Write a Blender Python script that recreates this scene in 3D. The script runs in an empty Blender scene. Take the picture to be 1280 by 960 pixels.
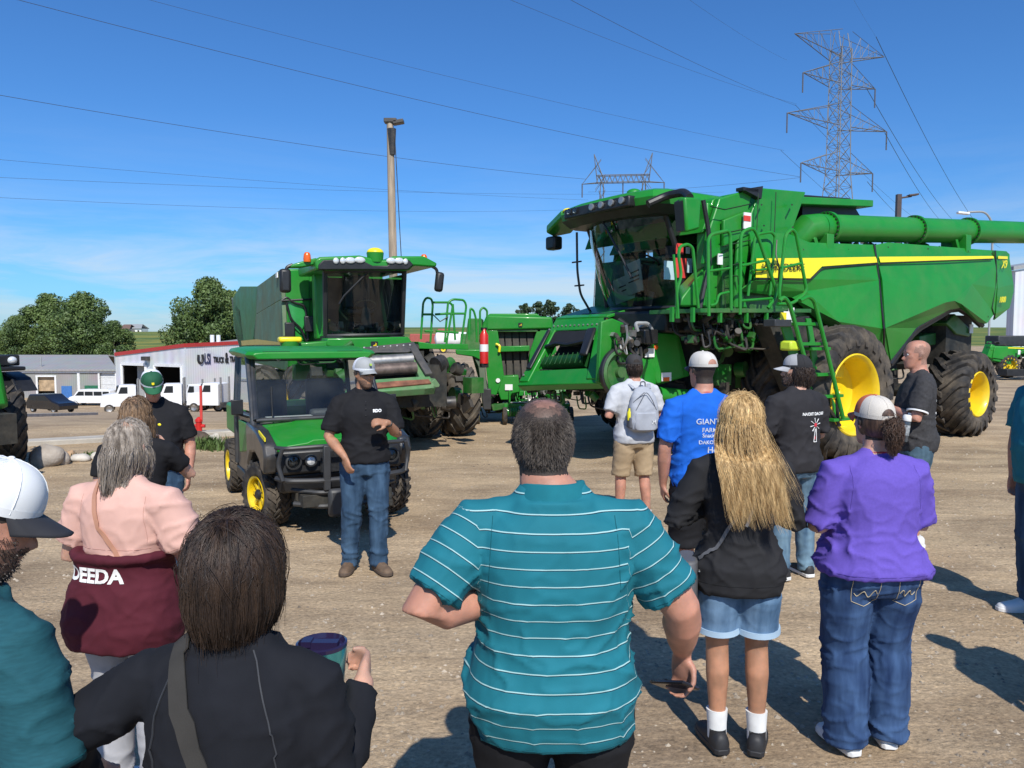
import bpy, bmesh, math, random
from mathutils import Vector, Matrix, Euler, noise
from mathutils.bvhtree import BVHTree
import numpy as np
PI = math.pi; R_ = math.radians
random.seed(7)
scene = bpy.context.scene
COL = scene.collection
V = Vector

# ---------------------------------------------------------------- camera model
FPX = 960.0; CAMH = 1.98; PITCH = math.atan(60/960.0)
cp_, sp_ = math.cos(PITCH), math.sin(PITCH)
def ray(px, py):
    a = (px-640)/FPX; b = -(py-480)/FPX
    return (a, cp_+b*sp_, -sp_+b*cp_)
def ground(px, py, z=0.0):
    d = ray(px, py); t = (z-CAMH)/d[2]
    return V((d[0]*t, d[1]*t, z))
def at(px, py, Y):
    d = ray(px, py); t = Y/d[1]
    return V((d[0]*t, Y, CAMH+d[2]*t))
class Frame:
    """local frame of a machine: local X forward, Y to its left"""
    def __init__(s, ox, oy, ang, oz=0):
        s.o = (ox, oy); s.a = ang; s.c = math.cos(ang); s.s = math.sin(ang); s.oz = oz
    def on(s, px, py, axis, val):
        d = ray(px, py)
        x, y = -s.o[0], -s.o[1]
        o = (x*s.c+y*s.s, -x*s.s+y*s.c, CAMH-s.oz)
        dl = (d[0]*s.c+d[1]*s.s, -d[0]*s.s+d[1]*s.c, d[2])
        t = (val-o[axis])/dl[axis]
        return V([o[i]+dl[i]*t for i in range(3)])
cam = bpy.data.cameras.new('camera'); camo = bpy.data.objects.new('camera', cam)
COL.objects.link(camo); scene.camera = camo
camo.location = (0, 0, CAMH); camo.rotation_euler = (PI/2-PITCH, 0, 0)
cam.sensor_fit = 'HORIZONTAL'; cam.sensor_width = 36; cam.lens = 36*FPX/1280
cam.clip_start = 0.05; cam.clip_end = 9000

# ---------------------------------------------------------------- materials
MATS = {}
def mat(name, col, rough=.5, metal=0, coat=0, var=.12, vscale=6, bump=0, bscale=60, dust=0, spec=.5, sss=0, aniso=None, col2=None, stretch=None, bdist=.004):
    """principled with noise colour variation, bump and optional dust film"""
    if name in MATS: return MATS[name]
    m = bpy.data.materials.new(name); m.use_nodes = True; MATS[name] = m
    nt = m.node_tree; N = nt.nodes; L = nt.links; b = N['Principled BSDF']
    b.inputs['Roughness'].default_value = rough; b.inputs['Metallic'].default_value = metal
    b.inputs['Coat Weight'].default_value = coat; b.inputs['Coat Roughness'].default_value = .08
    b.inputs['Specular IOR Level'].default_value = spec
    tc = N.new('ShaderNodeTexCoord'); src = tc.outputs['Object']
    if stretch:
        mp = N.new('ShaderNodeMapping'); mp.inputs['Scale'].default_value = stretch
        L.new(src, mp.inputs['Vector']); ssrc = mp.outputs[0]
    else: ssrc = src
    n = N.new('ShaderNodeTexNoise'); n.inputs['Scale'].default_value = vscale; n.inputs['Detail'].default_value = 5
    L.new(ssrc, n.inputs['Vector'])
    rp = N.new('ShaderNodeValToRGB'); e = rp.color_ramp.elements
    c1 = [max(0, c*(1-var)) for c in col[:3]]; c2 = [min(1, c*(1+var)) for c in col[:3]] if col2 is None else list(col2[:3])
    e[0].position = .32; e[0].color = (*c1, 1); e[1].position = .68; e[1].color = (*c2, 1)
    L.new(n.outputs['Fac'], rp.inputs['Fac']); out = rp.outputs['Color']
    if dust:
        n2 = N.new('ShaderNodeTexNoise'); n2.inputs['Scale'].default_value = 2.3; n2.inputs['Detail'].default_value = 8; n2.inputs['Roughness'].default_value = .7
        L.new(src, n2.inputs['Vector'])
        mr = N.new('ShaderNodeMapRange'); mr.inputs['From Min'].default_value = .42; mr.inputs['From Max'].default_value = .75; mr.inputs['To Max'].default_value = dust
        L.new(n2.outputs['Fac'], mr.inputs['Value'])
        mx = N.new('ShaderNodeMix'); mx.data_type = 'RGBA'; mx.inputs['B'].default_value = (.30, .24, .17, 1)
        L.new(mr.outputs[0], mx.inputs['Factor']); L.new(out, mx.inputs['A']); out = mx.outputs['Result']
        ma = N.new('ShaderNodeMath'); ma.operation = 'ADD'; ma.inputs[1].default_value = rough
        L.new(mr.outputs[0], ma.inputs[0]); L.new(ma.outputs[0], b.inputs['Roughness'])
    L.new(out, b.inputs['Base Color'])
    if sss:
        b.inputs['Subsurface Weight'].default_value = sss; b.inputs['Subsurface Radius'].default_value = (.02, .008, .004); b.inputs['Subsurface Scale'].default_value = .3
    if bump:
        n3 = N.new('ShaderNodeTexNoise'); n3.inputs['Scale'].default_value = bscale; n3.inputs['Detail'].default_value = 4
        L.new(ssrc, n3.inputs['Vector'])
        bp = N.new('ShaderNodeBump'); bp.inputs['Strength'].default_value = bump; bp.inputs['Distance'].default_value = bdist
        L.new(n3.outputs['Fac'], bp.inputs['Height']); L.new(bp.outputs[0], b.inputs['Normal'])
    return m
def glass(name, col=(.02,.03,.035), alpha=.75, rough=.03, film=.05):
    if name in MATS: return MATS[name]
    m = bpy.data.materials.new(name); m.use_nodes = True; MATS[name] = m
    nt = m.node_tree; N = nt.nodes; L = nt.links; N.remove(N['Principled BSDF'])
    g = N.new('ShaderNodeBsdfGlossy'); g.inputs['Roughness'].default_value = rough; g.inputs['Color'].default_value = (.9,.95,1,1)
    t = N.new('ShaderNodeBsdfTransparent'); t.inputs['Color'].default_value = (*[1-(1-c)*alpha for c in col], 1)
    f = N.new('ShaderNodeFresnel'); f.inputs['IOR'].default_value = 1.55
    n = N.new('ShaderNodeTexNoise'); n.inputs['Scale'].default_value = 1.5; n.inputs['Detail'].default_value = 6
    tc = N.new('ShaderNodeTexCoord'); L.new(tc.outputs['Object'], n.inputs['Vector'])
    d = N.new('ShaderNodeBsdfDiffuse'); d.inputs['Color'].default_value = (.35,.36,.34,1)
    mx0 = N.new('ShaderNodeMixShader'); mr = N.new('ShaderNodeMapRange'); mr.inputs['From Min'].default_value=.4; mr.inputs['To Max'].default_value=film
    L.new(n.outputs['Fac'], mr.inputs['Value']); L.new(mr.outputs[0], mx0.inputs[0]); L.new(t.outputs[0], mx0.inputs[1]); L.new(d.outputs[0], mx0.inputs[2])
    mx = N.new('ShaderNodeMixShader'); L.new(f.outputs[0], mx.inputs[0]); L.new(mx0.outputs[0], mx.inputs[1]); L.new(g.outputs[0], mx.inputs[2])
    L.new(mx.outputs[0], N['Material Output'].inputs['Surface'])
    return m
GREEN = mat('green_paint', (.009,.225,.016), .42, coat=.12, var=.06, vscale=2, dust=.10)
GREEN_OLD = mat('green_paint_dusty', (.016,.16,.022), .5, coat=.05, var=.12, vscale=3, dust=.4)
GREEN_DK = mat('green_frame_paint', (.010,.125,.014), .4, coat=.2, var=.2, vscale=4, dust=.3)
YELLOW = mat('yellow_paint', (.80,.56,.01), .35, coat=.3, var=.05, dust=.12)
DECALY = mat('yellow_decal', (.85,.72,.02), .4, var=.03)
BLACK = mat('black_plastic', (.016,.016,.017), .45, var=.3, bump=.2, bscale=200)
BLACKM = mat('black_metal', (.02,.02,.021), .4, var=.25, dust=.3)
DARK = mat('dark_machinery', (.012,.014,.013), .7, var=.5, vscale=15, dust=.25)
RUBBER = mat('tyre_rubber', (.022,.020,.019), .75, var=.35, vscale=9, bump=.4, bscale=80, dust=.55)
STEEL = mat('worn_steel', (.38,.37,.35), .4, metal=.8, var=.2, vscale=10, dust=.2)
GREYM = mat('grey_metal', (.30,.31,.31), .5, var=.12)
WHITE = mat('white_paint', (.78,.78,.77), .4, var=.05, dust=.12)
WHITEL = mat('white_label', (.8,.8,.78), .5, var=.04)
RED = mat('red_paint', (.55,.02,.015), .4, coat=.2, var=.1)
ORANGE = mat('amber_lens', (.75,.12,.01), .2, var=.1)
LAMP = mat('lamp_lens', (.75,.77,.78), .12, metal=.3, var=.15, vscale=60)
GLASS = glass('cab_glass', (.40,.5,.52), .5)
GLASSC = glass('clear_glass', (.30,.40,.40), .45, film=.16)  # denser pale film stands in for reflection on the utility vehicle windscreen
CHAR = mat('charcoal_plastic', (.035,.036,.038), .5, var=.2)
BELT = mat('rubber_belt', (.06,.055,.05), .8, var=.3, stretch=(1,1,.2), dust=.4)

# ---------------------------------------------------------------- objects
def tag(o, label=None, cat=None, group=None, kind=None):
    if label: o['label'] = label
    if cat: o['category'] = cat
    if group: o['group'] = group
    if kind: o['kind'] = kind
    return o
def thing(name, label, cat, loc=(0,0,0), rz=0, group=None):
    o = bpy.data.objects.new(name, None); COL.objects.link(o)
    o.location = loc; o.rotation_euler = (0, 0, rz); o.empty_display_size = .2
    return tag(o, label, cat, group)
def copy_tree(o, parent=None):
    c = o.copy(); COL.objects.link(c); c.parent = parent
    for ch in list(o.children): copy_tree(ch, c)
    return c
def frame_from(t, up=V((0,0,1))):
    t = t.normalized()
    if abs(t.dot(up)) > .98: up = V((0,1,0))
    a = t.cross(up).normalized(); b = a.cross(t).normalized()
    return a, b
class MB:
    def __init__(s): s.v = []; s.f = []; s.m = []; s.mi = 0
    def _add(s, vs, fs):
        n = len(s.v); s.v += [tuple(p) for p in vs]
        for f in fs: s.f.append([i+n for i in f]); s.m.append(s.mi)
        return s
    def box(s, c, d, rot=None, tap=(1,1)):
        x, y, z = d[0]/2, d[1]/2, d[2]/2; vs = []
        for k in (-1, 1):
            tx, ty = (tap if k == 1 else (1, 1))
            for (i, j) in ((-1,-1),(1,-1),(1,1),(-1,1)): vs.append(V((i*x*tx, j*y*ty, k*z)))
        if rot is not None:
            M = rot if isinstance(rot, Matrix) else Euler(rot).to_matrix()
            vs = [M @ p for p in vs]
        c = V(c); vs = [p+c for p in vs]
        return s._add(vs, [(0,3,2,1),(4,5,6,7),(0,1,5,4),(1,2,6,5),(2,3,7,6),(3,0,4,7)])
    def bb(s, a, b): return s.box([(a[i]+b[i])/2 for i in range(3)], [abs(a[i]-b[i]) for i in range(3)])
    def prism(s, pts, ext):
        """polygon (3-D points) extruded by vector ext"""
        pts = [V(p) for p in pts]; e = V(ext); n = len(pts)
        return s._add(pts+[p+e for p in pts], [list(range(n))[::-1], list(range(n, 2*n))]+[(i, (i+1) % n, n+(i+1) % n, n+i) for i in range(n)])
    def loft(s, rings, caps=True, close=True):
        n = len(rings[0]); vs = [p for r in rings for p in r]; fs = []
        for k in range(len(rings)-1):
            for i in range(n if close else n-1):
                j = (i+1) % n
                fs.append((k*n+i, k*n+j, (k+1)*n+j, (k+1)*n+i))
        if caps: fs.append(list(range(n))[::-1]); fs.append([(len(rings)-1)*n+i for i in range(n)])
        return s._add(vs, fs)
    def tube(s, pts, r, n=8, caps=True, flat=1.0, up=V((0,0,1))):
        pts = [V(p) for p in pts]; rings = []
        a = None
        for i, p in enumerate(pts):
            t = (pts[min(i+1, len(pts)-1)]-pts[max(i-1, 0)])
            if t.length < 1e-9: t = V((0,0,1))
            t.normalize()
            if a is None: a, b = frame_from(t, up)
            else:
                a = (a-t*a.dot(t)).normalized(); b = a.cross(t).normalized()
            rr = r[i] if isinstance(r, (list, tuple)) else r
            rings.append([p+a*(math.cos(2*PI*k/n)*rr)+b*(math.sin(2*PI*k/n)*rr*flat) for k in range(n)])
        return s.loft(rings, caps)
    def bent(s, pts, r, n=8, rad=.08, k=4):
        """tube with rounded corners"""
        pts = [V(p) for p in pts]; out = [pts[0]]
        for i in range(1, len(pts)-1):
            a = (pts[i-1]-pts[i]); b = (pts[i+1]-pts[i]); d = min(rad, a.length*.45, b.length*.45)
            pa = pts[i]+a.normalized()*d; pb = pts[i]+b.normalized()*d
            for q in range(k+1):
                t = q/k; out.append(pa*(1-t)**2+pts[i]*2*t*(1-t)+pb*t*t)
        out.append(pts[-1])
        return s.tube(out, r, n)
    def lathe(s, prof, c=(0,0,0), ax=(0,1,0), n=32, caps=False):
        """prof: list of (radius, height along ax)"""
        ax = V(ax).normalized(); a, b = frame_from(ax); c = V(c)
        rings = [[c+ax*h+a*(r*math.cos(2*PI*k/n))+b*(r*math.sin(2*PI*k/n)) for k in range(n)] for r, h in prof]
        return s.loft(rings, caps)
    def cyl(s, a, b, r, r2=None, n=16): return s.tube([a, b], [r, r if r2 is None else r2], n)
    def ball(s, c, r, n=12, m=8):
        if not isinstance(r, (tuple, list)): r = (r, r, r)
        c = V(c); rings = []
        for i in range(m+1):
            t = PI*i/m; st = max(math.sin(t), .001)
            rings.append([c+V((r[0]*st*math.cos(2*PI*k/n), r[1]*st*math.sin(2*PI*k/n), -r[2]*math.cos(t))) for k in range(n)])
        return s.loft(rings, True)
    def quad(s, *p): return s._add(p, [list(range(len(p)))])
    def build(s, name, mats, parent=None, bevel=0, seg=2, smooth=True, ang=35, recalc=True, loc=None):
        me = bpy.data.meshes.new(name); me.from_pydata(s.v, [], s.f)
        if not isinstance(mats, (list, tuple)): mats = [mats]
        for m in mats: me.materials.append(m)
        if len(mats) > 1: me.polygons.foreach_set('material_index', s.m)
        if recalc:
            bm = bmesh.new(); bm.from_mesh(me); bmesh.ops.recalc_face_normals(bm, faces=bm.faces); bm.to_mesh(me); bm.free()
        if smooth:
            me.polygons.foreach_set('use_smooth', [True]*len(me.polygons)); me.set_sharp_from_angle(angle=R_(ang))
        o = bpy.data.objects.new(name, me); COL.objects.link(o); o.parent = parent
        if loc is not None: o.location = loc
        if bevel:
            b = o.modifiers.new('bevel', 'BEVEL'); b.width = bevel; b.segments = seg; b.limit_method = 'ANGLE'; b.angle_limit = R_(40); b.harden_normals = False
        return o
def sstep(a, b, x):
    t = max(0, min(1, (x-a)/(b-a))); return t*t*(3-2*t)
def text_mesh(body, size, extrude=.002, bold=0, align='CENTER', res=3, shear=0, spacing=1, xscale=1):
    """returns (verts, faces) of text lying in the XY plane"""
    cu = bpy.data.curves.new('lettering', 'FONT'); cu.body = body; cu.size = size; cu.extrude = extrude; cu.offset = bold
    cu.align_x = align; cu.align_y = 'CENTER'; cu.resolution_u = res; cu.shear = shear; cu.space_character = spacing
    o = bpy.data.objects.new('lettering', cu); COL.objects.link(o)
    dg = bpy.context.evaluated_depsgraph_get(); dg.update(); me = bpy.data.meshes.new_from_object(o.evaluated_get(dg))
    vs = [V((v.co.x*xscale, v.co.y, v.co.z)) for v in me.vertices]; fs = [list(p.vertices) for p in me.polygons]
    bpy.data.objects.remove(o); bpy.data.curves.remove(cu); bpy.data.meshes.remove(me)
    return vs, fs
def place_text(body, size, origin, xdir, ydir, m, name, parent=None, **kw):
    vs, fs = text_mesh(body, size, **kw); x = V(xdir).normalized(); y = V(ydir).normalized(); z = x.cross(y); o = V(origin)
    mb = MB(); mb._add([o+x*p.x+y*p.y+z*p.z for p in vs], fs)
    return mb.build(name, m, parent, smooth=False, recalc=False)
def wrap_text(body, size, origin, xdir, ydir, target_bvh, m, name, parent=None, lift=.004, sub=2, **kw):
    """lettering laid on a curved cloth surface (target in same local space)"""
    vs, fs = text_mesh(body, size, extrude=0, **kw); x = V(xdir).normalized(); y = V(ydir).normalized(); z = x.cross(y); o = V(origin)
    bm = bmesh.new(); bv = [bm.verts.new(o+x*p.x+y*p.y+z*.4) for p in vs]
    for f in fs:
        try: bm.faces.new([bv[i] for i in f])
        except ValueError: pass
    bmesh.ops.triangulate(bm, faces=bm.faces)
    bmesh.ops.subdivide_edges(bm, edges=bm.edges, cuts=sub, use_grid_fill=True)
    for v in bm.verts:
        h = target_bvh.ray_cast(v.co, -z)
        if h[0] is not None: v.co = h[0]+z*lift
        else: v.co = v.co - z*.4
    me = bpy.data.meshes.new(name); bm.to_mesh(me); bm.free(); me.materials.append(m)
    ob = bpy.data.objects.new(name, me); COL.objects.link(ob); ob.parent = parent
    return ob

# ---------------------------------------------------------------- light and sky
SUN_EL = R_(45.5); SH_AZ = R_(-12)          # shadows fall towards this azimuth (0 = straight away from the camera)
tosun = V((-math.sin(SH_AZ)*math.cos(SUN_EL), -math.cos(SH_AZ)*math.cos(SUN_EL), math.sin(SUN_EL)))
sl = bpy.data.lights.new('sun', 'SUN'); sl.energy = 5.0; sl.angle = R_(.53); sl.color = (1, .955, .88)
so = bpy.data.objects.new('sun', sl); COL.objects.link(so); so.rotation_euler = tosun.to_track_quat('Z', 'Y').to_euler(); so.location = (0, 0, 50)
w = bpy.data.worlds.new('World'); scene.world = w; w.use_nodes = True
nt = w.node_tree; N = nt.nodes; L = nt.links; bg = N['Background']; bg.inputs['Strength'].default_value = .130
sky = N.new('ShaderNodeTexSky'); sky.sky_type = 'NISHITA'; sky.sun_disc = False; sky.sun_elevation = SUN_EL
sky.sun_rotation = math.atan2(tosun.x, tosun.y); sky.altitude = 300; sky.air_density = 1.0; sky.dust_density = .6; sky.ozone_density = 2.2
tc = N.new('ShaderNodeTexCoord'); sep = N.new('ShaderNodeSeparateXYZ'); L.new(tc.outputs['Generated'], sep.inputs[0])
# thin cirrus low over the horizon
mp = N.new('ShaderNodeMapping'); mp.inputs['Scale'].default_value = (1.3, 1.3, 9); mp.inputs['Rotation'].default_value = (0, .06, 0); L.new(tc.outputs['Generated'], mp.inputs['Vector'])
cn = N.new('ShaderNodeTexNoise'); cn.inputs['Scale'].default_value = 2.6; cn.inputs['Detail'].default_value = 9; cn.inputs['Roughness'].default_value = .62; cn.inputs['Distortion'].default_value = .5
L.new(mp.outputs[0], cn.inputs['Vector'])
cr = N.new('ShaderNodeMapRange'); cr.inputs['From Min'].default_value = .40; cr.inputs['From Max'].default_value = .64; L.new(cn.outputs['Fac'], cr.inputs['Value'])
hr = N.new('ShaderNodeValToRGB'); e = hr.color_ramp.elements; e[0].position = 0; e[0].color = (.9,.9,.9,1); e[1].position = .26; e[1].color = (0,0,0,1)
k = e.new(.05); k.color = (1,1,1,1); k = e.new(.10); k.color = (.6,.6,.6,1); k = e.new(.16); k.color = (.10,.10,.10,1)
L.new(sep.outputs['Z'], hr.inputs['Fac'])
mm = N.new('ShaderNodeMath'); mm.operation = 'MULTIPLY'; L.new(cr.outputs[0], mm.inputs[0]); L.new(hr.outputs[0], mm.inputs[1])
mm2 = N.new('ShaderNodeMath'); mm2.operation = 'MULTIPLY'; mm2.inputs[1].default_value = .72; L.new(mm.outputs[0], mm2.inputs[0])
tint = N.new('ShaderNodeMix'); tint.data_type = 'RGBA'; tint.blend_type = 'MULTIPLY'; tint.inputs['Factor'].default_value = 1; tint.inputs['B'].default_value = (.35, .70, 1.10, 1)
L.new(sky.outputs[0], tint.inputs['A'])
mx = N.new('ShaderNodeMix'); mx.data_type = 'RGBA'; mx.inputs['B'].default_value = (5.4, 5.9, 6.3, 1); L.new(mm2.outputs[0], mx.inputs['Factor']); L.new(tint.outputs['Result'], mx.inputs['A'])
L.new(mx.outputs['Result'], bg.inputs['Color'])
scene.view_settings.view_transform = 'Standard'; scene.view_settings.look = 'None'; scene.view_settings.exposure = 0
scene.cycles.max_bounces = 6; scene.cycles.transparent_max_bounces = 12
# ================================================================ SETTING
def terr(x, y):
    """height of the land: flat yard, a lot dropping away on the left, a rise far behind"""
    if y < 8: return 0.0
    r = x/max(y, 1)
    wl = 1-sstep(-.33, -.17, r)
    drop = -.094*max(0, min(y, 92)-17)*wl
    far = sstep(170, 430, y)*(12.0-4*wl)*1.0
    far -= sstep(170, 430, y)*0
    z = drop*(1-sstep(170, 430, y)) + far*.55
    if y > 60: z += noise.noise(V((x*.012, y*.01, 0)))*1.0*sstep(150, 400, y)
    return z
def ground_mat():
    m = bpy.data.materials.new('gravel_dirt'); m.use_nodes = True; nt = m.node_tree; N = nt.nodes; L = nt.links; b = N['Principled BSDF']
    b.inputs['Roughness'].default_value = .92; b.inputs['Specular IOR Level'].default_value = .25
    tc = N.new('ShaderNodeTexCoord'); O = tc.outputs['Object']
    def nz(sc, det=6, ro=.6, stretch=None, dist=0):
        n = N.new('ShaderNodeTexNoise'); n.inputs['Scale'].default_value = sc; n.inputs['Detail'].default_value = det; n.inputs['Roughness'].default_value = ro; n.inputs['Distortion'].default_value = dist
        if stretch:
            mp = N.new('ShaderNodeMapping'); mp.inputs['Scale'].default_value = stretch; mp.inputs['Rotation'].default_value = (0,0,R_(-28)); L.new(O, mp.inputs['Vector']); L.new(mp.outputs[0], n.inputs['Vector'])
        else: L.new(O, n.inputs['Vector'])
        return n.outputs['Fac']
    def ramp(f, pts):
        r = N.new('ShaderNodeValToRGB'); el = r.color_ramp.elements
        el[0].position = pts[0][0]; el[0].color = (*pts[0][1], 1); el[1].position = pts[-1][0]; el[1].color = (*pts[-1][1], 1)
        for p, c in pts[1:-1]: q = el.new(p); q.color = (*c, 1)
        L.new(f, r.inputs['Fac']); return r.outputs['Color']
    def mix(f, a, b_, mode='MIX', v=None):
        x = N.new('ShaderNodeMix'); x.data_type = 'RGBA'; x.blend_type = mode
        if v is not None: x.inputs['Factor'].default_value = v
        else: L.new(f, x.inputs['Factor'])
        L.new(a, x.inputs['A']); L.new(b_, x.inputs['B']); return x.outputs['Result']
    base = ramp(nz(.45, 7, .62, (1, 2.6, 1)), [(.33, (.31,.225,.143)), (.5, (.44,.33,.212)), (.68, (.565,.43,.275))])
    grit = ramp(nz(38, 5, .75), [(.30, (.42,.40,.38)), (.5, (.95,.95,.95)), (.70, (1.5,1.48,1.45))])
    trk = ramp(nz(.8, 4, .6, (.35, 2.0, 1), 1.6), [(.36, (.74,.72,.70)), (.48, (1,1,1)), (.6, (1,1,1)), (.72, (1.16,1.15,1.12))])
    base = mix(None, base, trk, 'MULTIPLY', .55)
    pat = ramp(nz(.9, 6, .65), [(.34, (.78,.77,.76)), (.5, (1,1,1)), (.66, (1.14,1.12,1.08))])
    base = mix(None, base, pat, 'MULTIPLY', .9)
    c = mix(None, base, grit, 'MULTIPLY', .5)
    vo = N.new('ShaderNodeTexVoronoi'); vo.inputs['Scale'].default_value = 26; vo.inputs['Randomness'].default_value = 1; L.new(O, vo.inputs['Vector'])
    stone = ramp(vo.outputs['Distance'], [(.10, (1.35,1.33,1.3)), (.28, (1,1,1)), (.6, (.72,.71,.70))])
    c = mix(None, c, stone, 'MULTIPLY', .35)
    vo2 = N.new('ShaderNodeTexVoronoi'); vo2.inputs['Scale'].default_value = 60; L.new(O, vo2.inputs['Vector'])
    spk = ramp(vo2.outputs['Color'], [(.12, (.5,.5,.5)), (.25, (1,1,1)), (.82, (1,1,1)), (.95, (1.7,1.68,1.62))])
    c = mix(None, c, spk, 'MULTIPLY', .45)
    # far fields
    sp = N.new('ShaderNodeSeparateXYZ'); L.new(O, sp.inputs[0])
    mr = N.new('ShaderNodeMapRange'); mr.inputs['From Min'].default_value = 140; mr.inputs['From Max'].default_value = 165; L.new(sp.outputs['Y'], mr.inputs['Value'])
    field = ramp(nz(.03, 6, .6, (1, 3, 1)), [(.38, (.06,.115,.03)), (.52, (.13,.17,.04)), (.66, (.27,.24,.05))])
    c = mix(mr.outputs[0], c, field)
    L.new(c, b.inputs['Base Color'])
    bp = N.new('ShaderNodeBump'); bp.inputs['Strength'].default_value = .8; bp.inputs['Distance'].default_value = .02
    L.new(nz(30, 6, .7), bp.inputs['Height'])
    bp2 = N.new('ShaderNodeBump'); bp2.inputs['Strength'].default_value = .6; bp2.inputs['Distance'].default_value = .06
    L.new(nz(2.2, 5, .6, (1, 2.2, 1)), bp2.inputs['Height']); L.new(bp2.outputs[0], bp.inputs['Normal'])
    L.new(bp.outputs[0], b.inputs['Normal'])
    return m
GMAT = ground_mat()
def build_ground():
    ys = [-12, -6, -2]+[i*.25 for i in range(0, 72)]+[18+i*1.0 for i in range(0, 40)]+[58+i*6 for i in range(0, 20)]+[180+i*16 for i in range(0, 26)]+[620, 760, 1000, 1500, 2300, 3600, 6000]
    nx = 130; vs = []; fs = []
    for y in ys:
        half = max(16, y*1.25+10) if y < 900 else y*1.2
        for i in range(nx):
            x = (i/(nx-1)*2-1)*half
            z = terr(x, y)
            if 0 < y < 40: z += noise.noise(V((x*.5, y*.9, 3)))*.022+noise.noise(V((x*2.1, y*3.2, 3)))*.008
            vs.append((x, y, z))
    for j in range(len(ys)-1):
        for i in range(nx-1):
            a = j*nx+i; fs.append((a, a+1, a+nx+1, a+nx))
    mb = MB(); mb._add(vs, fs); o = mb.build('ground', GMAT, ang=80, recalc=False); tag(o, kind='structure'); return o
build_ground()

# loose stones on the yard
STONE = mat('loose_stone', (.24,.19,.14), .9, var=.5, vscale=1.5, col2=(.50,.42,.32))
def pebbles(name, n, seed, y0, y1, s0, s1, m, lab):
    rnd = random.Random(seed); mb = MB()
    vs = []; fs = []
    base = [(1,0,0),(.3,.9,0),(-.8,.6,0),(-.8,-.6,0),(.3,-.9,0),(.1,0,.75)]
    for k in range(n):
        y = y0+(y1-y0)*rnd.random()**1.5; x = (rnd.random()*2-1)*(y*.75+.8)
        s = s0+(s1-s0)*rnd.random()**4; a = rnd.random()*6.28; ca, sa = math.cos(a), math.sin(a); q = len(vs); e = .6+rnd.random()*.5
        j = [1+rnd.uniform(-.25, .25) for _ in base]
        for b_, jj in zip(base, j):
            X, Y = b_[0]*s*jj, b_[1]*s*e*jj
            vs.append((x+X*ca-Y*sa, y+X*sa+Y*ca, b_[2]*s*.9*jj-.002+terr(x, y)+ (noise.noise(V((x*.5, y*.9, 3)))*.022+noise.noise(V((x*2.1, y*3.2, 3)))*.008)))
        fs += [(q+i, q+(i+1) % 5, q+5) for i in range(5)]
    mb._add(vs, fs); o = mb.build(name, m, recalc=False, smooth=False); tag(o, lab, 'gravel', kind='stuff')
pebbles('gravel_stones', 26000, 3, 2.6, 16, .003, .022, STONE, 'loose grey and tan gravel strewn over the dirt yard')

# concrete kerbs on the left
CONC = mat('concrete', (.42,.39,.34), .85, var=.15, vscale=3, bump=.4, bscale=30, bdist=.01)
def kerb(a, b, wd, h, name, label):
    a = V(a); b = V(b); mb = MB(); n = 8; t = (b-a).normalized(); s = V((-t.y, t.x, 0))*wd/2
    rings = []
    for i in range(n+1):
        p = a.lerp(b, i/n); z = terr(p.x, p.y)
        rings.append([V((p.x-s.x, p.y-s.y, z-.1)), V((p.x-s.x, p.y-s.y, z+h)), V((p.x+s.x, p.y+s.y, z+h)), V((p.x+s.x, p.y+s.y, z-.1))])
    mb.loft(rings); o = mb.build(name, CONC, bevel=.02); tag(o, label, 'kerb', kind='structure')
kerb(ground(-60, 562), ground(520, 531), .42, .10, 'kerb', 'long pale concrete kerb running behind the boulders')
kerb((-19, 22.5, 0), (-23, 42, 0), .5, .14, 'kerb', 'concrete kerb leading down to the black car')

# boulders
BOULD = mat('boulder_stone', (.33,.29,.25), .9, var=.25, vscale=5, bump=.6, bscale=25, bdist=.02)
def boulder(px, py, w_, h_, label, seed, m=BOULD):
    p = ground(px, py); mb = MB(); mb.ball((0,0,0), (w_/2, w_*.4, h_/2), 20, 14); vs = []
    for v in mb.v:
        q = V(v); k = 1+noise.noise(q*2.2/w_+V((seed,0,0)))*.28+noise.noise(q*7/w_+V((seed,5,0)))*.07; vs.append(q*k)
    mb.v = [tuple(v) for v in vs]
    o = mb.build('boulder', m, ang=60); o.location = (p.x, p.y, h_*.32); tag(o, label, 'boulder', 'boulders along the kerb')
boulder(58, 582, .50, .42, 'large round grey boulder beside the left tractor tyre', 1)
boulder(78, 580, .24, .26, 'flat grey boulder just right of the big round one', 2)
boulder(101, 576, .32, .14, 'low pale flat boulder behind the pink shirt woman', 3, mat('pale_stone', (.52,.48,.42), .9, var=.2, bump=.5, bscale=25))
boulder(119, 574, .13, .14, 'small whitish boulder at the right end of the rock row', 4, MATS['pale_stone'])
boulder(88, 573, .16, .16, 'small tan boulder between the flat rocks', 5, mat('tan_stone', (.42,.28,.17), .9, var=.25, bump=.5, bscale=25))
boulder(253, 556, .34, .30, 'dark brown boulder left of the weeds by the utility vehicle', 6, mat('brown_stone', (.09,.065,.05), .9, var=.35, bump=.5, bscale=25))
boulder(269, 556, .28, .26, 'pale boulder among weeds by the utility vehicle', 7, MATS['pale_stone'])

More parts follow.
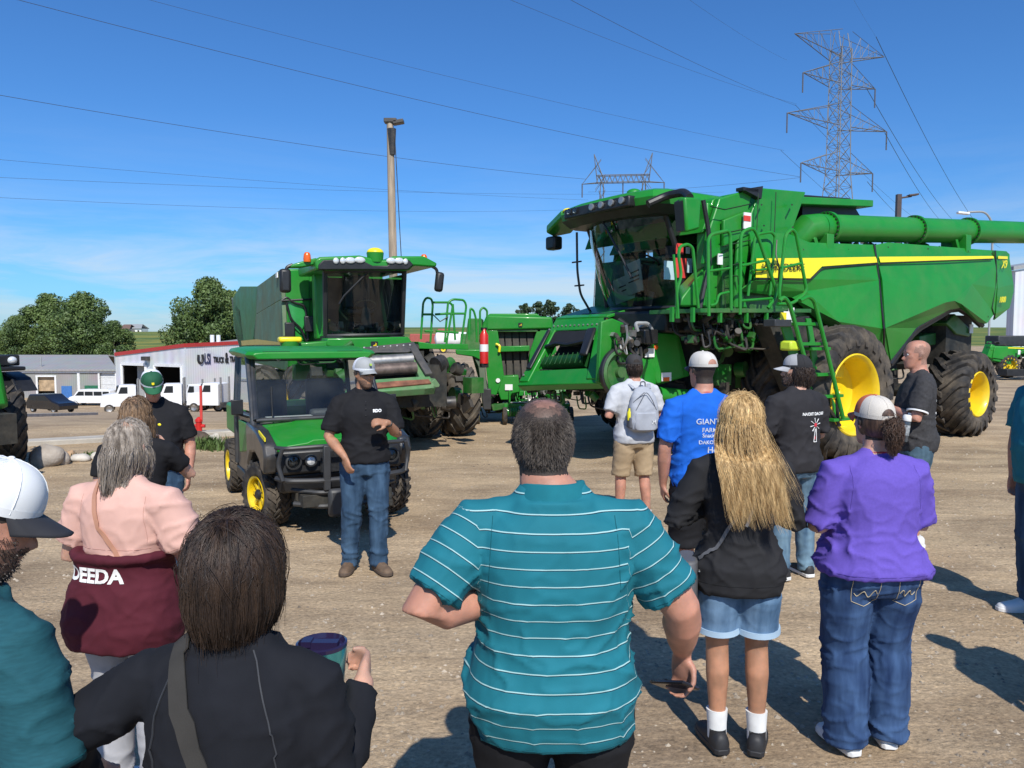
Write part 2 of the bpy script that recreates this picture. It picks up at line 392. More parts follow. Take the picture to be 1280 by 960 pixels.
GRASS = mat('weed_leaf', (.07,.12,.025), .7, var=.4, vscale=9)
def tuft(px, py, n, h, seed, label):
    rnd = random.Random(seed); mb = MB(); p = ground(px, py)
    for i in range(n):
        x, y = rnd.gauss(0, .16), rnd.gauss(0, .10); a = rnd.random()*6.28; l = h*(.4+rnd.random()*.8); w_ = .006+.006*rnd.random()
        dx, dy = math.cos(a)*l*.5, math.sin(a)*l*.5; sx, sy = -math.sin(a)*w_, math.cos(a)*w_
        mb._add([(x-sx, y-sy, 0), (x+sx, y+sy, 0), (x+dx*.4+sx, y+dy*.4+sy, l*.6), (x+dx*.4-sx, y+dy*.4-sy, l*.6), (x+dx, y+dy, l)], [(0,1,2,3),(3,2,4)])
    o = mb.build('weeds', GRASS, recalc=False, smooth=False); o.location = p; tag(o, label, 'weeds', kind='stuff')
tuft(262, 560, 420, .20, 1, 'green weeds growing around the boulders by the utility vehicle')
tuft(277, 562, 300, .16, 2, 'short green weeds against the utility vehicle rear tyre')
tuft(110, 572, 120, .10, 3, 'sparse green weeds between the pale rocks')

# red fire hydrant with its marker post
h = thing('hydrant', 'bright red hydrant with a tall red marker at the far kerb', 'hydrant', ground(249, 545))
mb = MB(); mb.lathe([(.09,0),(.09,.04),(.06,.05),(.06,.28),(.075,.29),(.07,.33),(.02,.38)], ax=(0,0,1), n=14); mb.cyl((-.12,0,.2),(.12,0,.2),.035,n=10)
mb.build('hydrant_body', RED, h)
mb = MB(); mb.tube([(.05,0,.3),(.055,0,1.0)], .028, 8); mb.build('marker_post', mat('marker_red', (.6,.06,.05), .5), h)

# ---------------------------------------------------------------- buildings
def corrugated(name, base, rib=.3):
    m = bpy.data.materials.new(name); m.use_nodes = True; nt = m.node_tree; N = nt.nodes; L = nt.links; b = N['Principled BSDF']; b.inputs['Roughness'].default_value = .5
    tc = N.new('ShaderNodeTexCoord'); sp = N.new('ShaderNodeSeparateXYZ'); L.new(tc.outputs['Object'], sp.inputs[0])
    ad = N.new('ShaderNodeMath'); ad.operation = 'ADD'; L.new(sp.outputs['X'], ad.inputs[0]); L.new(sp.outputs['Y'], ad.inputs[1])
    mu = N.new('ShaderNodeMath'); mu.operation = 'MULTIPLY'; mu.inputs[1].default_value = 2*PI/rib; L.new(ad.outputs[0], mu.inputs[0])
    si = N.new('ShaderNodeMath'); si.operation = 'SINE'; L.new(mu.outputs[0], si.inputs[0])
    r = N.new('ShaderNodeMapRange'); r.inputs['From Min'].default_value = -1; L.new(si.outputs[0], r.inputs['Value'])
    c = N.new('ShaderNodeMix'); c.data_type = 'RGBA'; c.inputs['A'].default_value = (*[v*.88 for v in base], 1); c.inputs['B'].default_value = (*base, 1); L.new(r.outputs[0], c.inputs['Factor'])
    n = N.new('ShaderNodeTexNoise'); n.inputs['Scale'].default_value = .5; L.new(tc.outputs['Object'], n.inputs['Vector'])
    c2 = N.new('ShaderNodeMix'); c2.data_type = 'RGBA'; c2.blend_type = 'MULTIPLY'; c2.inputs['Factor'].default_value = .3; L.new(c.outputs['Result'], c2.inputs['A']); L.new(n.outputs['Color'], c2.inputs['B'])
    L.new(c2.outputs['Result'], b.inputs['Base Color']); return m
GW = corrugated('grey_cladding', (.36,.35,.33)); WW = corrugated('white_cladding', (.74,.75,.77), .45)
ROOFG = corrugated('grey_roof_sheet', (.40,.39,.37), .6)
TRIMW = mat('white_trim', (.75,.75,.74), .5)
YZ = -6.1    # level of the lower lot
# grey building: wall facing camera at depth ~112, seen x -60..147
g = thing('metal_building', 'long grey ribbed metal building with a low white gable roof', 'building', (0,0,0))
D1 = 112.0
def gp(px, py, d=D1): return at(px, py, d)
x0 = gp(-120, 500).x; x1 = gp(146, 500).x; ze = gp(0, 467).z+.4; zr = at(60, 445, D1+13).z
mb = MB()
xs = sorted([x0, gp(28,0).x, gp(52,0).x, gp(108,0).x, gp(130,0).x, x1]); dz = gp(0, 471).z; dz2 = gp(0, 465).z
y0 = D1; gb = gp(0, 506).z-.5
mb.quad((x0,y0,gb),(xs[1],y0,gb),(xs[1],y0,ze),(x0,y0,ze)); mb.quad((xs[1],y0,dz),(xs[2],y0,dz),(xs[2],y0,ze),(xs[1],y0,ze))
mb.quad((xs[2],y0,gb),(xs[3],y0,gb),(xs[3],y0,ze),(xs[2],y0,ze)); mb.quad((xs[3],y0,dz2),(xs[4],y0,dz2),(xs[4],y0,ze),(xs[3],y0,ze))
mb.quad((xs[4],y0,gb),(x1,y0,gb),(x1,y0,ze),(xs[4],y0,ze)); mb.quad((x1,y0,gb),(x1,y0+26,gb),(x1,y0+26,ze),(x1,y0+13,zr-1.5),(x1,y0,ze))
mb.quad((x0,y0+26,gb),(x0,y0,gb),(x0,y0,ze),(x0,y0+26,ze))
mb.build('wall', GW, g, recalc=False)
mb = MB(); mb.prism([(x0-.5,y0-.5,ze+.02),(x1+.5,y0-.5,ze+.02),(x1-8,y0+13,zr),(x0,y0+13,zr)], (0,0,.2)); mb.prism([(x0,y0+13,zr),(x1-8,y0+13,zr),(x1+.5,y0+26,ze+.02),(x0,y0+26,ze+.02)], (0,0,.2)); mb.build('roof', ROOFG, g)
mb = MB(); mb.box(((x0+x1)/2,y0-.12,ze-.1),(x1-x0+1,.2,.35))
for px in (82, 144): mb.box((gp(px,0).x,y0-.08,(gb+ze)/2),(.35,.14,ze-gb))
for a, b_, zt in ((28,52,dz),(108,130,dz2)):
    for px in (a, b_): mb.box((gp(px,0).x,y0-.06,(gb+zt)/2),(.25,.12,zt-gb))
    mb.box(((gp(a,0).x+gp(b_,0).x)/2,y0-.06,zt+.1),(gp(b_,0).x-gp(a,0).x+.3,.13,.22))
mb.build('trim', TRIMW, g)
mb = MB(); mb.box(((xs[1]+xs[2])/2,y0+.4,dz-1),(xs[2]-xs[1],.1,2.2)); mb.build('bay_door', mat('tan_wood_door', (.42,.30,.18), .7, var=.3, vscale=1.5), g)
mb = MB(); mb.box(((xs[3]+xs[4])/2,y0+.3,(gb+dz2)/2),(xs[4]-xs[3],.1,dz2-gb))
for i in range(6): mb.box(((xs[3]+xs[4])/2,y0+.24,gb+.5+i*1.0),(xs[4]-xs[3],.05,.05))
mb.build('bay_door', mat('white_door', (.62,.63,.63), .5), g)
mb = MB(); mb.box((gp(66,0).x,y0-.05,gp(66,497).z),(1.5,.1,3.4)); mb.build('service_door', mat('blue_door', (.05,.16,.42), .5), g)
mb = MB(); mb.box((gp(99,0).x,y0-.05,gp(99,484).z),(2.2,.1,.5)); mb.build('sign_panel', mat('green_sign', (.02,.14,.07), .5), g)
mb = MB(); mb.cyl((gp(23,0).x,y0+2,ze),(gp(23,0).x,y0+2,ze+2),.1); mb.cyl((gp(102,0).x,y0+6,ze),(gp(102,0).x,y0+6,ze+3),.12); mb.build('vent_pipe', GREYM, g)
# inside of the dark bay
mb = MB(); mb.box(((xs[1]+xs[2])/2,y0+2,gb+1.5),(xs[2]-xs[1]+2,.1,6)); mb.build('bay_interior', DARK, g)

# white shop with red trim
s_ = thing('truck_shop', 'white truck repair shop with a red roof edge and open bays', 'building', (0,0,0))
A = at(146, 505, 100); B = at(233, 500, 92); Cc = at(380, 500, 108)
zb = -6.8; zA = at(146, 445, 100).z; zB = at(233, 434, 92).z; zC = at(380, 431, 108).z+.5
def wallq(P, Q, zp, zq, t0, t1, lo0, lo1, hi=None):
    p = P.lerp(Q, t0); q = P.lerp(Q, t1); hp = zp+(zq-zp)*t0; hq = zp+(zq-zp)*t1
    return [(p.x,p.y,lo0),(q.x,q.y,lo1),(q.x,q.y,hq),(p.x,p.y,hp)]
mb = MB(); T = lambda px: (px-146)/(233-146)
top = at(190, 456, 96).z
mb.quad(*wallq(A,B,zA,zB,0,T(155),zb,zb)); mb.quad(*wallq(A,B,zA,zB,T(155),T(186),top,top)); mb.quad(*wallq(A,B,zA,zB,T(186),T(197),zb,zb))
mb.quad(*wallq(A,B,zA,zB,T(197),T(229),top,top)); mb.quad(*wallq(A,B,zA,zB,T(229),1,zb,zb)); mb.quad(*wallq(B,Cc,zB,zC,0,1,zb,zb))
mb.build('wall', WW, s_, recalc=False)
mb = MB(); off = V((-.04,-.12,0))
for P, Q, a, b_ in ((A,B,zA,zB),(B,Cc,zB,zC)):
    d = (Q-P).normalized(); nrm = V((d.y,-d.x,0))*.12
    mb.prism([(P.x,P.y,a),(Q.x,Q.y,b_),(Q.x,Q.y,b_+.45),(P.x,P.y,a+.45)], (nrm.x,nrm.y,0))
mb.build('roof_trim', mat('red_trim', (.42,.035,.03), .5), s_)
mb = MB(); mb.quad((A.x,A.y,zA),(B.x,B.y,zB),(Cc.x,Cc.y,zC),(Cc.x-8,Cc.y+16,zC+1),(A.x,A.y+18,zA+1)); mb.build('roof', ROOFG, s_, recalc=False)
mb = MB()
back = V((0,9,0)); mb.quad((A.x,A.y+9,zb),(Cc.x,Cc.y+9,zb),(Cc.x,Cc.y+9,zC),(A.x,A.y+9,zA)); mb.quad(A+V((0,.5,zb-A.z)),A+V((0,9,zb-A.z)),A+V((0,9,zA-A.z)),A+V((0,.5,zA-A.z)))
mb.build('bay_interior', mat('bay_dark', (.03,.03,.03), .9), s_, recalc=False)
mb = MB()
for t in (T(155), T(186), T(197), T(229)):
    p = A.lerp(B, t); mb.box((p.x,p.y-.1,(zb+top)/2),(.3,.3,top-zb))
for a, b_ in ((155,186),(197,229)):
    p = A.lerp(B, T(a)); q = A.lerp(B, T(b_)); mb.prism([(p.x,p.y-.08,top-.15),(q.x,q.y-.08,top-.15),(q.x,q.y-.08,top+.2),(p.x,p.y-.08,top+.2)], (0,-.2,0))
mb.build('door_frame', TRIMW, s_)
mb = MB(); p = A.lerp(B, T(178)); mb.box((p.x,p.y+2,top-3),(2.6,.15,6)); mb.build('folded_door', GREYM, s_)
mb = MB(); 
for px in (188,): p = A.lerp(B, T(px)); mb.box((p.x,p.y-.5,at(188,448,96).z),(.9,.7,.5))
mb.build('wall_light', BLACKM, s_)
mb = MB()
for px, d in ((258,101),(266,103)): p = at(px, 430, d); mb.cyl((p.x,p.y+2,p.z-1),(p.x,p.y+2,p.z+1.2),.28)
mb.build('vent_pipe', TRIMW, s_)
d = (Cc-B).normalized(); nn = V((d.y,-d.x,0))
def sidept(px, py):
    # point on plane B-C
    r = ray(px, py); o = V((0,0,CAMH)); rv = V(r); t = (B-o).dot(nn)/rv.dot(nn); return o+rv*t+nn*.08
LET = mat('black_letters', (.02,.02,.022), .5)
BLUEL = mat('navy_letters', (.03,.04,.10), .5)
place_text('LSI', 1.8, sidept(259, 449), d, (0,0,1), BLUEL, 'lettering', s_, extrude=.04, bold=.03, xscale=.42)
place_text('TRUCK', 1.0, sidept(273, 450), d, (0,0,1), LET, 'lettering', s_, extrude=.04, bold=.02, xscale=.48)
place_text('&', 1.9, sidept(283, 448), d, (0,0,1), LET, 'lettering', s_, extrude=.04, bold=.03, xscale=.45)
place_text('TRAILER', 1.0, sidept(294, 449.5), d, (0,0,1), LET, 'lettering', s_, extrude=.04, bold=.02, xscale=.48)
mb = MB(); 
p0 = sidept(247.5, 443.5); p1 = sidept(247, 451); p2 = sidept(250.5, 455); mb.bent([p0,p1,p2,sidept(253,450),sidept(252.5,443)], .16, 6, .8); mb.build('logo', LET, s_)

# houses far on the hill
def house(px, py, d, w_, h_, col, roofc, label):
    p = at(px, py, d); t = thing('distant_house', label, 'house', (p.x, p.y, p.z-1.2))
    mb = MB(); mb.box((0,0,h_/2),(w_,8,h_))
    for i in range(3): pass
    mb.build('wall', mat('wall_'+label[:9].replace(' ','_'), col, .7), t)
    mb = MB(); mb.prism([(-w_/2-.4,-4.6,h_),(w_/2+.4,-4.6,h_),(w_/2-1,0,h_+2.4),(-w_/2+1,0,h_+2.4)], (0,0,.15)); mb.prism([(-w_/2-.4,4.6,h_),(w_/2+.4,4.6,h_),(w_/2-1,0,h_+2.4),(-w_/2+1,0,h_+2.4)], (0,0,.15)); mb.build('roof', roofc, t)
    mb = MB()
    for k in (-.3, 0, .3): mb.box((k*w_,-4.03,h_*.55),(w_*.12,.08,h_*.35))
    mb.build('window', BLACK, t)
BROWNR = mat('brown_roof', (.16,.10,.08), .8); 
house(160, 415.5, 420, 6, 3, (.42,.36,.33), BROWNR, 'brick coloured house at the left on the hilltop')
house(172, 415, 425, 8, 3, (.75,.75,.74), GREYM, 'low white house at the right on the hilltop')

# ---------------------------------------------------------------- trees
BARK = mat('bark', (.10,.08,.06), .9, var=.4, vscale=4, bump=.6, bscale=20, bdist=.03)
def leafmat(name, c1, c2):
    m = mat(name, c1, .6, var=.25, vscale=.35, col2=c2); return m
LEAF = leafmat('deciduous_leaf', (.045,.090,.020), (.13,.19,.045)); LEAFD = leafmat('conifer_leaf', (.018,.040,.014), (.045,.075,.024))
def tree_mesh(seed, hgt, wid, clumps, leaves, ls, m, low=.18, cone=False):
    rnd = random.Random(seed); r = bpy.data.objects.new('tree', None)
    mbt = MB(); tr = hgt*.022
    mbt.tube([(0,0,-.5),(.1,0,hgt*.2),(-.1,.1,hgt*.45),(0,0,hgt*.8)], [tr*1.5, tr, tr*.7, tr*.2], 8)
    cl = []
    for k in range(clumps):
        u = rnd.random(); t = low+(1-low)*u
        if cone: wr = wid/2*(1-u)**.7*.9+.3
        else: wr = wid/2*math.sin(PI*min(1, (u*.86+.16)))**.65
        a = rnd.random()*6.28; rr = wr*rnd.random()**.5*.86
        c = V((math.cos(a)*rr, math.sin(a)*rr, hgt*t*.93)); cr = wid*(.085+.075*rnd.random())
        cl.append((c, cr))
        if k % 2 == 0: mbt.tube([(0,0,hgt*t*.5), c*.6+V((0,0,hgt*t*.25)), c], [tr*.45, tr*.3, tr*.08], 5)
    vs = np.zeros((leaves*4, 3)); rng = np.random.default_rng(seed)
    ci = rng.integers(0, len(cl), leaves); C = np.array([[*c, r_] for c, r_ in cl])[ci]
    dv = rng.normal(size=(leaves, 3)); dv /= np.linalg.norm(dv, axis=1)[:, None]
    rad = C[:, 3]*(.55+.55*rng.random(leaves)**.6); ctr = C[:, :3]+dv*rad[:, None]*np.array([1, 1, .75])
    nrm = dv+rng.normal(size=(leaves, 3))*.7; nrm /= np.linalg.norm(nrm, axis=1)[:, None]
    a = np.cross(nrm, rng.normal(size=(leaves, 3))); a /= np.linalg.norm(a, axis=1)[:, None]; b = np.cross(nrm, a)
    s = (ls*(.5+rng.random(leaves)))[:, None]
    vs[0::4] = ctr-a*s; vs[1::4] = ctr-b*s*.6; vs[2::4] = ctr+a*s; vs[3::4] = ctr+b*s*.6
    me = bpy.data.meshes.new('crown'); me.vertices.add(leaves*4); me.vertices.foreach_set('co', vs.ravel())
    me.loops.add(leaves*4); me.loops.foreach_set('vertex_index', np.arange(leaves*4, dtype=np.int32))
    me.polygons.add(leaves); me.polygons.foreach_set('loop_start', np.arange(0, leaves*4, 4, dtype=np.int32)); me.update(); me.materials.append(m)
    COL.objects.link(r); mbt.build('trunk', BARK, r)
    co = bpy.data.objects.new('crown', me); COL.objects.link(co); co.parent = r
    return r
def put_tree(src, px, py_base_z, d, s, rz, label, name='deciduous_tree', first=False, group='trees behind the buildings', xy=1):
    o = src if first else copy_tree(src)
    p = at(px, 420, d); o.location = (p.x, d, py_base_z); o.scale = (s*xy, s*xy, s); o.rotation_euler = (0, 0, rz); o.name = name
    tag(o, label, 'tree', group); return o
tA = tree_mesh(11, 17, 15, 80, 30000, .21, LEAF); tB = tree_mesh(12, 16, 13, 70, 26000, .21, LEAF)
def htree(toppx, d, zb_): return (at(640, toppx, d).z-zb_)
put_tree(tA, 105, -6.5, 150, htree(366,150,-6.5)/17, .3, 'tallest rounded tree behind the grey metal building', first=True)
put_tree(tB, 62, -6.5, 155, htree(366,155,-6.5)/16, 1.3, 'broad leafy tree left of the tallest one behind the grey building', first=True)
put_tree(tA, 22, -6.5, 150, htree(395,150,-6.5)/17, 2.3, 'lower leafy tree at the left frame edge above the grey roof')
put_tree(tB, -25, -6.5, 150, htree(405,150,-6.5)/16, 3.1, 'leafy tree cut off by the left edge of the photo')
put_tree(tB, 142, -6.5, 148, htree(400,148,-6.5)/16, 4.4, 'small leafy tree between the tall trees and the white shop')
put_tree(tA, 262, -6.5, 128, htree(348,128,-6.5)/17, 5.0, 'large round tree behind the white truck shop', xy=.92)
put_tree(tB, 292, -6.5, 132, htree(362,132,-6.5)/16, .9, 'leafy tree half hidden behind the older combine', xy=.9)
tC = tree_mesh(21, 12, 6.5, 40, 5000, .25, LEAFD, low=.05)
for k, (px, top, d, lab) in enumerate(((655, 374, 200, 'leftmost dark evergreen beyond the round baler'), (672, 371, 200, 'second dark evergreen beyond the round baler'), (688, 369, 205, 'tallest dark evergreen beyond the round baler'), (712, 374, 200, 'separate dark evergreen standing just left of the new combine'), (733, 384, 205, 'small dark evergreen behind the new combine cab rail'))):
    zz = terr(at(px,0,d).x, d); put_tree(tC, px, zz-.5, d, (at(640, top, d).z-zz+.5)/12, k*1.7, lab, 'evergreen_tree', first=(k == 0), group='evergreens in the distance')

# ---------------------------------------------------------------- vehicles on the lower lot
CARP = mat('black_car_paint', (.012,.012,.014), .2, coat=.6, var=.1); DG = mat('dark_glass', (.015,.018,.02), .3, var=.1)
def small_wheel(mb_t, mb_r, c, r, w_):
    mb_t.lathe([(r*.62,-w_/2),(r*.96,-w_/2),(r,-w_*.35),(r,w_*.35),(r*.96,w_/2),(r*.62,w_/2)], c, (0,1,0), 20); mb_r.lathe([(.03,w_*.3),(r*.3,w_*.32),(r*.64,w_*.45)], c, (0,1,0), 16); mb_r.lathe([(.03,-w_*.3),(r*.3,-w_*.32),(r*.64,-w_*.45)], c, (0,1,0), 16)
def vehicle(name, label, cat, loc, rz, prof, wid, paint, winprof, wheels, wr, sc=1):
    t = thing(name, label, cat, loc, rz); t.scale = (sc,)*3
    mb = MB(); rings = []
    for y, ins in ((-wid/2, .10), (-wid/2+.12, 0), (wid/2-.12, 0), (wid/2, .10)):
        rings.append([V((x, y, z-(ins if z > .9 else 0))) for x, z in prof])
    mb.loft(rings); mb.build('body', paint, t, ang=30)
    for sgn in (-1, 1):
        for poly in winprof:
            mb = MB(); mb.prism([(x, sgn*(wid/2+.005), z) for x, z in poly], (0, -sgn*.02, 0)); mb.build('window', DG, t)
    for wx in wheels:
        for sgn in (-1, 1):
            a = MB(); b = MB(); small_wheel(a, b, (wx, sgn*(wid/2-.12), wr), wr, .24)
            w0 = a.build('tyre', RUBBER, t); b.build('rim', GREYM, w0)
    return t
vz = terr(at(102,0,100).x, 100)
van = vehicle('passenger_van', 'white passenger van parked by the grey building', 'van', (at(102,0,100).x,100,vz), R_(4),
    [(-2.7,.4),(-2.75,1.0),(-2.6,2.0),(-2.2,2.15),(1.5,2.15),(1.9,1.95),(2.35,1.35),(2.95,1.15),(3.05,.9),(3.0,.4)], 2.0, WHITE,
    [[(-2.5,1.35),(-2.45,1.9),(-1.6,1.9),(-1.6,1.35)],[(-1.5,1.35),(-1.5,1.9),(-.4,1.9),(-.4,1.35)],[(-.3,1.35),(-.3,1.9),(.8,1.9),(.8,1.35)],[(.9,1.35),(.9,1.9),(1.6,1.9),(2.1,1.35)]], (-1.7, 2.1), .36, .98)
van.rotation_euler = (0, 0, R_(178))
vz = terr(at(46,0,72).x, 72)
vehicle('parked_car', 'black minivan parked on the lower lot at far left', 'car', (at(46,0,72).x,72,vz), R_(-25),
    [(-2.3,.35),(-2.4,.9),(-2.2,1.25),(-1.9,1.68),(.3,1.72),(1.3,1.15),(2.2,.95),(2.4,.7),(2.35,.35)], 1.85, CARP,
    [[(-2.0,1.15),(-1.75,1.55),(-.8,1.6),(-.8,1.15)],[(-.7,1.15),(-.7,1.6),(.25,1.6),(.9,1.15)]], (-1.5,1.5), .33)
def truck(px, py, d, rz, label):
    p = at(px, py, d); t = thing('semi_truck', label, 'truck', (p.x,p.y,terr(p.x,p.y)), rz, 'white trucks on the lower lot')
    mb = MB(); rings = []
    for y in (-1.15, -1.05, 1.05, 1.15):
        k = .08 if abs(y) > 1.1 else 0
        rings.append([V(q) for q in ((.9,y,.75),(.9,y,2.9-k),(1.2,y,3.0-k),(2.5,y,3.0-k),(2.8,y,2.15),(4.2-k,y,1.95),(4.35-k,y,.75))])
    mb.loft(rings); mb.build('cab', WHITE, t, ang=30)
    mb = MB(); mb.box((-1.6,0,.85),(6.4,.9,.28)); mb.box((0,.95,.8),(1.4,.5,.5)); mb.box((0,-.95,.8),(1.4,.5,.5)); mb.build('chassis', BLACKM, t)
    mb = MB(); mb.prism([(2.52,-1.0,2.2),(2.52,1.0,2.2),(2.45,1.0,2.9),(2.45,-1.0,2.9)], (.32,0,0)); mb.build('windscreen', DG, t)
    for s in (-1,1):
        mb = MB(); mb.prism([(1.7,s*1.155,2.1),(2.6,s*1.155,2.1),(2.35,s*1.155,2.8),(1.7,s*1.155,2.8)], (0,-s*.02,0)); mb.build('window', DG, t)
        mb = MB(); mb.cyl((.7,s*.95,.9),(.7,s*.95,3.6),.1,n=10); mb.build('exhaust_stack', STEEL, t)
    for wx in (3.5, -2.6, -3.9):
        for s in (-1, 1):
            a = MB(); b = MB(); small_wheel(a, b, (wx, s*.95, .5), .5, .45); w0 = a.build('tyre', RUBBER, t); b.build('rim', STEEL, w0)
truck(182, 505, 84, R_(205), 'white truck with its cab half hidden behind the green cap man')
truck(240, 506, 80, R_(200), 'white day cab truck in front of the shop side wall')
truck(268, 506, 84, R_(160), 'white truck right of the day cab, nearest the utility vehicle')
truck(290, 507, 79, R_(175), 'white truck cut off by the utility vehicle')

# distant yard machines, centre
def far_machine(px, py, d, w_, col, label, kind):
    p = at(px, py, d); t = thing('parked_trailer', label, 'trailer', (p.x,p.y,terr(p.x,p.y)), R_(6))
    mb = MB()
    if kind == 0: mb.lathe([(.2,-w_/2),(.8,-w_/2+.2),(.9,0),(.8,w_/2-.2),(.2,w_/2)], (0,0,1.6), (1,0,0), 14)
    else:
        mb.box((0,0,1.6),(w_,2,1.3)); mb.box((w_*.3,0,2.5),(w_*.25,1.6,.7))
    mb.build('tank' if kind == 0 else 'body', col, t, bevel=.1)
    mb = MB(); mb.box((0,0,.75),(w_*1.15,1.4,.2)); mb.build('chassis', BLACKM, t)
    for wx in (-w_*.3, w_*.3):
        a = MB(); b = MB(); small_wheel(a, b, (wx,-1.0,.45), .45, .3); small_wheel(a, b, (wx,1.0,.45), .45, .3); w0 = a.build('tyre', RUBBER, t); b.build('rim', YELLOW, w0)
far_machine(538, 433, 95, 5, mat('faded_red', (.35,.08,.06), .6), 'faded red trailer behind the older combine platform', 1)
far_machine(570, 432, 90, 5, WHITE, 'white tank trailer seen through the platform rails', 0)
far_machine(597, 430, 90, 4, GREEN_OLD, 'dusty green implement left of the baler top', 1)
far_machine(745, 418, 70, 5, GREEN_OLD, 'dusty green implement behind the new combine header', 1)
far_machine(728, 412, 110, 4, mat('faded_orange', (.5,.15,.05), .6), 'small orange and white trailer left of the new combine cab', 0)

# right edge: white building
rb = thing('white_building', 'white ribbed building at the right frame edge behind the combine', 'building', (0,0,0))
a0 = at(1268, 372, 70); a1 = at(1480, 372, 70); z0 = -0.2; z1 = at(1262, 338, 70).z; z2 = at(1300, 326, 70).z
mb = MB(); mb.quad((a0.x,70,z0),(a1.x,70,z0),(a1.x,70,z2+1.5),(a0.x,70,z1)); mb.quad((a0.x,70,z0),(a0.x,70,z1),(a0.x,71,z1),(a0.x,71,z0)); mb.build('wall', WW, rb, recalc=False)
mb = MB(); mb.prism([(a0.x-.3,69.8,z1),(a1.x,69.8,z2+1.5),(a1.x,69.8,z2+1.9),(a0.x-.3,69.8,z1+.35)], (0,20,0)); mb.build('roof', GREYM, rb)

# ---------------------------------------------------------------- poles and lamps
WOOD = mat('weathered_wood', (.36,.28,.20), .85, var=.35, vscale=3, stretch=(4,4,.35), bump=.6, bscale=14, bdist=.01)
pb = at(494, 420, 26); pt = at(487.5, 152, 26)
lp = thing('light_pole', 'tall weathered wooden light pole with a black lamp head', 'light pole', (pb.x, 26, 0))
dx = pt.x-pb.x
mb = MB(); mb.tube([(0,0,-.3),(dx*.3,0,pt.z*.35),(dx*.7,0,pt.z*.7),(dx,0,pt.z)], [.155,.145,.13,.115], 12); mb.build('pole', WOOD, lp)
mb = MB(); mb.tube([(dx*.90+.06,-.06,pt.z-1.1),(dx+.06,-.06,pt.z-.25)], [.10,.15], 8); mb.build('wrap', BLACKM, lp)
mb = MB(); mb.box((dx+.02,0,pt.z+.02),(.42,.3,.14)); mb.box((dx+.28,0,pt.z-.02),(.36,.3,.12),(0,-.18,0)); mb.build('lamp_head', mat('lamp_housing', (.07,.06,.05), .5), lp, bevel=.02)
mb = MB(); mb.tube([(dx+.17,-.13,pt.z-.4),(.30,-.2,pt.z*.4),(.34,-.2,0)], .014, 6); mb.build('conduit', BLACKM, lp)
p = at(1118, 420, 36); q = at(1118, 243, 36)
lp = thing('street_lamp', 'dark square lamp post rising behind the folded auger', 'street lamp', (p.x,36,0))
mb = MB(); mb.box((0,0,q.z/2),(.2,.2,q.z)); mb.build('pole', mat('bronze_metal', (.07,.05,.045), .5), lp)
mb = MB(); mb.box((.35,0,q.z-.12),(.5,.1,.08),(0,-.15,0)); mb.box((.65,0,q.z-.03),(.45,.3,.08),(0,-.12,0)); mb.build('lamp_head', MATS['bronze_metal'], lp, bevel=.02)
p = at(1236, 420, 60); q = at(1238, 270, 60)
lp = thing('street_lamp', 'pale cobra head street lamp arching over the auger end', 'street lamp', (p.x,60,0))
mb = MB(); mb.bent([(0,0,0),(0,0,q.z-.6),(-.6,0,q.z+.35),(-2.0,0,q.z+.30)], .08, 8, .8); mb.build('pole', GREYM, lp)
mb = MB(); mb.box((-2.35,0,q.z+.22),(.9,.35,.18),(0,.1,0)); mb.build('lamp_head', TRIMW, lp, bevel=.05)

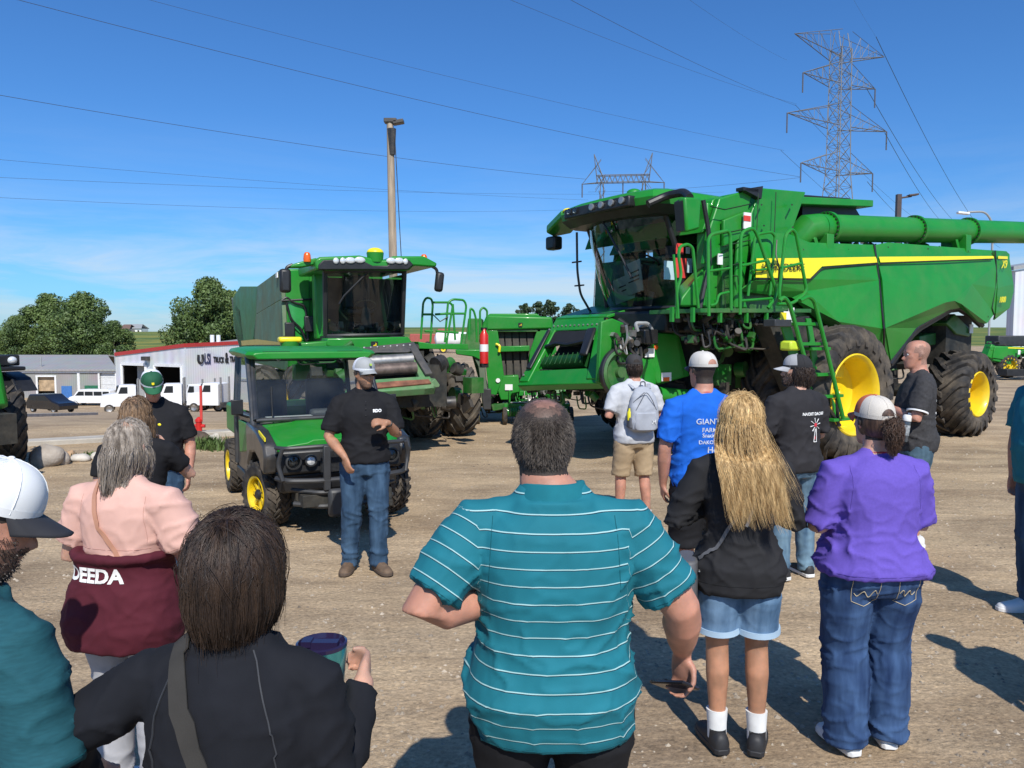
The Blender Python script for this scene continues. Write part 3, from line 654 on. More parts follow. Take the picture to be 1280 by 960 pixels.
# ---------------------------------------------------------------- pylons
GALV = mat('galvanised_steel', (.17,.17,.17), .6, metal=.1, var=.2)
def beam(mb, a, b, r=.09): mb.tube([a, b], r, 4)
def pylon_double(px, d, label):
    c = at(px, 420, d); t = thing('power_pylon', label, 'pylon', (c.x, d, 0), R_(28), 'lattice power pylons')
    H_ = lambda py: at(px, py, d).z
    zt = H_(62); lev = [0, H_(245)-4, H_(215), H_(155), H_(100), zt]
    hw = [3.4, 1.85, 1.3, 1.2, 1.15, 1.15]
    mb = MB()
    def W(z):
        for i in range(5):
            if lev[i] <= z <= lev[i+1]: return hw[i]+(hw[i+1]-hw[i])*(z-lev[i])/(lev[i+1]-lev[i])
        return hw[-1]
    for sx in (-1,1):
        for sy in (-1,1):
            for i in range(5): beam(mb, (sx*hw[i],sy*hw[i],lev[i]), (sx*hw[i+1],sy*hw[i+1],lev[i+1]), .10)
    z = 0; st = 5
    while z < zt-1:
        z2 = min(zt, z+st); a = W(z); b = W(z2)
        for k in range(4):
            s0 = [(-1,-1),(1,-1),(1,1),(-1,1)][k]; s1 = [(1,-1),(1,1),(-1,1),(-1,-1)][k]
            beam(mb, (s0[0]*a,s0[1]*a,z), (s1[0]*b,s1[1]*b,z2), .036); beam(mb, (s1[0]*a,s1[1]*a,z), (s0[0]*b,s0[1]*b,z2), .055); beam(mb, (s0[0]*b,s0[1]*b,z2),(s1[0]*b,s1[1]*b,z2), .036)
        z = z2; st = max(2.2, st*.86)
    mb.build('tower', GALV, t, smooth=False)
    ends = []
    for zl, dl, up, droop in ((H_(212), 8.4, 2.5, 0), (H_(155), 11.6, 2.8, 0), (H_(103), 8.4, 2.8, 0)):
        for s in (-1, 1):
            mb = MB(); w0 = W(zl); tip = V((s*dl, 0, zl+.2))
            for sy in (-1,1):
                beam(mb, (s*w0,sy*w0,zl-.6), tip, .075); beam(mb, (s*w0,sy*w0,zl+up), tip, .06)
                prev = None
                for k in range(1, 4):
                    f = k/4; lo = V((s*w0,sy*w0,zl-.6)).lerp(tip, f); hi = V((s*w0,sy*w0,zl+up)).lerp(tip, f); beam(mb, lo, hi, .04)
                    f2 = (k-1)/4; lo2 = V((s*w0,sy*w0,zl-.6)).lerp(tip, f2); beam(mb, lo2, hi, .04)
                    if sy == 1: beam(mb, lo, V((lo.x,-lo.y,lo.z)), .04)
            mb.build('cross_arm', GALV, t, smooth=False)
            mb = MB(); mb.tube([tip, tip+V((0,0,-3.0))], .11, 6); mb.build('insulator', mat('insulator_dark', (.10,.10,.11), .4), t); ends.append(tip+V((0,0,-3.0)))
    for s in (-1, 1):
        mb = MB(); w0 = W(zt); tip = V((s*10.4, 0, zt+.6))
        for sy in (-1,1):
            beam(mb, (s*w0,sy*w0,zt-1.6), tip, .08); beam(mb, (s*w0,sy*w0,zt+2.6), tip, .05); beam(mb, (s*w0,sy*w0,zt-1.6),(s*w0*.9,sy*w0*.3,zt+2.6), .08)
            for k in range(1,4):
                f = k/4; beam(mb, V((s*w0,sy*w0,zt-1.6)).lerp(tip, f), V((s*w0,sy*w0,zt+2.6)).lerp(tip, f), .04); beam(mb, V((s*w0,sy*w0,zt-1.6)).lerp(tip, f-.25), V((s*w0,sy*w0,zt+2.6)).lerp(tip, f), .04)
        mb.build('cross_arm', GALV, t, smooth=False); ends.append(tip)
    return t, ends
pylon_double(1042, 125, 'tall double circuit lattice pylon above the combine grain tank')
# horizontal-beam pylon further away
d2 = 165; c = at(777, 420, d2); t = thing('power_pylon', 'flat topped lattice pylon behind the new combine cab', 'pylon', (c.x, d2, 0), R_(-6), 'lattice power pylons')
zb2 = at(777, 228, d2).z; mb = MB(); hwx = 8.6
for sx in (-4.4, 4.4):
    for q in (-.7, .7):
        for sy in (-.8, .8): beam(mb, (sx*1.15+q*2,sy*3,0), (sx+q*.4,sy*.6,zb2), .10)
    z = 4
    while z < zb2-1:
        for sy in (-.8,.8): beam(mb, (sx*1.1-1,sy*1.6,z), (sx+.7,sy*1.2,z+3.2), .05); beam(mb, (sx*1.1+1,sy*1.6,z), (sx-.7,sy*1.2,z+3.2), .05)
        z += 3.2
mb.build('tower', GALV, t, smooth=False)
mb = MB()
for sy in (-.6,.6):
    for zz in (0, 1.5): beam(mb, (-5.6,sy,zb2+zz), (5.6,sy,zb2+zz), .09)
    for k in range(10):
        x = -5.6+k*1.12; beam(mb, (x,sy,zb2), (x+.56,sy,zb2+1.5), .05); beam(mb, (x+.56,sy,zb2+1.5), (x+1.12,sy,zb2), .05)
    for s in (-1,1): beam(mb, (s*5.0,sy,zb2), (s*hwx,0,zb2-.2), .08); beam(mb, (s*4.6,sy,zb2+6.5*.75), (s*hwx,0,zb2-.2), .05)
mb.build('cross_arm', GALV, t, smooth=False)
mb = MB()
for s in (-1,1):
    tp = (s*6.1,0,zb2+6.0)
    for sy in (-.6,.6): beam(mb, (s*3.8,sy,zb2), tp, .09); beam(mb, (s*5.4,sy,zb2), tp, .09); 
    beam(mb, (s*4.7,0,zb2+2),(s*5.6,0,zb2+3.4), .06)
mb.build('peak', GALV, t, smooth=False)
for x in (-hwx, 0, hwx):
    mb = MB(); mb.tube([(x,0,zb2-.1),(x,0,zb2-3.0)], .13, 6); mb.build('insulator', MATS['insulator_dark'], t)
# conductors
WIRE = mat('wire_metal', (.06,.065,.08), .5, var=.1)
def wire(p0, p1, sag, r, label):
    p0 = V(p0); p1 = V(p1); pts = []
    for i in range(25):
        f = i/24; p = p0.lerp(p1, f); p.z -= sag*4*f*(1-f); pts.append(p)
    mb = MB(); mb.tube(pts, r, 4); o = mb.build('power_line', WIRE, smooth=False); tag(o, label, 'power line', 'overhead power lines')
wl = [((-60,-22,60), (1000,221,125), 1.2, .022, 'thick power line from the top left corner to the tall pylon'),
 ((120,-18,75), (980,188,125), .8, .016, 'thin power line crossing just above the wooden pole'),
 ((-40,112,90), (733,224,165), 1.0, .030, 'power line passing behind the upper wooden pole'),
 ((-40,196,90), (735,250,165), .6, .017, 'uppermost of three faint level lines on the left'),
 ((-40,220,90), (905,240,200), 1.2, .017, 'middle one of three faint level lines on the left'),
 ((-40,245,90), (720,262,180), 1.0, .017, 'lowest of three faint level lines on the left'),
 ((600,-16,60), (996,130,125), .6, .014, 'faint power line entering at the top centre'),
 ((680,-18,60), (995,132,125), .6, .020, 'darker power line entering at the top right of centre'),
 ((820,-30,60), (983,75,125), .4, .012, 'faint earth wire meeting the left tip of the pylon top'),
 ((1050,-30,60), (1095,46,125), .1, .010, 'faint earth wire dropping to the right tip of the pylon top'),
 ((1095,46,125), (1250,310,330), 5, .05, 'faint earth wire sagging right from the pylon top'),
 ((1084,112,125), (1202,285,300), 2.5, .05, 'right hand line from the upper pylon arm'),
 ((1106,166,125), (1180,280,300), 1.5, .05, 'right hand line from the middle pylon arm'),
 ((1084,227,125), (1125,270,300), .5, .05, 'right hand line from the lowest pylon arm'),
 ((994,131,125), (1170,290,300), 2, .035, 'line from the upper left insulator crossing behind the pylon'),
 ((976,188,125), (1110,300,300), 1, .035, 'line from the middle left insulator crossing behind the pylon'),
 ((735,240,165), (1000,222,125), .5, .02, 'faint line joining the two pylons')]
for a, b_, sg, r, lab in wl: wire(at(*a), at(*b_), sg, r, lab)
# ================================================================ WHEELS
def ag_tyre(parent, c, R, W, rr, nl=22, lugh=.06, side=1, m=RUBBER, lugw=.07, sweep=.55, round_=.10):
    """agricultural lug tyre, axis along local Y"""
    mb = MB(); hw = W/2; Rc = R-lugh
    mb.lathe([(rr,-hw*.72),(rr+.03,-hw*.82),(rr+(Rc-rr)*.45,-hw*1.0),(Rc-round_*1.2,-hw*.97),(Rc-round_*.4,-hw*.82),(Rc,-hw*.5),(Rc+.01,0),(Rc,hw*.5),(Rc-round_*.4,hw*.82),(Rc-round_*1.2,hw*.97),(rr+(Rc-rr)*.45,hw*1.0),(rr+.03,hw*.82),(rr,hw*.72)], (0,0,0), (0,1,0), 48)
    def surf(y, h):  # radius at lateral y
        a = abs(y)/hw
        r = Rc if a < .5 else (Rc-round_*.4*((a-.5)/.32) if a < .82 else Rc-round_*.4-round_*.8*(a-.82)/.15)
        return r+h
    for sgn in (-1, 1):
        for k in range(nl):
            a0 = 2*PI*(k+(.5 if sgn > 0 else 0))/nl; rings = []
            path = [(-.04, 0), (.25, .22), (.55, .55), (.82, .82), (.97, .92), (1.0, .96)]
            for i, (t, s_) in enumerate(path):
                y = sgn*t*hw*1.0; an = a0+s_*sweep*side; tap = 1.0+.25*t
                rt = surf(y, lugh*(1 if i < 4 else .75 if i == 4 else .15)); rb = surf(y, -.03) - (.03 if i < 5 else .09)
                if i == 5: rt = surf(y, 0)-.08
                ring = []
                for (dr, dw) in ((rb, -.62), (rt, -.42), (rt, .42), (rb, .62)):
                    da = dw*lugw*tap/R
                    yy = y+sgn*(.012 if i >= 4 else 0)
                    ring.append(V((math.cos(an+da)*dr, yy, math.sin(an+da)*dr)))
                rings.append(ring)
            mb.loft(rings)
    o = mb.build('tyre', m, parent, ang=40); o.location = c
    return o
def dish_rim(parent, c, rr, W, side, m=YELLOW, depth=.5, holes=True, parts=True, pads=0):
    """side=+1: outer face towards +Y"""
    hw = W/2; s = side; mb = MB(); dy = hw*depth
    prof = [(rr+.035, s*hw*.80),(rr+.05, s*hw*.86),(rr+.03, s*hw*.90),(rr-.01, s*hw*.82),(rr-.03, s*hw*.62),(rr-.05, s*(hw*.4)),(rr*.86, s*(hw*.62-dy)),(rr*.70, s*(hw*.50-dy)),(rr*.45, s*(hw*.56-dy)),(rr*.30, s*(hw*.60-dy)),(rr*.26, s*(hw*.66-dy)),(rr*.14, s*(hw*.68-dy)),(.002, s*(hw*.68-dy))]
    mb.lathe(prof, (0,0,0), (0,1,0), 48)
    o = mb.build('rim', m, parent, ang=40); o.location = c
    if parts:
        mb = MB()
        for k in range(10):
            a = 2*PI*k/10; p = V((math.cos(a)*rr*.20, s*(hw*.66-dy), math.sin(a)*rr*.20)); mb.cyl(p, p+V((0,s*.045,0)), .018, n=6)
        mb.lathe([(rr*.10, s*(hw*.68-dy)),(rr*.10, s*(hw*.68-dy+.10)),(rr*.07, s*(hw*.68-dy+.12)),(.002, s*(hw*.68-dy+.12))], (0,0,0), (0,1,0), 16)
        mb.build('hub', m, o)
    for k in range(pads):
        a = PI*(.5)+(.0 if k == 0 else PI)+.05; mb = MB()
        u = V((math.cos(a),0,math.sin(a))); t = V((-math.sin(a),0,math.cos(a))); cc = u*rr*.58+V((0,s*(hw*.56-dy+.02),0))
        mb.prism([cc+t*x*rr+u*y*rr for x, y in ((-.30,-.16),(.30,-.16),(.36,.22),(-.36,.22))], (0,s*.05,0)); mb.build('wheel_weight', m, o, bevel=.02)
    return o
def wheel(name, parent, c, R, W, rr, side, rot=0, nl=22, lugh=.06, depth=.5, pads=0, m=YELLOW, both=False, rb=RUBBER, lugw=.07):
    w_ = bpy.data.objects.new(name, None); COL.objects.link(w_); w_.parent = parent; w_.location = c; w_.rotation_euler = (0, 0, rot)
    ty = ag_tyre(w_, (0,0,0), R, W, rr, nl, lugh, side, rb, lugw); rm = dish_rim(w_, (0,0,0), rr, W, side, m, depth, pads=pads)
    return w_
def pipe_part(name, parent, paths, r, m, rad=.08, n=8):
    mb = MB()
    for p in paths: mb.bent(p, r, n, rad)
    return mb.build(name, m, parent)
def panel(name, parent, pts, m, thick=(0,-.05,0), bevel=.02, ang=35):
    mb = MB(); mb.prism(pts, thick); return mb.build(name, m, parent, bevel=bevel, ang=ang)
HOSE = mat('hydraulic_hose', (.014,.014,.014), .4, var=.3)
def clutter(name, parent, lo, hi, n, seed, mats=(DARK, GREEN_DK, BLACKM), smin=.05, smax=.25):
    """dense machinery behind panels: small housings, rods and hoses as one part per material"""
    rnd = random.Random(seed)
    for mi, m in enumerate(mats):
        mb = MB()
        for k in range(n//len(mats)):
            c = V([rnd.uniform(lo[i], hi[i]) for i in range(3)]); q = rnd.random()
            if q < .4: mb.box(c, [rnd.uniform(smin, smax) for _ in range(3)], (0, rnd.choice((0, .3, -.5)), rnd.choice((0, .2))))
            elif q < .7: mb.cyl(c, c+V((rnd.uniform(-.1,.1), rnd.choice((.15,-.15,.05)), rnd.uniform(-.1,.1))), rnd.uniform(.03, smax*.5), n=12)
            else:
                e = V([rnd.uniform(lo[i], hi[i]) for i in range(3)]); e = c+(e-c)*.5; mb.bent([c, c+V((0,.05,-.2)), e+V((0,.05,-.2)), e], rnd.uniform(.010,.022), 6, .12)
        mb.build(name, m, parent, bevel=0)

def deer_mark(parent, c, x, y, s, m1=DECALY, m2=None):
    """small leaping-animal shield badge: yellow rounded shield with green mark"""
    x = V(x).normalized(); y = V(y).normalized(); z = x.cross(y); c = V(c)
    mb = MB(); P = [(-.5,.35),(-.4,.46),(.4,.46),(.5,.35),(.42,-.40),(.34,-.5),(-.34,-.5),(-.42,-.40)]
    mb.prism([c+x*a*s+y*b*s for a, b in P], z*.006); o = mb.build('emblem', m1, parent)
    mb = MB(); D = [(-.30,-.28),(-.10,-.02),(.12,.02),(.16,.30),(.26,.14),(.34,.12),(.24,.02),(.26,-.08),(.34,-.26),(.14,-.12),(-.06,-.16),(-.14,-.30),(-.16,-.14)]
    mb.prism([c+z*.007+x*a*s+y*b*s for a, b in D], z*.004); mb.build('emblem_mark', m2 or GREEN, o)
    return o
CABSEAT = mat('seat_fabric', (.05,.045,.035), .8, var=.3)
PAPER = mat('paper', (.75,.74,.70), .7, var=.05); PAPERB = mat('pale_blue_paper', (.45,.62,.66), .7, var=.08)

# ================================================================ NEW COMBINE (right)
TH = R_(57)
F1 = Frame(4.054, 13.966, math.atan2(-math.cos(TH), -math.sin(TH)))
cb = thing('combine_harvester', 'huge new green combine with yellow side stripe, ladder and folded auger on the right', 'combine harvester', (F1.o[0], F1.o[1], 0), F1.a, 'green combines on display')
def S(px, py, w_): return F1.on(px, py, 1, w_)
def X(px, py, x_): return F1.on(px, py, 0, x_)
# ---- side shields: outline traced on the plane of the panel, with creases pushed in
PW = 1.75
def sidepanel(name, outline, w_, th=.07, m=GREEN, parent=cb, bevel=.018):
    pts = [S(px, py, w_) for px, py in outline]; return panel(name, parent, pts, m, (0,-th,0), bevel)
def mesh_panel(name, verts, faces, m, parent, thick=.03, bevel=.0):
    mb = MB(); mb._add([V(v) for v in verts], faces); o = mb.build(name, m, parent, smooth=False, recalc=True)
    sd = o.modifiers.new('thickness', 'SOLIDIFY'); sd.thickness = thick; sd.offset = -1
    return o
# forward shield (between ladder and seam) – creased: vertices (px,py,lateral)
def PV(l): return [S(a, b, w_) for a, b, w_ in l]
fv = PV([(937,290,1.62),(985,292,1.66),(1012,303,1.68),(1092,306,1.68),   # 0-3 top edge
         (941,322,1.72),(1016,322,1.72),(1094,320,1.73),                 # 4-6 stripe top
         (943,350,1.74),(1012,349,1.74),(1026,333,1.745),(1096,328,1.75),   # 7-10 stripe bottom
         (925,364,1.66),(1008,364,1.70),(1055,397,1.84),(1100,350,1.80),  # 11-14
         (990,372,1.62),(1020,399,1.58),(1048,402,1.84),(1105,411,1.86),   # 15-18
         (1112,452,1.62),(1080,430,1.66)])
ff = [(0,1,5,4),(1,2,6,5),(2,3,6),(4,5,8,7),(5,6,10,9),(5,9,8),(7,8,12,11),(8,9,14,12),(9,10,14),(12,14,13),(14,18,13),(11,12,15),(12,13,17,15),(15,17,16),(17,13,18,20),(16,17,20),(18,19,20)]
mesh_panel('front_side_shield', fv, ff, GREEN, cb)
rv = PV([(1094,306,1.68),(1110,303,1.68),(1240,313,1.66),
         (1096,320,1.73),(1240,319,1.70),(1098,328,1.75),(1243,323,1.71),
         (1103,350,1.80),(1244.5,332,1.72),(1245.5,340,1.72),
         (1107,410,1.87),(1182,378,1.85),(1193,376,1.85),(1202,380,1.84),(1234,404,1.70),(1243,392,1.66),
         (1114,452,1.62),(1140,420,1.64),(1147,410,1.64),(1188,387,1.66),(1200,385,1.66),(1226,406,1.62),
         (1160,392,1.86),(1215,355,1.80),(1246,360,1.72)])
rf = [(0,1,3),(1,2,4,3),(3,4,6,5),(5,6,8,7),(8,9,23,7),(7,23,11,10),(23,13,12,11),(9,24,15,23),(23,15,14,13),(10,11,19,18),(11,12,20,19),(12,13,20),(13,14,21,20),(10,18,17,16)]
mesh_panel('rear_side_shield', rv, rf, GREEN, cb)
ev = PV([(1245,313,1.66),(1258,314,1.60),(1262,318,1.55),(1246,322,1.70),(1262,324,1.60),(1267,355,1.55),(1247,360,1.72),(1245,392,1.66),(1243,400,1.60),(1262,385,1.50),(1267,365,1.52)])
ef = [(0,1,2,4,3),(3,4,5,6),(6,5,10,9,7),(7,9,8)]
mesh_panel('tail_shield', ev, ef, GREEN, cb)
# closures: rear end and inner body so no view shows a hollow shell
mb = MB()
tail = [S(1258,316,1.55), S(1267,355,1.5), S(1262,388,1.45), S(1243,400,1.45)]
mb.prism([(p.x, 1.5, p.z) for p in [S(1100,306,1.5),S(1258,316,1.5),S(1266,352,1.5),S(1258,386,1.5),S(1225,388,1.5),S(1197,372,1.5),S(1150,388,1.5),S(1118,420,1.5),S(1000,420,1.5),S(900,400,1.5),S(905,310,1.5)]], (0,-3.0,0))
mb.build('body_core', GREEN_DK, cb)
# black seam and arch lip
mb = MB()
for a, b_ in (((1093,306,1.70),(1096,328,1.76)),((1096,328,1.76),(1105,411,1.88)),((1105,411,1.88),(1105,436,1.74)),((1105,436,1.74),(1113,456,1.63))): mb.tube([S(*a), S(*b_)], .018, 6)
for a, b_ in (((1244,313,1.68),(1246,345,1.73)),((1246,345,1.73),(1240,385,1.69)),((1240,385,1.69),(1244,398,1.66))): mb.tube([S(*a), S(*b_)], .012, 6)
mb.build('panel_seam', BLACK, cb)
mb = MB(); arch = [(1112,455),(1138,419),(1147,408),(1188,385),(1199,384),(1210,390),(1228,407)]
mb.tube([S(a, b_, 1.62) for a, b_ in arch], .045, 8); inner = [(1116,458),(1143,421),(1152,413),(1189,391),(1198,390),(1208,396),(1224,410)]
pts_o = [S(a, b_, 1.60) for a, b_ in arch]; pts_i = [S(a, b_, 1.58) for a, b_ in inner]
for i in range(len(arch)-1): mb.quad(pts_o[i], pts_o[i+1], pts_i[i+1], pts_i[i])
mb.build('wheel_arch_liner', BLACK, cb)
# yellow stripe
mb = MB(); sv = PV([(945,323,1.733),(1016,322.5,1.733),(1094,321,1.743),(1097,328,1.764),(1027,333,1.76),(1012,348,1.755),(944,347,1.75)])
mb.quad(*sv); sv = PV([(1098,321,1.746),(1241,320,1.716),(1242,323,1.726),(1100,328,1.766)]); mb.quad(*sv); sv = PV([(1247,320,1.705),(1259,320.5,1.63),(1259,324,1.63),(1247,323.5,1.715)]); mb.quad(*sv)
o = mb.build('yellow_stripe', DECALY, cb, recalc=False)
for v in o.data.vertices: v.co.y += .010
mb = MB()
mb.bent([S(a, b_, 1.77) for a, b_ in ((944,349),(1013,350),(1028,335),(1095,330))], .012, 5, .1); mb.tube([S(a, b_, 1.78) for a, b_ in ((1100,330),(1180,326))]+[S(1240,324.5,1.74)], .011, 5)
mb.build('stripe_edge', BLACK, cb)
p = S(979, 334.5, 1.77); pe = S(1011, 334.5, 1.77)
tdir = (pe-p); place_text('JOHN DEERE', .155, p+V((0,.012,0)), tdir, V((0,-.03,1)), mat('decal_black', (.012,.012,.012), .5), 'lettering', cb, extrude=.003, bold=0, xscale=1.15)
td = S(1258,331,1.66)-S(1248,331,1.70)
place_text('X9', .23, S(1253.5, 331, 1.70)+V((0,.03,0)), td, (0,0,1), DECALY, 'lettering', cb, extrude=.003, bold=.001, shear=.2)
place_text('1000', .17, S(1251, 375, 1.70)+V((0,.03,0)), td, (.0,0,1), DECALY, 'lettering', cb, extrude=.003, bold=.001, shear=.3)
# ---- grain tank
gt = []
tx0 = S(945,240,1.5).x; tx1 = S(1000,242,1.5).x; tz = S(960,238,1.5).z
Pn = [S(945,236,1.45), S(1001,241,1.45), S(999,292,1.7), S(937,296,1.7)]
mb = MB()
mb.loft([[V((a.x, w_, a.z)) for a in q] for q, w_ in ((Pn, 1.55), (Pn, -1.55))]); mb.build('grain_tank', GREEN, cb, bevel=.02)
mb = MB()   # front extension leaning forward with window opening frame
e0 = [S(888,250,1.35), S(937,236,1.45), S(934,300,1.65), S(884,330,1.6), S(884,290,1.5)]
mb.prism([(a.x, 1.45, a.z) for a in e0], (0,.08,0)); mb.prism([(a.x-.8, -1.45, a.z) for a in e0], (0,-.08,0))
mb.prism([(e0[0].x,1.40,e0[0].z),(e0[0].x,-1.40,e0[0].z),(e0[4].x,-1.40,e0[4].z),(e0[4].x,1.40,e0[4].z)], (-.1,0,.05))
mb.build('tank_extension', GREEN, cb, bevel=.02)
panel('tank_side_panel', cb, [S(a, b_, 1.62) for a, b_ in ((905,275),(938,262),(940,292),(905,308))], GREEN, (0,-.06,0), .015)
mb = MB(); q = [S(921,238,1.5), S(946,234,1.5), S(944,250,1.5)]; mb.prism(q, (0,.12,0)); mb.box(S(934,238,1.55),(.34,.14,.05)); mb.build('tank_hinge', BLACK, cb)
mb = MB(); a0 = S(1001,246,1.35); a1 = S(1092,250,1.35)
mb.prism([(a0.x+.05,1.35,a0.z),(a1.x,1.35,a1.z),(a1.x,1.35,a1.z-.12),(a0.x,1.35,a0.z-.12)], (0,-2.7,0)); mb.build('tank_cover', GREEN, cb, bevel=.015)
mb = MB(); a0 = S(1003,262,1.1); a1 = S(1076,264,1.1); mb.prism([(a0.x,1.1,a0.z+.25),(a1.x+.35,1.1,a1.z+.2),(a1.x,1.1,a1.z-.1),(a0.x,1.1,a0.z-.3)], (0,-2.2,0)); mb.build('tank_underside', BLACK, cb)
# deck under the auger
mb = MB(); a0 = S(1000,303,1.5); a1 = S(1240,312,1.5); mb.prism([(a0.x,1.55,a0.z-.3),(a1.x,1.55,a1.z-.15),(a1.x,1.55,a1.z-.02),(a0.x,1.55,a0.z)], (0,-3.1,0)); mb.build('top_deck', GREEN_DK, cb)
clutter('engine_deck', cb, (S(1235,300,1.3).x, .6, 3.55), (S(1010,300,1.3).x, 1.45, 3.75), 70, 5, (DARK, GREEN_DK, GREYM), .04, .16)
# ---- unloading auger folded back along the top
AW = 1.45
ax0 = S(1022,285,AW); ax1 = S(1285,291,AW); ar = abs((S(1100,267,AW)-S(1100,296,AW)).z)/2*1.13
adir = (ax1-ax0).normalized()
mb = MB(); mb.tube([ax0, ax0.lerp(ax1,.25), ax0.lerp(ax1,.5), ax0.lerp(ax1,.75), ax1+adir*.9], ar, 28); mb.build('auger_tube', GREEN, cb, ang=40)
mb = MB(); mb.tube([ax0+V((.0,0,0)), ax0+V((.22,-.02,-.02)), ax0+V((.36,-.18,-.22)), ax0+V((.40,-.25,-.6))], [ar*1.02, ar*1.05, ar*1.0, ar*.9], 24); mb.build('auger_elbow', GREEN, cb, ang=40)
for px in (1033, 1142, 1209):
    c = S(px, 285.5 if px < 1100 else (287 if px < 1180 else 289), AW); mb = MB(); c = ax0+adir*((c-ax0).dot(adir))
    mb.tube([c-adir*.035, c+adir*.035], ar+.045, 28); fl = mb.build('auger_flange', GREEN, cb)
    mb = MB(); a_, b_ = frame_from(adir)
    for k in range(24):
        q = c+(a_*math.cos(k*PI/12)+b_*math.sin(k*PI/12))*(ar+.02); mb.cyl(q-adir*.06, q+adir*.06, .014, n=6)
    mb.build('bolt', BLACKM, fl)
mb = MB(); c = ax1+adir*.75; mb.box(c+V((0,0,-.5)),(.5,.45,.5)); mb.build('spout_boot', BLACK, cb, bevel=.05)
mb = MB()
for px in (1022, 1195): q = S(px, 300, AW); mb.box((q.x,AW,q.z-.1),(.18,.5,.35)); mb.box((q.x+.2,AW+.1,q.z-.12),(.08,.1,.3),(0,.5,0))
mb.build('auger_cradle', GREEN, cb, bevel=.01)
# ---- cab
cabz0 = 2.42; cabw = .92
xf0, xf1 = 2.50, 2.98       # front glass bottom / top
zt_ = 3.87; xr = 1.25
def gq(name, pts, m=GLASS, parent=cb, th=.012): 
    mb = MB(); mb.quad(*pts); o = mb.build(name, m, parent, recalc=False, smooth=False); return o
# curved windscreen
ws = MB(); rows = []
for j in range(7):
    t = j/6; z = cabz0+(zt_-cabz0)*t; xb = xf0+(xf1-xf0)*t+.14*math.sin(PI*t)*.6
    rows.append([V((xb-.30*(abs(k)/6)**2.4, k/6*cabw, z)) for k in range(-6, 7)])
ws.loft(rows, caps=False, close=False); ws.build('windscreen', GLASS, cb, ang=60, recalc=False)
ex, ext = xf0-.30, xf1-.30
for s in (1, -1):
    mb = MB(); mb.quad((ex-.03,s*(cabw+.01),cabz0+.05),(1.45,s*(cabw+.03),cabz0+.05),(1.45,s*(cabw+.03),zt_),(ext-.04,s*(cabw+.01),zt_)); mb.build('side_window', GLASS, cb, recalc=False)
    mb = MB(); mb.tube([(ex+.02,s*cabw,cabz0-.05),(ex+.17,s*(cabw+.02),(cabz0+zt_)/2),(ext+.03,s*cabw,zt_+.03)], .045, 8, up=V((0,1,0)))
    mb.tube([(1.43,s*(cabw+.02),cabz0-.1),(1.40,s*(cabw+.02),zt_+.05)], .06, 8, up=V((0,1,0))); mb.tube([(ex,s*(cabw+.02),cabz0),(1.43,s*(cabw+.02),cabz0)], .045, 8)
    mb.build('cab_pillar', BLACK, cb)
mb = MB(); mb.box(((ex+1.2)/2+.05,0,cabz0-.06),(ex-1.1,1.8,.14)); mb.prism([(1.2,-.9,cabz0),(1.2,.9,cabz0),(1.2,.9,zt_),(1.2,-.9,zt_)], (-.06,0,0)); mb.build('cab_shell', BLACK, cb)
mb = MB(); mb.tube([rows[0][k] for k in range(13)], .04, 6); mb.tube([rows[-1][k] for k in range(13)], .05, 6); mb.build('windscreen_seal', BLACK, cb)
# interior: seat, wheel, column, papers, painted ground reflection
mb = MB(); mb.box((1.75,0,cabz0+.35),(.5,.5,.16)); mb.box((1.50,0,cabz0+.75),(.14,.5,.75),(0,-.1,0)); mb.box((1.5,0,cabz0+1.2),(.1,.3,.2)); mb.box((1.75,0,cabz0+.15),(.35,.35,.3)); mb.build('cab_seat', CABSEAT, cb, bevel=.05)
mb = MB(); mb.tube([(2.35,0,cabz0+.05),(2.2,0,cabz0+.72)], [.10,.06], 10); mb.lathe([(.20,-.015),(.225,0),(.20,.015),(.18,0),(.20,-.015)], (2.17,0,cabz0+.80), (-.5,0,1), 24); mb.box((2.17,0,cabz0+.78),(.3,.06,.04)); mb.build('steering_column', BLACK, cb)
mb = MB(); mb.box((1.9,.42,cabz0+.55),(.6,.16,.12)); mb.box((2.1,.55,cabz0+.9),(.08,.3,.22),(0,0,.4)); mb.box((2.25,.72,cabz0+1.0),(.05,.10,.25)); mb.build('armrest_console', CHAR, cb, bevel=.02)
def sheet(px, py, x_, w_, h_, tilt, m, nm='paper_or_reflection_sheet'):
    c = X(px, py, x_); mb = MB(); mb.box((0,0,0),(.012,w_,h_)); o = mb.build(nm, m, cb); o.location = c; o.rotation_euler = (tilt, 0, 0); return o
sheet(783, 360, 2.35, .62, .42, .22, PAPERB); s2 = sheet(792, 347, 2.42, .40, .52, .20, PAPERB)
sheet(789, 378, 2.28, .16, .50, .1, mat('cardboard', (.50,.34,.16), .8))
sheet(803, 372, 2.2, .5, .3, -.3, mat('pale_ground_reflection', (.22,.25,.22), .5))  # no paper: pale panel painted as the ground's reflection in the glass
mb = MB()
c = X(783, 360, 2.37)
for (px, py, x_, w_) in ((783,356,2.37,.4),(785,361,2.37,.32),(792,340,2.44,.25),(793,346,2.44,.22),(792,351,2.44,.25)):
    q = X(px, py, x_); mb.box(q, (.008, w_, .018), (.22,0,0))
mb.build('handwriting', mat('ink', (.03,.03,.05), .6), cb)
# side window notices (red tags, white paper)
def tagbox(px, py, w_, h_, m, yv=cabw+.05):
    c = S(px, py, yv); mb = MB(); mb.box(c, (w_,.012,h_)); return mb.build('window_notice', m, cb)
REDTAG = mat('red_tag', (.75,.07,.06), .5)
tagbox(849.5,311,.15,.16,REDTAG); tagbox(851,335,.22,.30,REDTAG, cabw+.06); tagbox(838,338,.26,.28,PAPERB); tagbox(860,313,.08,.10,PAPER); tagbox(862,332,.10,.22,PAPERB)
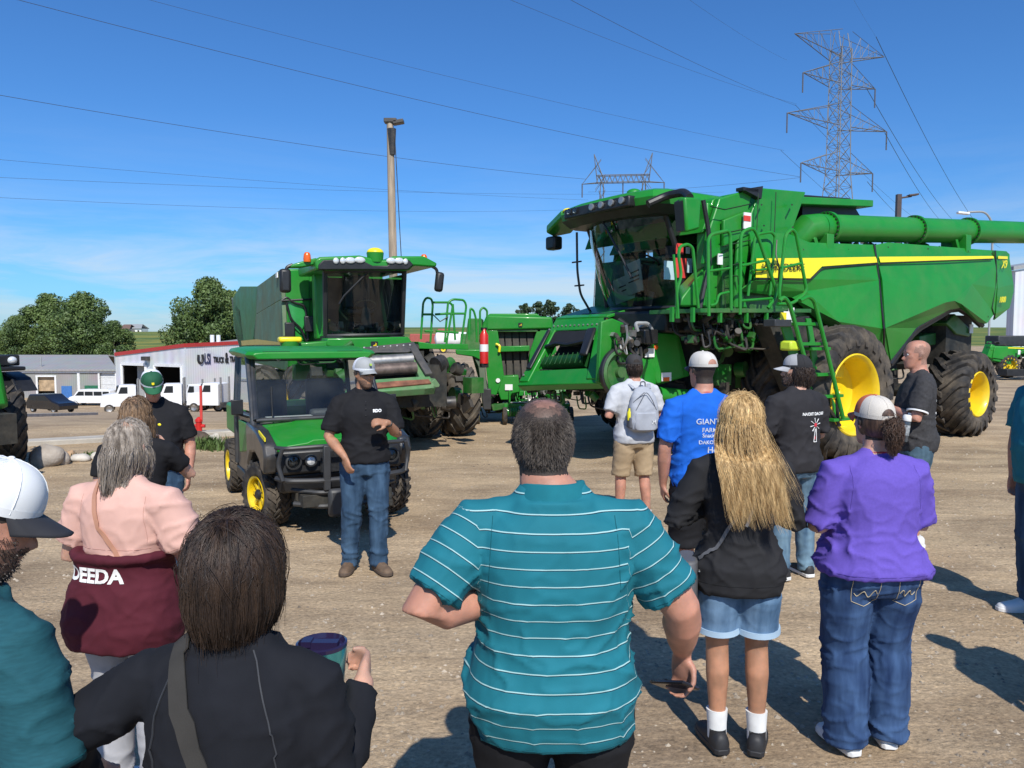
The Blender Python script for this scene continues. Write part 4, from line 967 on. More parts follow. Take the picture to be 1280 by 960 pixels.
# roof
rz = 3.93
def roofring(z, grow, dz=0):
    out = []
    for x, y in ((3.25,.55),(3.28,0),(3.25,-.55),(3.12,-1.12),(2.9,-1.25),(1.2,-1.22),(1.0,-1.05),(1.0,1.05),(1.2,1.22),(2.9,1.25),(3.12,1.12)):
        out.append(V((1.9+(x-1.9)*grow, y*grow, z+(.05 if x > 3 else 0)*dz)))
    return out
mb = MB(); mb.loft([roofring(rz-.02,.98), roofring(rz+.09,1.0), roofring(rz+.20,.93), roofring(rz+.27,.75)]); mb.build('cab_roof', GREEN, cb, ang=30)
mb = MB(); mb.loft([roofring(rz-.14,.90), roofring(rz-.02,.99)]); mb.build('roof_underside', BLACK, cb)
mb = MB(); mb.box((3.22,0,rz+.05),(.16,1.6,.17)); mb.build('light_bar', BLACK, cb, bevel=.03)
for k, y in enumerate((-.62,-.46,-.05,.18,.42,.66)):
    mb = MB(); mb.lathe([(.05,0),(.055,.03),(.04,.035),(.002,.03)], (3.30,y,rz+.07), (1,0,0), 14); mb.build('work_light', mat('dim_lamp', (.30,.31,.32), .2, metal=.4, var=.4, vscale=90) if k > 1 else GLASSC, cb)
# roof side wings (front corners), mirror arm
mb = MB(); lw = X(706,268,3.0)
mb.prism([(3.12,-1.10,rz+.05),(2.6,-1.2,rz+.05),(2.45,-1.70,rz-.10),(2.7,-1.9,rz-.16),(2.95,-1.78,rz-.12)], (0,0,.14)); mb.build('roof_wing', GREEN, cb, bevel=.03)
mb = MB(); mb.box((2.75,-1.82,rz-.28),(.2,.28,.24)); mb.build('mirror_head', BLACK, cb, bevel=.04)
# near-side mirror: tall green backed housing on black arm
mb = MB(); mb.bent([S(810,255,1.15),S(834,244,1.25),S(856,240,1.6),S(862,247,1.8)], .06, 10, .15); mb.build('mirror_arm', BLACK, cb)
c0 = S(862,264,2.0)
mb = MB(); mb.prism([S(a, b_, 1.9) for a, b_ in ((856,246),(877,247),(875,286),(859,290))], (0,-.14,0)); mb.build('mirror_housing', GREEN, cb, bevel=.03)
mb = MB(); mb.prism([S(a, b_, 1.86) for a, b_ in ((853,251),(858,248),(860,289),(856,288))], (0,-.16,0)); mb.build('mirror_glass', BLACK, cb)
# beacon and gps dome
mb = MB(); mb.ball((2.7,.25,rz+.30),(.12,.12,.07)); mb.build('gps_dome', GREEN, cb); mb = MB(); mb.ball((3.0,-1.05,rz+.17),(.11,.10,.05)); mb.build('gps_dome', DECALY, cb)
# wiper
mb = MB(); mb.tube([(3.08,-.1,zt_-.02),(2.98,.30,3.2),(2.90,.42,2.9)], .018, 6); mb.build('wiper', BLACK, cb)
# cab corner rail, left (far) side
mb = MB(); yb = -1.02
mb.bent([(2.5,yb,2.35),(2.75,yb-.02,2.7),(2.82,yb-.02,3.1),(2.85,yb,3.75)], .02, 6, .1); mb.tube([(2.77,yb-.15,2.85),(2.77,yb+.1,2.85)], .015, 6); mb.tube([(2.83,yb-.15,3.25),(2.83,yb+.1,3.25)], .015, 6); mb.build('grab_rail', BLACKM, cb)
# quarter panel behind the cab door
mb = MB(); mb.loft([[S(a, b_, 1.15) for a, b_ in ((846,385),(846,360),(882,325),(884,385))], [S(a, b_, 1.55) for a, b_ in ((850,383),(852,372),(878,338),(882,384))]]); mb.build('cab_side_cowl', GREEN, cb, bevel=.03)
panel('body_front_panel', cb, [S(a, b_, 1.40) for a, b_ in ((884,252),(912,262),(905,385),(880,385))], GREEN, (0,-.2,0), .03)
panel('inner_side_panel', cb, [S(a, b_, 1.50) for a, b_ in ((903,290),(945,285),(945,388),(903,392))], GREEN, (0,-.06,0), .02)
panel('corner_post_panel', cb, [S(a, b_, 1.60) for a, b_ in ((923,290),(943,288),(928,362),(935,385),(918,385))], GREEN, (0,-.06,0), .02)
mb = MB(); mb.box(S(934,276,1.68),(.16,.02,.24)); mb.box(S(900,324,1.53),(.10,.02,.16)); mb.build('warning_label', WHITEL, cb)
mb = MB(); mb.box(S(934,273,1.692),(.15,.01,.08)); mb.build('warning_label', mat('label_red', (.6,.05,.03), .5), cb)
mb = MB(); mb.bent([S(a, b_, 1.62) for a, b_ in ((879,250),(886,290),(887,330),(880,360),(875,385))], .035, 6, .1); mb.build('door_seal', BLACK, cb)
mb = MB()
for l in (((888,258),(906,262)),((906,262),(938,255)),((904,292),(941,284)),((904,308),(938,300)),((905,334),(930,328)),((912,345),(922,345)),((922,345),(923,356)),((948,242),(946,288)),((970,240),(968,290)),((905,350),(907,385))): mb.tube([S(l[0][0],l[0][1],1.66), S(l[1][0],l[1][1],1.66)], .009, 4)
mb.build('panel_seam', mat('seam_dark', (.004,.03,.006), .7), cb)
for (a, b_) in ((952,256),(990,256),(955,282),(991,284),(1004,312),(1060,312),(1110,309),(1160,311),(1210,314),(1240,317),(1060,396),(1108,400),(1180,372),(1235,396)):
    mb = MB(); mb.cyl(S(a,b_,1.60), S(a,b_,1.72 if b_ < 300 else 1.70), .014, n=8); mb.build('bolt', BLACKM, cb)
deer_mark(cb, X(758,401,3.06), (0,1,0), (0,0,1), .12, BLACK, YELLOW)
# fender under the cab, front deck
mb = MB(); mb.prism([X(746,400,2.6),X(838,385,2.6),X(834,392,2.6),X(800,394,2.6),X(782,405,2.6),X(755,412,2.6)], (-.3,0,0)); mb.build('cab_sill', GREEN, cb, bevel=.02)
mb = MB(); mb.box((1.9,0,2.2),(1.7,2.1,.34)); mb.build('cab_base', BLACK, cb, bevel=.04)
clutter('chassis_machinery', cb, (-1.2, -1.2, 1.0), (2.2, 1.3, 2.25), 150, 8, (DARK, GREEN_DK, BLACKM), .08, .35)
clutter('chassis_machinery', cb, (.9, 1.2, 1.9), (2.9, 1.9, 2.35), 150, 18, (DARK, GREEN_DK, BLACKM), .03, .11)
mb = MB(); mb.box((-.3,0,1.5),(4.2,1.7,1.1)); mb.cyl((0,-1.9,1.06),(0,1.9,1.06),.25,n=16); mb.box((-2.8,0,1.35),(2.2,1.6,.9)); mb.cyl((-4.55,-1.6,.85),(-4.55,1.6,.85),.14); mb.box((-4.4,0,1.3),(.5,.6,1.0)); mb.box((-5.2,0,1.9),(1.0,2.6,1.0)); mb.build('chassis', DARK, cb)
# ---- feeder house
fx = [X(652,475,3.55), X(748,478,3.3)]
# feeder throat frame facing forward-down
FT = dict(tl=V((3.25,-1.75,2.02)), tr=V((3.00,.38,2.16)), bl=V((3.95,-1.55,1.18)), br=V((3.75,.55,1.22)))
tl, tr, bl, br = X(690,407,3.0), X(757,404,3.0), X(649,478,3.75), X(749,474,3.75)
def fq(u, v, o=0): 
    p = tl.lerp(tr, u).lerp(bl.lerp(br, u), v); n = (tr-tl).cross(bl-tl).normalized(); n = n if n.x > 0 else -n
    return p+n*o
mb = MB()
for (u0,u1,v0,v1,o) in ((0,1,-.12,.10,.0),(0,.13,.08,1,.02),(.86,1.0,.08,1.0,.02),(0,1,.80,1.06,.0)):
    mb.prism([fq(u0,v0,o),fq(u1,v0,o),fq(u1,v1,o),fq(u0,v1,o)], fq(0,0,-.16-o)-fq(0,0,0))
mb.build('feeder_frame', GREEN, cb, bevel=.02)
mb = MB(); mb.prism([fq(.10,.12,-.25),fq(.9,.12,-.25),fq(.9,.8,-.25),fq(.10,.8,-.25)], fq(0,0,-.1)-fq(0,0,0)); mb.build('feeder_throat', mat('throat_black', (.008,.008,.008), .8), cb)
mb = MB(); mb.prism([fq(.76,.14,.03),fq(.90,.12,.03),(fq(.84,.62,.03)),fq(.74,.62,.03)], fq(0,0,.06)-fq(0,0,0)); mb.prism([fq(.02,.12,.03),fq(.08,.12,.03),fq(.10,.8,.03),fq(.03,.8,.03)], fq(0,0,.04)-fq(0,0,0)); mb.build('throat_guard', BLACK, cb, bevel=.03)
mb = MB(); mb.tube([fq(.12,.60,-.14), fq(.74,.57,-.14)], .12, 16)
for k in range(9):
    u = .15+k*.07; mb.tube([fq(u,.50,-.03), fq(u+.015,.70,-.01)], .010, 5)
mb.build('feeder_drum', mat('shaded_green', (.006,.06,.01), .5, var=.3), cb)
mb = MB(); fl_ = [fq(.11,.12,.0),fq(.3,.11,.02),fq(.5,.12,.0),fq(.77,.11,.0),fq(.78,.30,-.01),fq(.5,.38,.0),(fq(.3,.34,.0)),fq(.12,.40,.0)]
mb.prism(fl_, fq(0,0,-.05)-fq(0,0,0)); mb.build('throat_flap', mat('black_rubber', (.012,.012,.013), .7), cb, bevel=.01)
mb = MB(); mb.tube([fq(.13,.40,.02), fq(.30,.36,.04), fq(.5,.39,.03), fq(.75,.34,.03)], .035, 6); mb.build('hose', HOSE, cb)
mb = MB()
for k in range(12): q = fq(.06+k*.08,.02,.01); mb.ball(q, .018, 6, 4)
for k in range(5): q = fq(.04,.1+k*.2,.04); mb.ball(q, .02, 6, 4)
mb.build('bolt', STEEL, cb)
# top plate of the feeder back to the cab
mb = MB(); a_, b_ = fq(0,-.10,-.02), fq(1,-.10,-.02); mb.prism([a_, b_, V((2.1,b_.y,b_.z+.22)), V((2.1,a_.y,a_.z+.22))], (0,0,.05)); mb.build('feeder_top', GREEN, cb, bevel=.01)
mb = MB(); a_, b_ = fq(0.02,1.0,-.1), fq(1,1.0,-.1); mb.prism([a_, b_, V((1.9,b_.y,.95)), V((1.9,a_.y,.95))], (0,0,.12)); mb.build('feeder_floor', GREEN_DK, cb)
# near side plate with drive
plate = [(752,402),(766,398),(790,408),(812,420),(823,415),(848,415),(862,470),(818,483),(770,487),(748,478)]
SPW = .80
mb = MB(); mb.prism([S(a, b_, SPW) for a, b_ in plate], (0,-.08,0)); mb.build('feeder_side_plate', GREEN, cb, bevel=.015)
panel('feeder_side_box', cb, [S(a, b_, SPW+.14) for a, b_ in ((812,430),(824,416),(847,417),(855,472),(822,480),(812,462))], GREEN, (0,-.13,0), .02)
mb = MB(); c = S(771,465,SPW+.03); mb.lathe([(.30,0),(.34,.03),(.34,.11),(.30,.13),(.26,.10),(.24,.06),(.08,.05),(.08,.12),(.002,.12)], c, (0,1,0), 32); mb.build('drive_pulley', GREEN_DK, cb)
mb = MB(); mb.lathe([(.345,.03),(.37,.04),(.37,.10),(.345,.11)], c, (0,1,0), 32, caps=False); mb.build('drive_belt', BLACK, cb)
mb = MB(); c = S(799,470,SPW+.03); mb.lathe([(.27,0),(.27,.10),(.20,.12),(.08,.10),(.002,.1)], c, (0,1,0), 28); mb.build('drive_cover', GREEN, cb)
clutter('feeder_hydraulics', cb, (S(805,430,.9).x,.80,1.75), (S(765,430,.9).x,1.05,2.15), 40, 33, (BLACKM, STEEL, HOSE), .03, .10)
mb = MB(); c = S(808,421,1.0); mb.box(c,(.28,.22,.22)); mb.build('multi_coupler', BLACK, cb, bevel=.02)
mb = MB(); mb.bent([S(797,414,1.05), S(794,404,1.05), S(810,404,1.05), S(818,418,1.05)], .028, 8, .05); mb.build('coupler_handle', GREYM, cb)
mb = MB(); mb.box(S(812,441,SPW+.16),(.19,.01,.13)); mb.box(S(833,471,SPW+.16),(.20,.01,.13)); mb.box(S(808,459,SPW+.03),(.13,.02,.13)); mb.build('warning_label', WHITEL, cb)
mb = MB(); mb.box(S(833,474,SPW+.168),(.12,.01,.06)); mb.ball(S(820,434,SPW+.15),(.04,.02,.04)); mb.build('warning_mark', ORANGE, cb)
# lift cylinder + lower structure
mb = MB(); mb.tube([S(860,497,.9), S(818,492,.9), S(780,500,.6)], [.13,.11,.07], 14); mb.build('lift_cylinder', GREEN, cb)
# header coupling clutter under throat
clutter('header_coupling', cb, (3.2,-1.5,1.0), (3.6,.3,1.18), 30, 71, (GREEN_DK, DARK, BLACKM), .04, .12)
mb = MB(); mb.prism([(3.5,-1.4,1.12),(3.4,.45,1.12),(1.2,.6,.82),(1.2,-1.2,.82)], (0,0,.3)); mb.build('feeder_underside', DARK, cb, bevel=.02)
# ---- platform, rails and ladder
pw = 2.02
panel('platform', cb, [(3.05,1.0,2.36),(.62,1.0,2.40),(.62,pw,2.40),(3.05,pw,2.36)], GREEN_DK, (0,0,-.06), .005)
for px in (868,902,935,960,842):
    q = S(px,391,pw); mb = MB(); mb.box((q.x,pw-.03,2.27),(.04,.05,.20)); mb.build('platform_bracket', GREEN, cb)
RW = pw
def rail(name, pts, r=.025, w_=RW, rad=.12): 
    return pipe_part(name, cb, [[S(a, b_, w_) for a, b_ in pts]], r, GREEN, rad)
rail('handrail', [(848,398),(845,350),(842,318)], .018, .02+RW)
rail('handrail', [(846,398),(846,362),(852,345),(848,318),(850,308),(860,305),(866,310),(873,385)], .022)
rail('handrail', [(886,395),(885,294),(910,288),(913,294),(914,388)])
rail('handrail', [(885,339),(913,335)], .018); rail('handrail', [(888,382),(896,380),(898,368),(911,365)], .018)
rail('handrail', [(925,393),(926,290),(942,284),(949,300),(972,368),(960,385)], .025)
rail('handrail', [(927,332),(960,325),(962,330)], .02); rail('handrail', [(926,376),(965,373)], .02)
rail('handrail', [(964,388),(962,372),(969,295),(964,290),(944,293),(935,370)], .022, 1.75)
rail('handrail', [(975,378),(974,365),(982,293),(990,286),(995,292),(1008,362),(1005,368),(990,380),(972,380)], .025, 2.15)
rail('handrail', [(976,335),(1002,329)], .02, 2.15); rail('handrail', [(965,335),(955,337),(940,338)], .018, 1.8)
# chain
mb = MB(); mb.tube([S(971,300,1.95), S(970,318,1.98), S(974,336,2.05), S(973,352,2.1)], .012, 5); mb.build('safety_chain', BLACKM, cb)
# ladder: two stringer rails, steps
LW = 2.30
lad = thing('x', None, None); lad.name = 'ladder'; lad.parent = cb
def rl(pts, r, w_): 
    mb = MB(); mb.bent([S(a, b_, w_) for a, b_ in pts], r, 8, .10); return mb.build('ladder_rail', GREEN, lad)
rl([(974,376),(980,371),(987,380),(1012,470)], .030, 2.6); rl([(1000,376),(1011,370),(1018,376),(1034,440),(1054,523)], .030, 2.6)
st0 = [(985,412,1015),(990,438,1022),(995,466,1030),(1002,494,1037),(1008,524,1046)]
mb = MB()
for xl, y, xr_ in ((978,405,1010),(984,430,1020),(1001,436,1024),(1008,468,1030),(1018,495,1040),(1028,524,1054)):
    a_ = S(xl, y, 2.35); b_ = S(xr_, y-1, 2.35); mb.box(((a_.x+b_.x)/2, 2.42, a_.z), (abs(a_.x-b_.x), .26, .045))
mb.build('ladder_step', GREEN, lad, bevel=.005)
mb = MB(); 
for l in (((974,398),(986,398),(1012,492),(1003,492)),((1008,398),(1014,398),(1026,470),(1018,470)),((1004,476),(1010,474),(1046,540),(1040,540)),((1022,470),(1028,470),(1053,524),(1047,524))): mb.prism([S(a, b_, 2.34) for a, b_ in l], (0,-.03,0))
mb.build('ladder_stringer', GREEN, lad, bevel=.004)
mb = MB()
for q in (((1028,498),(1050,532)),((1046,498),(1048,533))): mb.tube([S(*q[0],2.5), S(*q[1],2.5)], .025, 6)
mb.build('ladder_brace', BLACKM, lad)
mb = MB(); mb.box(S(984,398,2.42),(.16,.01,.20)); mb.box(S(989,395,2.42),(.12,.014,.24)); mb.build('warning_label', WHITEL, cb)
mb = MB(); mb.box(S(979,399,2.43),(.13,.01,.19)); mb.build('warning_label', DECALY, cb)
mb = MB(); mb.box(S(988,432,2.46),(.24,.2,.14)); mb.build('reflector_box', mat('lime_yellow', (.55,.70,.05), .4), cb, bevel=.03)
panel('ladder_side_box', cb, [S(a, b_, 2.1) for a, b_ in ((962,405),(1012,395),(1020,500),(1000,500),(975,440))], DARK, (0,-.3,0), .01)
mb = MB(); mb.box(S(972,404,2.5),(.36,.2,.10),(0,0,0)); mb.build('step_pad', CHAR, cb, bevel=.01)
# ---- wheels
wheel('wheel', cb, (0,2.12,1.06), 1.10, .66, .60, 1, nl=22, lugh=.075, depth=.95, pads=1, lugw=.085)
wheel('wheel', cb, (0,1.30,1.06), 1.10, .66, .60, 1, nl=22, lugh=.075, depth=.5, lugw=.085)
wheel('wheel', cb, (.1,-1.62,1.06), 1.10, .66, .60, -1, nl=22, lugh=.075, depth=.5, lugw=.085)
wheel('wheel', cb, (.1,-2.55,1.06), 1.10, .66, .60, -1, nl=22, lugh=.075, depth=.9, lugw=.085)
rw = S(1213,486,1.55); wheel('wheel', cb, (-4.78,1.58,.84), .86, .80, .40, 1, rot=R_(3), nl=19, lugh=.075, depth=.75, lugw=.10); wheel('wheel', cb, (-4.78,-1.58,.84), .86, .80, .40, -1, rot=R_(3), nl=19, lugh=.075, depth=.75, lugw=.10)
mb = MB(); mb.prism([S(a, b_, 1.35) for a, b_ in ((1183,404),(1194,392),(1216,414),(1212,421),(1196,418))], (0,-.5,0)); mb.prism([S(a, b_, 1.1) for a, b_ in ((1150,420),(1190,412),(1200,426),(1150,434))], (0,-.5,0)); mb.build('rear_axle_cover', GREEN_DK, cb, bevel=.02)
mb = MB(); mb.box(S(1214,411,1.38),(.13,.02,.18)); mb.build('warning_label', WHITEL, cb)
clutter('rear_machinery', cb, (-3.8,-.8,1.0), (-1.2,1.25,1.9), 80, 51, (DARK, GREEN_DK, BLACKM), .06, .3)
# ================================================================ OLDER COMBINE (middle left), faces the camera
TH2 = R_(25)
F2 = Frame(-2.64, 14.7, math.atan2(-math.cos(TH2), math.sin(TH2)))
c2 = thing('combine_harvester', 'older dusty green combine facing the camera behind the utility vehicle', 'combine harvester', (F2.o[0], F2.o[1], 0), F2.a, 'green combines on display')
S2 = lambda px, py, y: F2.on(px, py, 1, y)
X2 = lambda px, py, x: F2.on(px, py, 0, x)
GO = GREEN
DUSTSKY = mat('dusty_sky_panel', (.095,.18,.095), .5, var=.15, vscale=2, dust=.5, spec=.3)  # dusty green, base also lifted to imitate sky reflected in the shaded side
# cab: x forward. windscreen px (408..505, 335..420)
xf = 1.0
A0, A1, A2, A3 = X2(409,420,xf), X2(505,418,xf), X2(508,338,xf+.25), X2(408,338,xf+.25)
mb = MB(); rows = []
for j in range(6):
    t = j/5; l = A0.lerp(A3, t); r_ = A1.lerp(A2, t); row = []
    for k in range(9):
        u = k/8; p = l.lerp(r_, u); p = V((p.x+.10-.22*abs(u*2-1)**2.5, p.y, p.z)); row.append(p)
    rows.append(row)
mb.loft(rows, caps=False, close=False); mb.build('windscreen', GLASS, c2, ang=60, recalc=False)
yl, yr = A0.y, A1.y; zb_, zt2 = A0.z, A3.z
mb = MB(); mb.tube(rows[0], .035, 6); mb.tube(rows[-1], .05, 6); mb.tube([r[0] for r in rows], .045, 6); mb.tube([r[-1] for r in rows], .045, 6); mb.build('windscreen_seal', BLACK, c2)
for yy in (yl, yr):
    mb = MB(); mb.quad((xf-.1,yy,zb_),(xf-1.3,yy,zb_),(xf-1.3,yy,zt2),(xf+.12,yy,zt2)); mb.build('side_window', GLASS, c2, recalc=False)
mb = MB(); mb.box((xf-1.3,(yl+yr)/2,(zb_+zt2)/2),(.08,abs(yr-yl),zt2-zb_)); mb.box((xf-.6,(yl+yr)/2,zb_-.05),(1.3,abs(yr-yl),.1)); mb.build('cab_shell', BLACK, c2)
ym = (yl+yr)/2
mb = MB(); mb.box((xf-.75,ym+.05,zb_+.45),(.4,.5,.15)); mb.box((xf-.95,ym+.05,zb_+.85),(.13,.5,.7)); mb.build('cab_seat', BLACK, c2, bevel=.05)
q = X2(458,412,xf-.25); q2 = X2(457,386,xf-.4); mb = MB(); mb.tube([q, q2], [.11,.07], 12); mb.lathe([(.18,-.012),(.2,0),(.18,.012),(.165,0),(.18,-.012)], q2+V((-.05,0,.06)), (-.6,0,1), 24); mb.build('steering_column', mat('dusty_column', (.12,.11,.09), .7), c2)
clutter('cab_contents', c2, (xf-.4, min(yl,yr)+.15, zb_), (xf-.1, max(yl,yr)-.15, zb_+.2), 36, 3, (mat('dusty_item', (.25,.22,.18), .8), CHAR), .04, .14)
mb = MB(); mb.tube([X2(462,338,xf+.33), X2(430,370,xf+.27), X2(424,380,xf+.24)], .018, 6); mb.build('wiper', BLACK, c2)
# roof with lamps
rt = [(395,337),(394,325),(400,321),(450,319),(462,322),(470,325),(484,325),(492,320),(530,320),(547,329),(545,334),(517,332),(512,338)]
xr0 = xf+.42
mb = MB(); mb.prism([X2(a, b_, xr0) for a, b_ in rt], (-1.7,0,.0)); mb.build('cab_roof', GREEN, c2, bevel=.03)
mb = MB(); mb.prism([X2(a, b_, xr0+.02) for a, b_ in ((398,337),(398,331),(404,325),(448,323),(466,332),(484,332),(494,324),(512,325),(517,331),(510,337))], (-.25,0,0)); mb.build('light_bar', BLACK, c2, bevel=.015)
for px, py, w_ in ((420,326,.08),(428.5,326,.08),(438,325.5,.15),(450,325,.15),(489,326,.14),(499,326,.14),(507,327,.07)):
    q = X2(px, py, xr0+.03); mb = MB(); mb.ball(q, (.03, w_*.62, .055), 12, 8); mb.build('work_light', LAMP, c2)
q = X2(469,322,xr0-.1); mb = MB(); mb.tube([q+V((0,0,-.08)), q+V((0,0,.08))], [.13,.15], 16); mb.build('gps_base', GREEN, c2); mb = MB(); mb.ball(q+V((0,0,.09)), (.145,.145,.08), 16, 8); mb.build('gps_dome', DECALY, c2)
for px, py, b_ in ((384,326,321),(530,328,323)):
    q = X2(px, py, xr0-.2); mb = MB(); mb.lathe([(.06,-.02),(.065,.03),(.055,.11),(.035,.14),(.002,.145)], q, (0,0,1), 14); mb.build('beacon', ORANGE, c2)
mb = MB(); mb.prism([X2(a, b_, xr0-.2) for a, b_ in ((396,322),(396,330),(378,334),(363,334),(366,330),(380,326))], (-.3,0,0)); mb.build('roof_wing', GREEN, c2, bevel=.02)
pipe_part('mirror_arm', c2, [[X2(366,331,xr0-.3), X2(358,334,xr0-.3), X2(358,344,xr0-.3)]], .03, BLACK)
pipe_part('mirror_arm', c2, [[X2(538,332,xr0-.3), X2(546,336,xr0-.3), X2(547,345,xr0-.3)]], .03, BLACK)
mb = MB(); q = X2(356.5,351,xr0-.3); mb.box(q,(.12,.19,.40)); mb.build('mirror', BLACK, c2, bevel=.05)
mb = MB(); q = X2(549,352.5,xr0-.3); mb.box(q,(.12,.16,.36),(-.12,0,0)); mb.build('mirror', BLACK, c2, bevel=.05)
# body behind cab: tank & side (its right side, our left)
SY = -1.62
SP = lambda px, py: S2(px, py, SY)
def slab(name, px_pts, m, th=.08): return panel(name, c2, [SP(a, b_) for a, b_ in px_pts], m, (0,th,0), .015)
slab('side_panel', ((321,358),(351,336),(352,374),(320,393)), DUSTSKY)
slab('side_panel', ((320,393),(352,374),(354,420),(351,440),(317,440),(316,425)), DUSTSKY)
mb = MB(); st_ = [SP(a, b_) for a, b_ in ((302,426),(321,424),(352,428),(352,431),(321,431),(303,432))]
for v in st_: v.y -= .012
mb.prism(st_, (0,-.006,0)); mb.build('yellow_stripe', mat('dusty_yellow', (.55,.42,.10), .6), c2)
slab('rear_side_panel', ((291,372),(300,358),(322,358),(318,430),(318,440),(302,441),(292,410)), GREEN_OLD)
slab('rear_hood', ((289,372),(300,388),(305,430),(318,432),(318,440),(301,441),(295,420)), mat('grey_green_panel', (.10,.13,.10), .7, dust=.4), .1)
# tank front wall & block
fr = [X2(352,336,.05), X2(392,335,.05), X2(405,420,.05), X2(353,440,.05)]
zt_t = SP(351,336).z
mb = MB(); x0_, x1_ = SP(351,340).x, SP(300,360).x
mb.bb((x0_,SY+.1,1.3),(x1_-.5,yr+.05,zt_t-.05)); mb.build('grain_tank', GREEN, c2, bevel=.03)
mb = MB(); mb.prism([(x0_+.02,SY,zt_t),(x0_+.02,yl+.0,zt_t+.02),(x0_+.02,yl,zb_-.1),(x0_+.02,SY,zb_-.1)], (-.1,0,0)); mb.build('tank_front_panel', GREEN, c2, bevel=.03)
mb = MB(); q = [X2(a, b_, x0_+.06) for a, b_ in ((357,376),(380,380),(383,402),(376,418),(362,405))]; mb.prism(q, (-.06,0,0)); mb.build('access_door', mat('pale_green_sheen', (.03,.28,.06), .25, coat=.8), c2, bevel=.02)
mb = MB()
for pts in (((352,376),(358,371),(366,378),(382,382),(385,425)),((358,378),(364,400),(376,410),(384,428)),((352,376),(390,374))): mb.bent([X2(a, b_, x0_+.1) for a, b_ in pts], .022, 6, .1)
mb.build('door_seal', BLACK, c2)
mb = MB(); mb.box(X2(362,413,x0_+.12),(.1,.18,.30)); mb.box(X2(387,405,x0_+.2),(.1,.2,.3)); mb.build('access_step', BLACK, c2, bevel=.02)
panel('cab_side_cowl', c2, [X2(a, b_, .35) for a, b_ in ((393,340),(408,340),(410,424),(396,424))], GREEN, (-.3,0,0), .03)
mb = MB(); mb.box(SP(348,344)+V((0,-.03,0)),(.18,.02,.10)); mb.build('warning_label', WHITEL, c2)
# starter gps on the front left (green base with yellow lid)
q = X2(362,433,1.35); mb = MB(); mb.tube([q+V((0,0,-.12)), q+V((0,0,.08))], [.13,.16], 14); mb.build('gps_base', GREEN, c2)
mb = MB(); mb.box(X2(362,424.5,1.35),(.26,.36,.09)); mb.build('gps_dome', DECALY, c2, bevel=.03)
# deck under cab
panel('front_deck', c2, [X2(a, b_, 1.3) for a, b_ in ((409,423),(510,421),(517,430),(495,437),(440,440),(408,432))], GREEN, (-.5,0,0), .02)
panel('front_deck', c2, [X2(a, b_, 1.28) for a, b_ in ((374,429),(412,426),(412,436),(374,436))], GREEN, (-.5,0,0), .02)
deer_mark(c2, X2(468,431,1.32), (0,1,.0), (0,0,1), .13, BLACK, YELLOW)
clutter('deck_machinery', c2, (.8, X2(360,437,1).y, X2(360,441,1).z), (1.35, X2(520,437,1).y, X2(360,434,1).z), 50, 77, (BLACKM, GREEN_DK, DARK), .04, .18)
# feeder house / pickup
xq = 2.1
fpts = ((452,441),(517,432),(545,484),(420,497))
F_ = [X2(452,438,1.9), X2(519,434,1.9), X2(545,484,2.9), X2(430,492,2.9)]
def f2(u, v, o=0):
    p = F_[0].lerp(F_[1], u).lerp(F_[3].lerp(F_[2], u), v); n = (F_[1]-F_[0]).cross(F_[3]-F_[0]).normalized(); n = n if n.x > 0 else -n
    return p+n*o
mb = MB()
for (u0,u1,v0,v1) in ((0,1,-.05,.14),(0,.10,.1,1),(.86,1,.1,1),(0,1,.72,1.0)): mb.prism([f2(u0,v0),f2(u1,v0),f2(u1,v1),f2(u0,v1)], f2(0,0,-.14)-f2(0,0,0))
mb.build('feeder_frame', mat('feeder_green_pale', (.08,.22,.08), .5, dust=.5), c2, bevel=.02)
mb = MB(); mb.prism([f2(.02,-.02,.02),f2(1,-.08,.02),f2(1.02,.10,.02),f2(.8,.18,.03),f2(.3,.14,.03),f2(.02,.16,.02)], f2(0,0,.03)-f2(0,0,0)); mb.prism([f2(.86,.1,.02),f2(1.0,.05,.02),f2(1.02,.75,.02),f2(.93,.75,.02)], f2(0,0,.05)-f2(0,0,0)); mb.build('rubber_flap', mat('grey_rubber', (.06,.06,.06), .5, dust=.3), c2, bevel=.01)
mb = MB(); mb.prism([f2(.06,.1,-.2),f2(.9,.1,-.2),f2(.9,.8,-.2),f2(.06,.8,-.2)], f2(0,0,-.1)-f2(0,0,0)); mb.build('feeder_throat', MATS['throat_black'], c2)
rusty = mat('worn_roller', (.16,.12,.10), .5, metal=.4, var=.4, vscale=9)
for v in (.30,.52):
    mb = MB(); mb.tube([f2(.10,v,.0), f2(.86,v,.0)], .10, 16); mb.build('feeder_roller', rusty if v > .4 else STEEL, c2)
mb = MB(); mb.prism([f2(.05,.86,.01),f2(.55,.83,.01),f2(.95,.84,.01),f2(.96,.93,.01),f2(.05,.97,.01)], f2(0,0,.02)-f2(0,0,0)); mb.build('rust_strip', mat('rust', (.22,.09,.05), .8, var=.4), c2)
mb = MB()
for k in range(8): mb.ball(f2(.05+k*.12,.02,.06), .025, 6, 4)
mb.build('bolt', STEEL, c2)
panel('feeder_corner', c2, [X2(a, b_, 2.8) for a, b_ in ((538,478),(544,473),(550,481),(549,484),(540,485))], MATS['feeder_green_pale'], (-.2,0,0), .01)
mb = MB(); mb.box((1.3,0,1.15),(1.9,1.3,.7)); mb.box((-1.2,0,1.2),(3.6,1.6,1.0)); mb.cyl((0,-1.4,.72),(0,1.4,.72),.16); mb.cyl((-4.0,-1.3,.6),(-4.0,1.3,.6),.12); mb.build('chassis', DARK, c2)
clutter('chassis_machinery', c2, (.2,-1.5,.6), (2.2,1.3,1.5), 110, 90, (DARK, GREEN_DK, BLACKM), .06, .3)
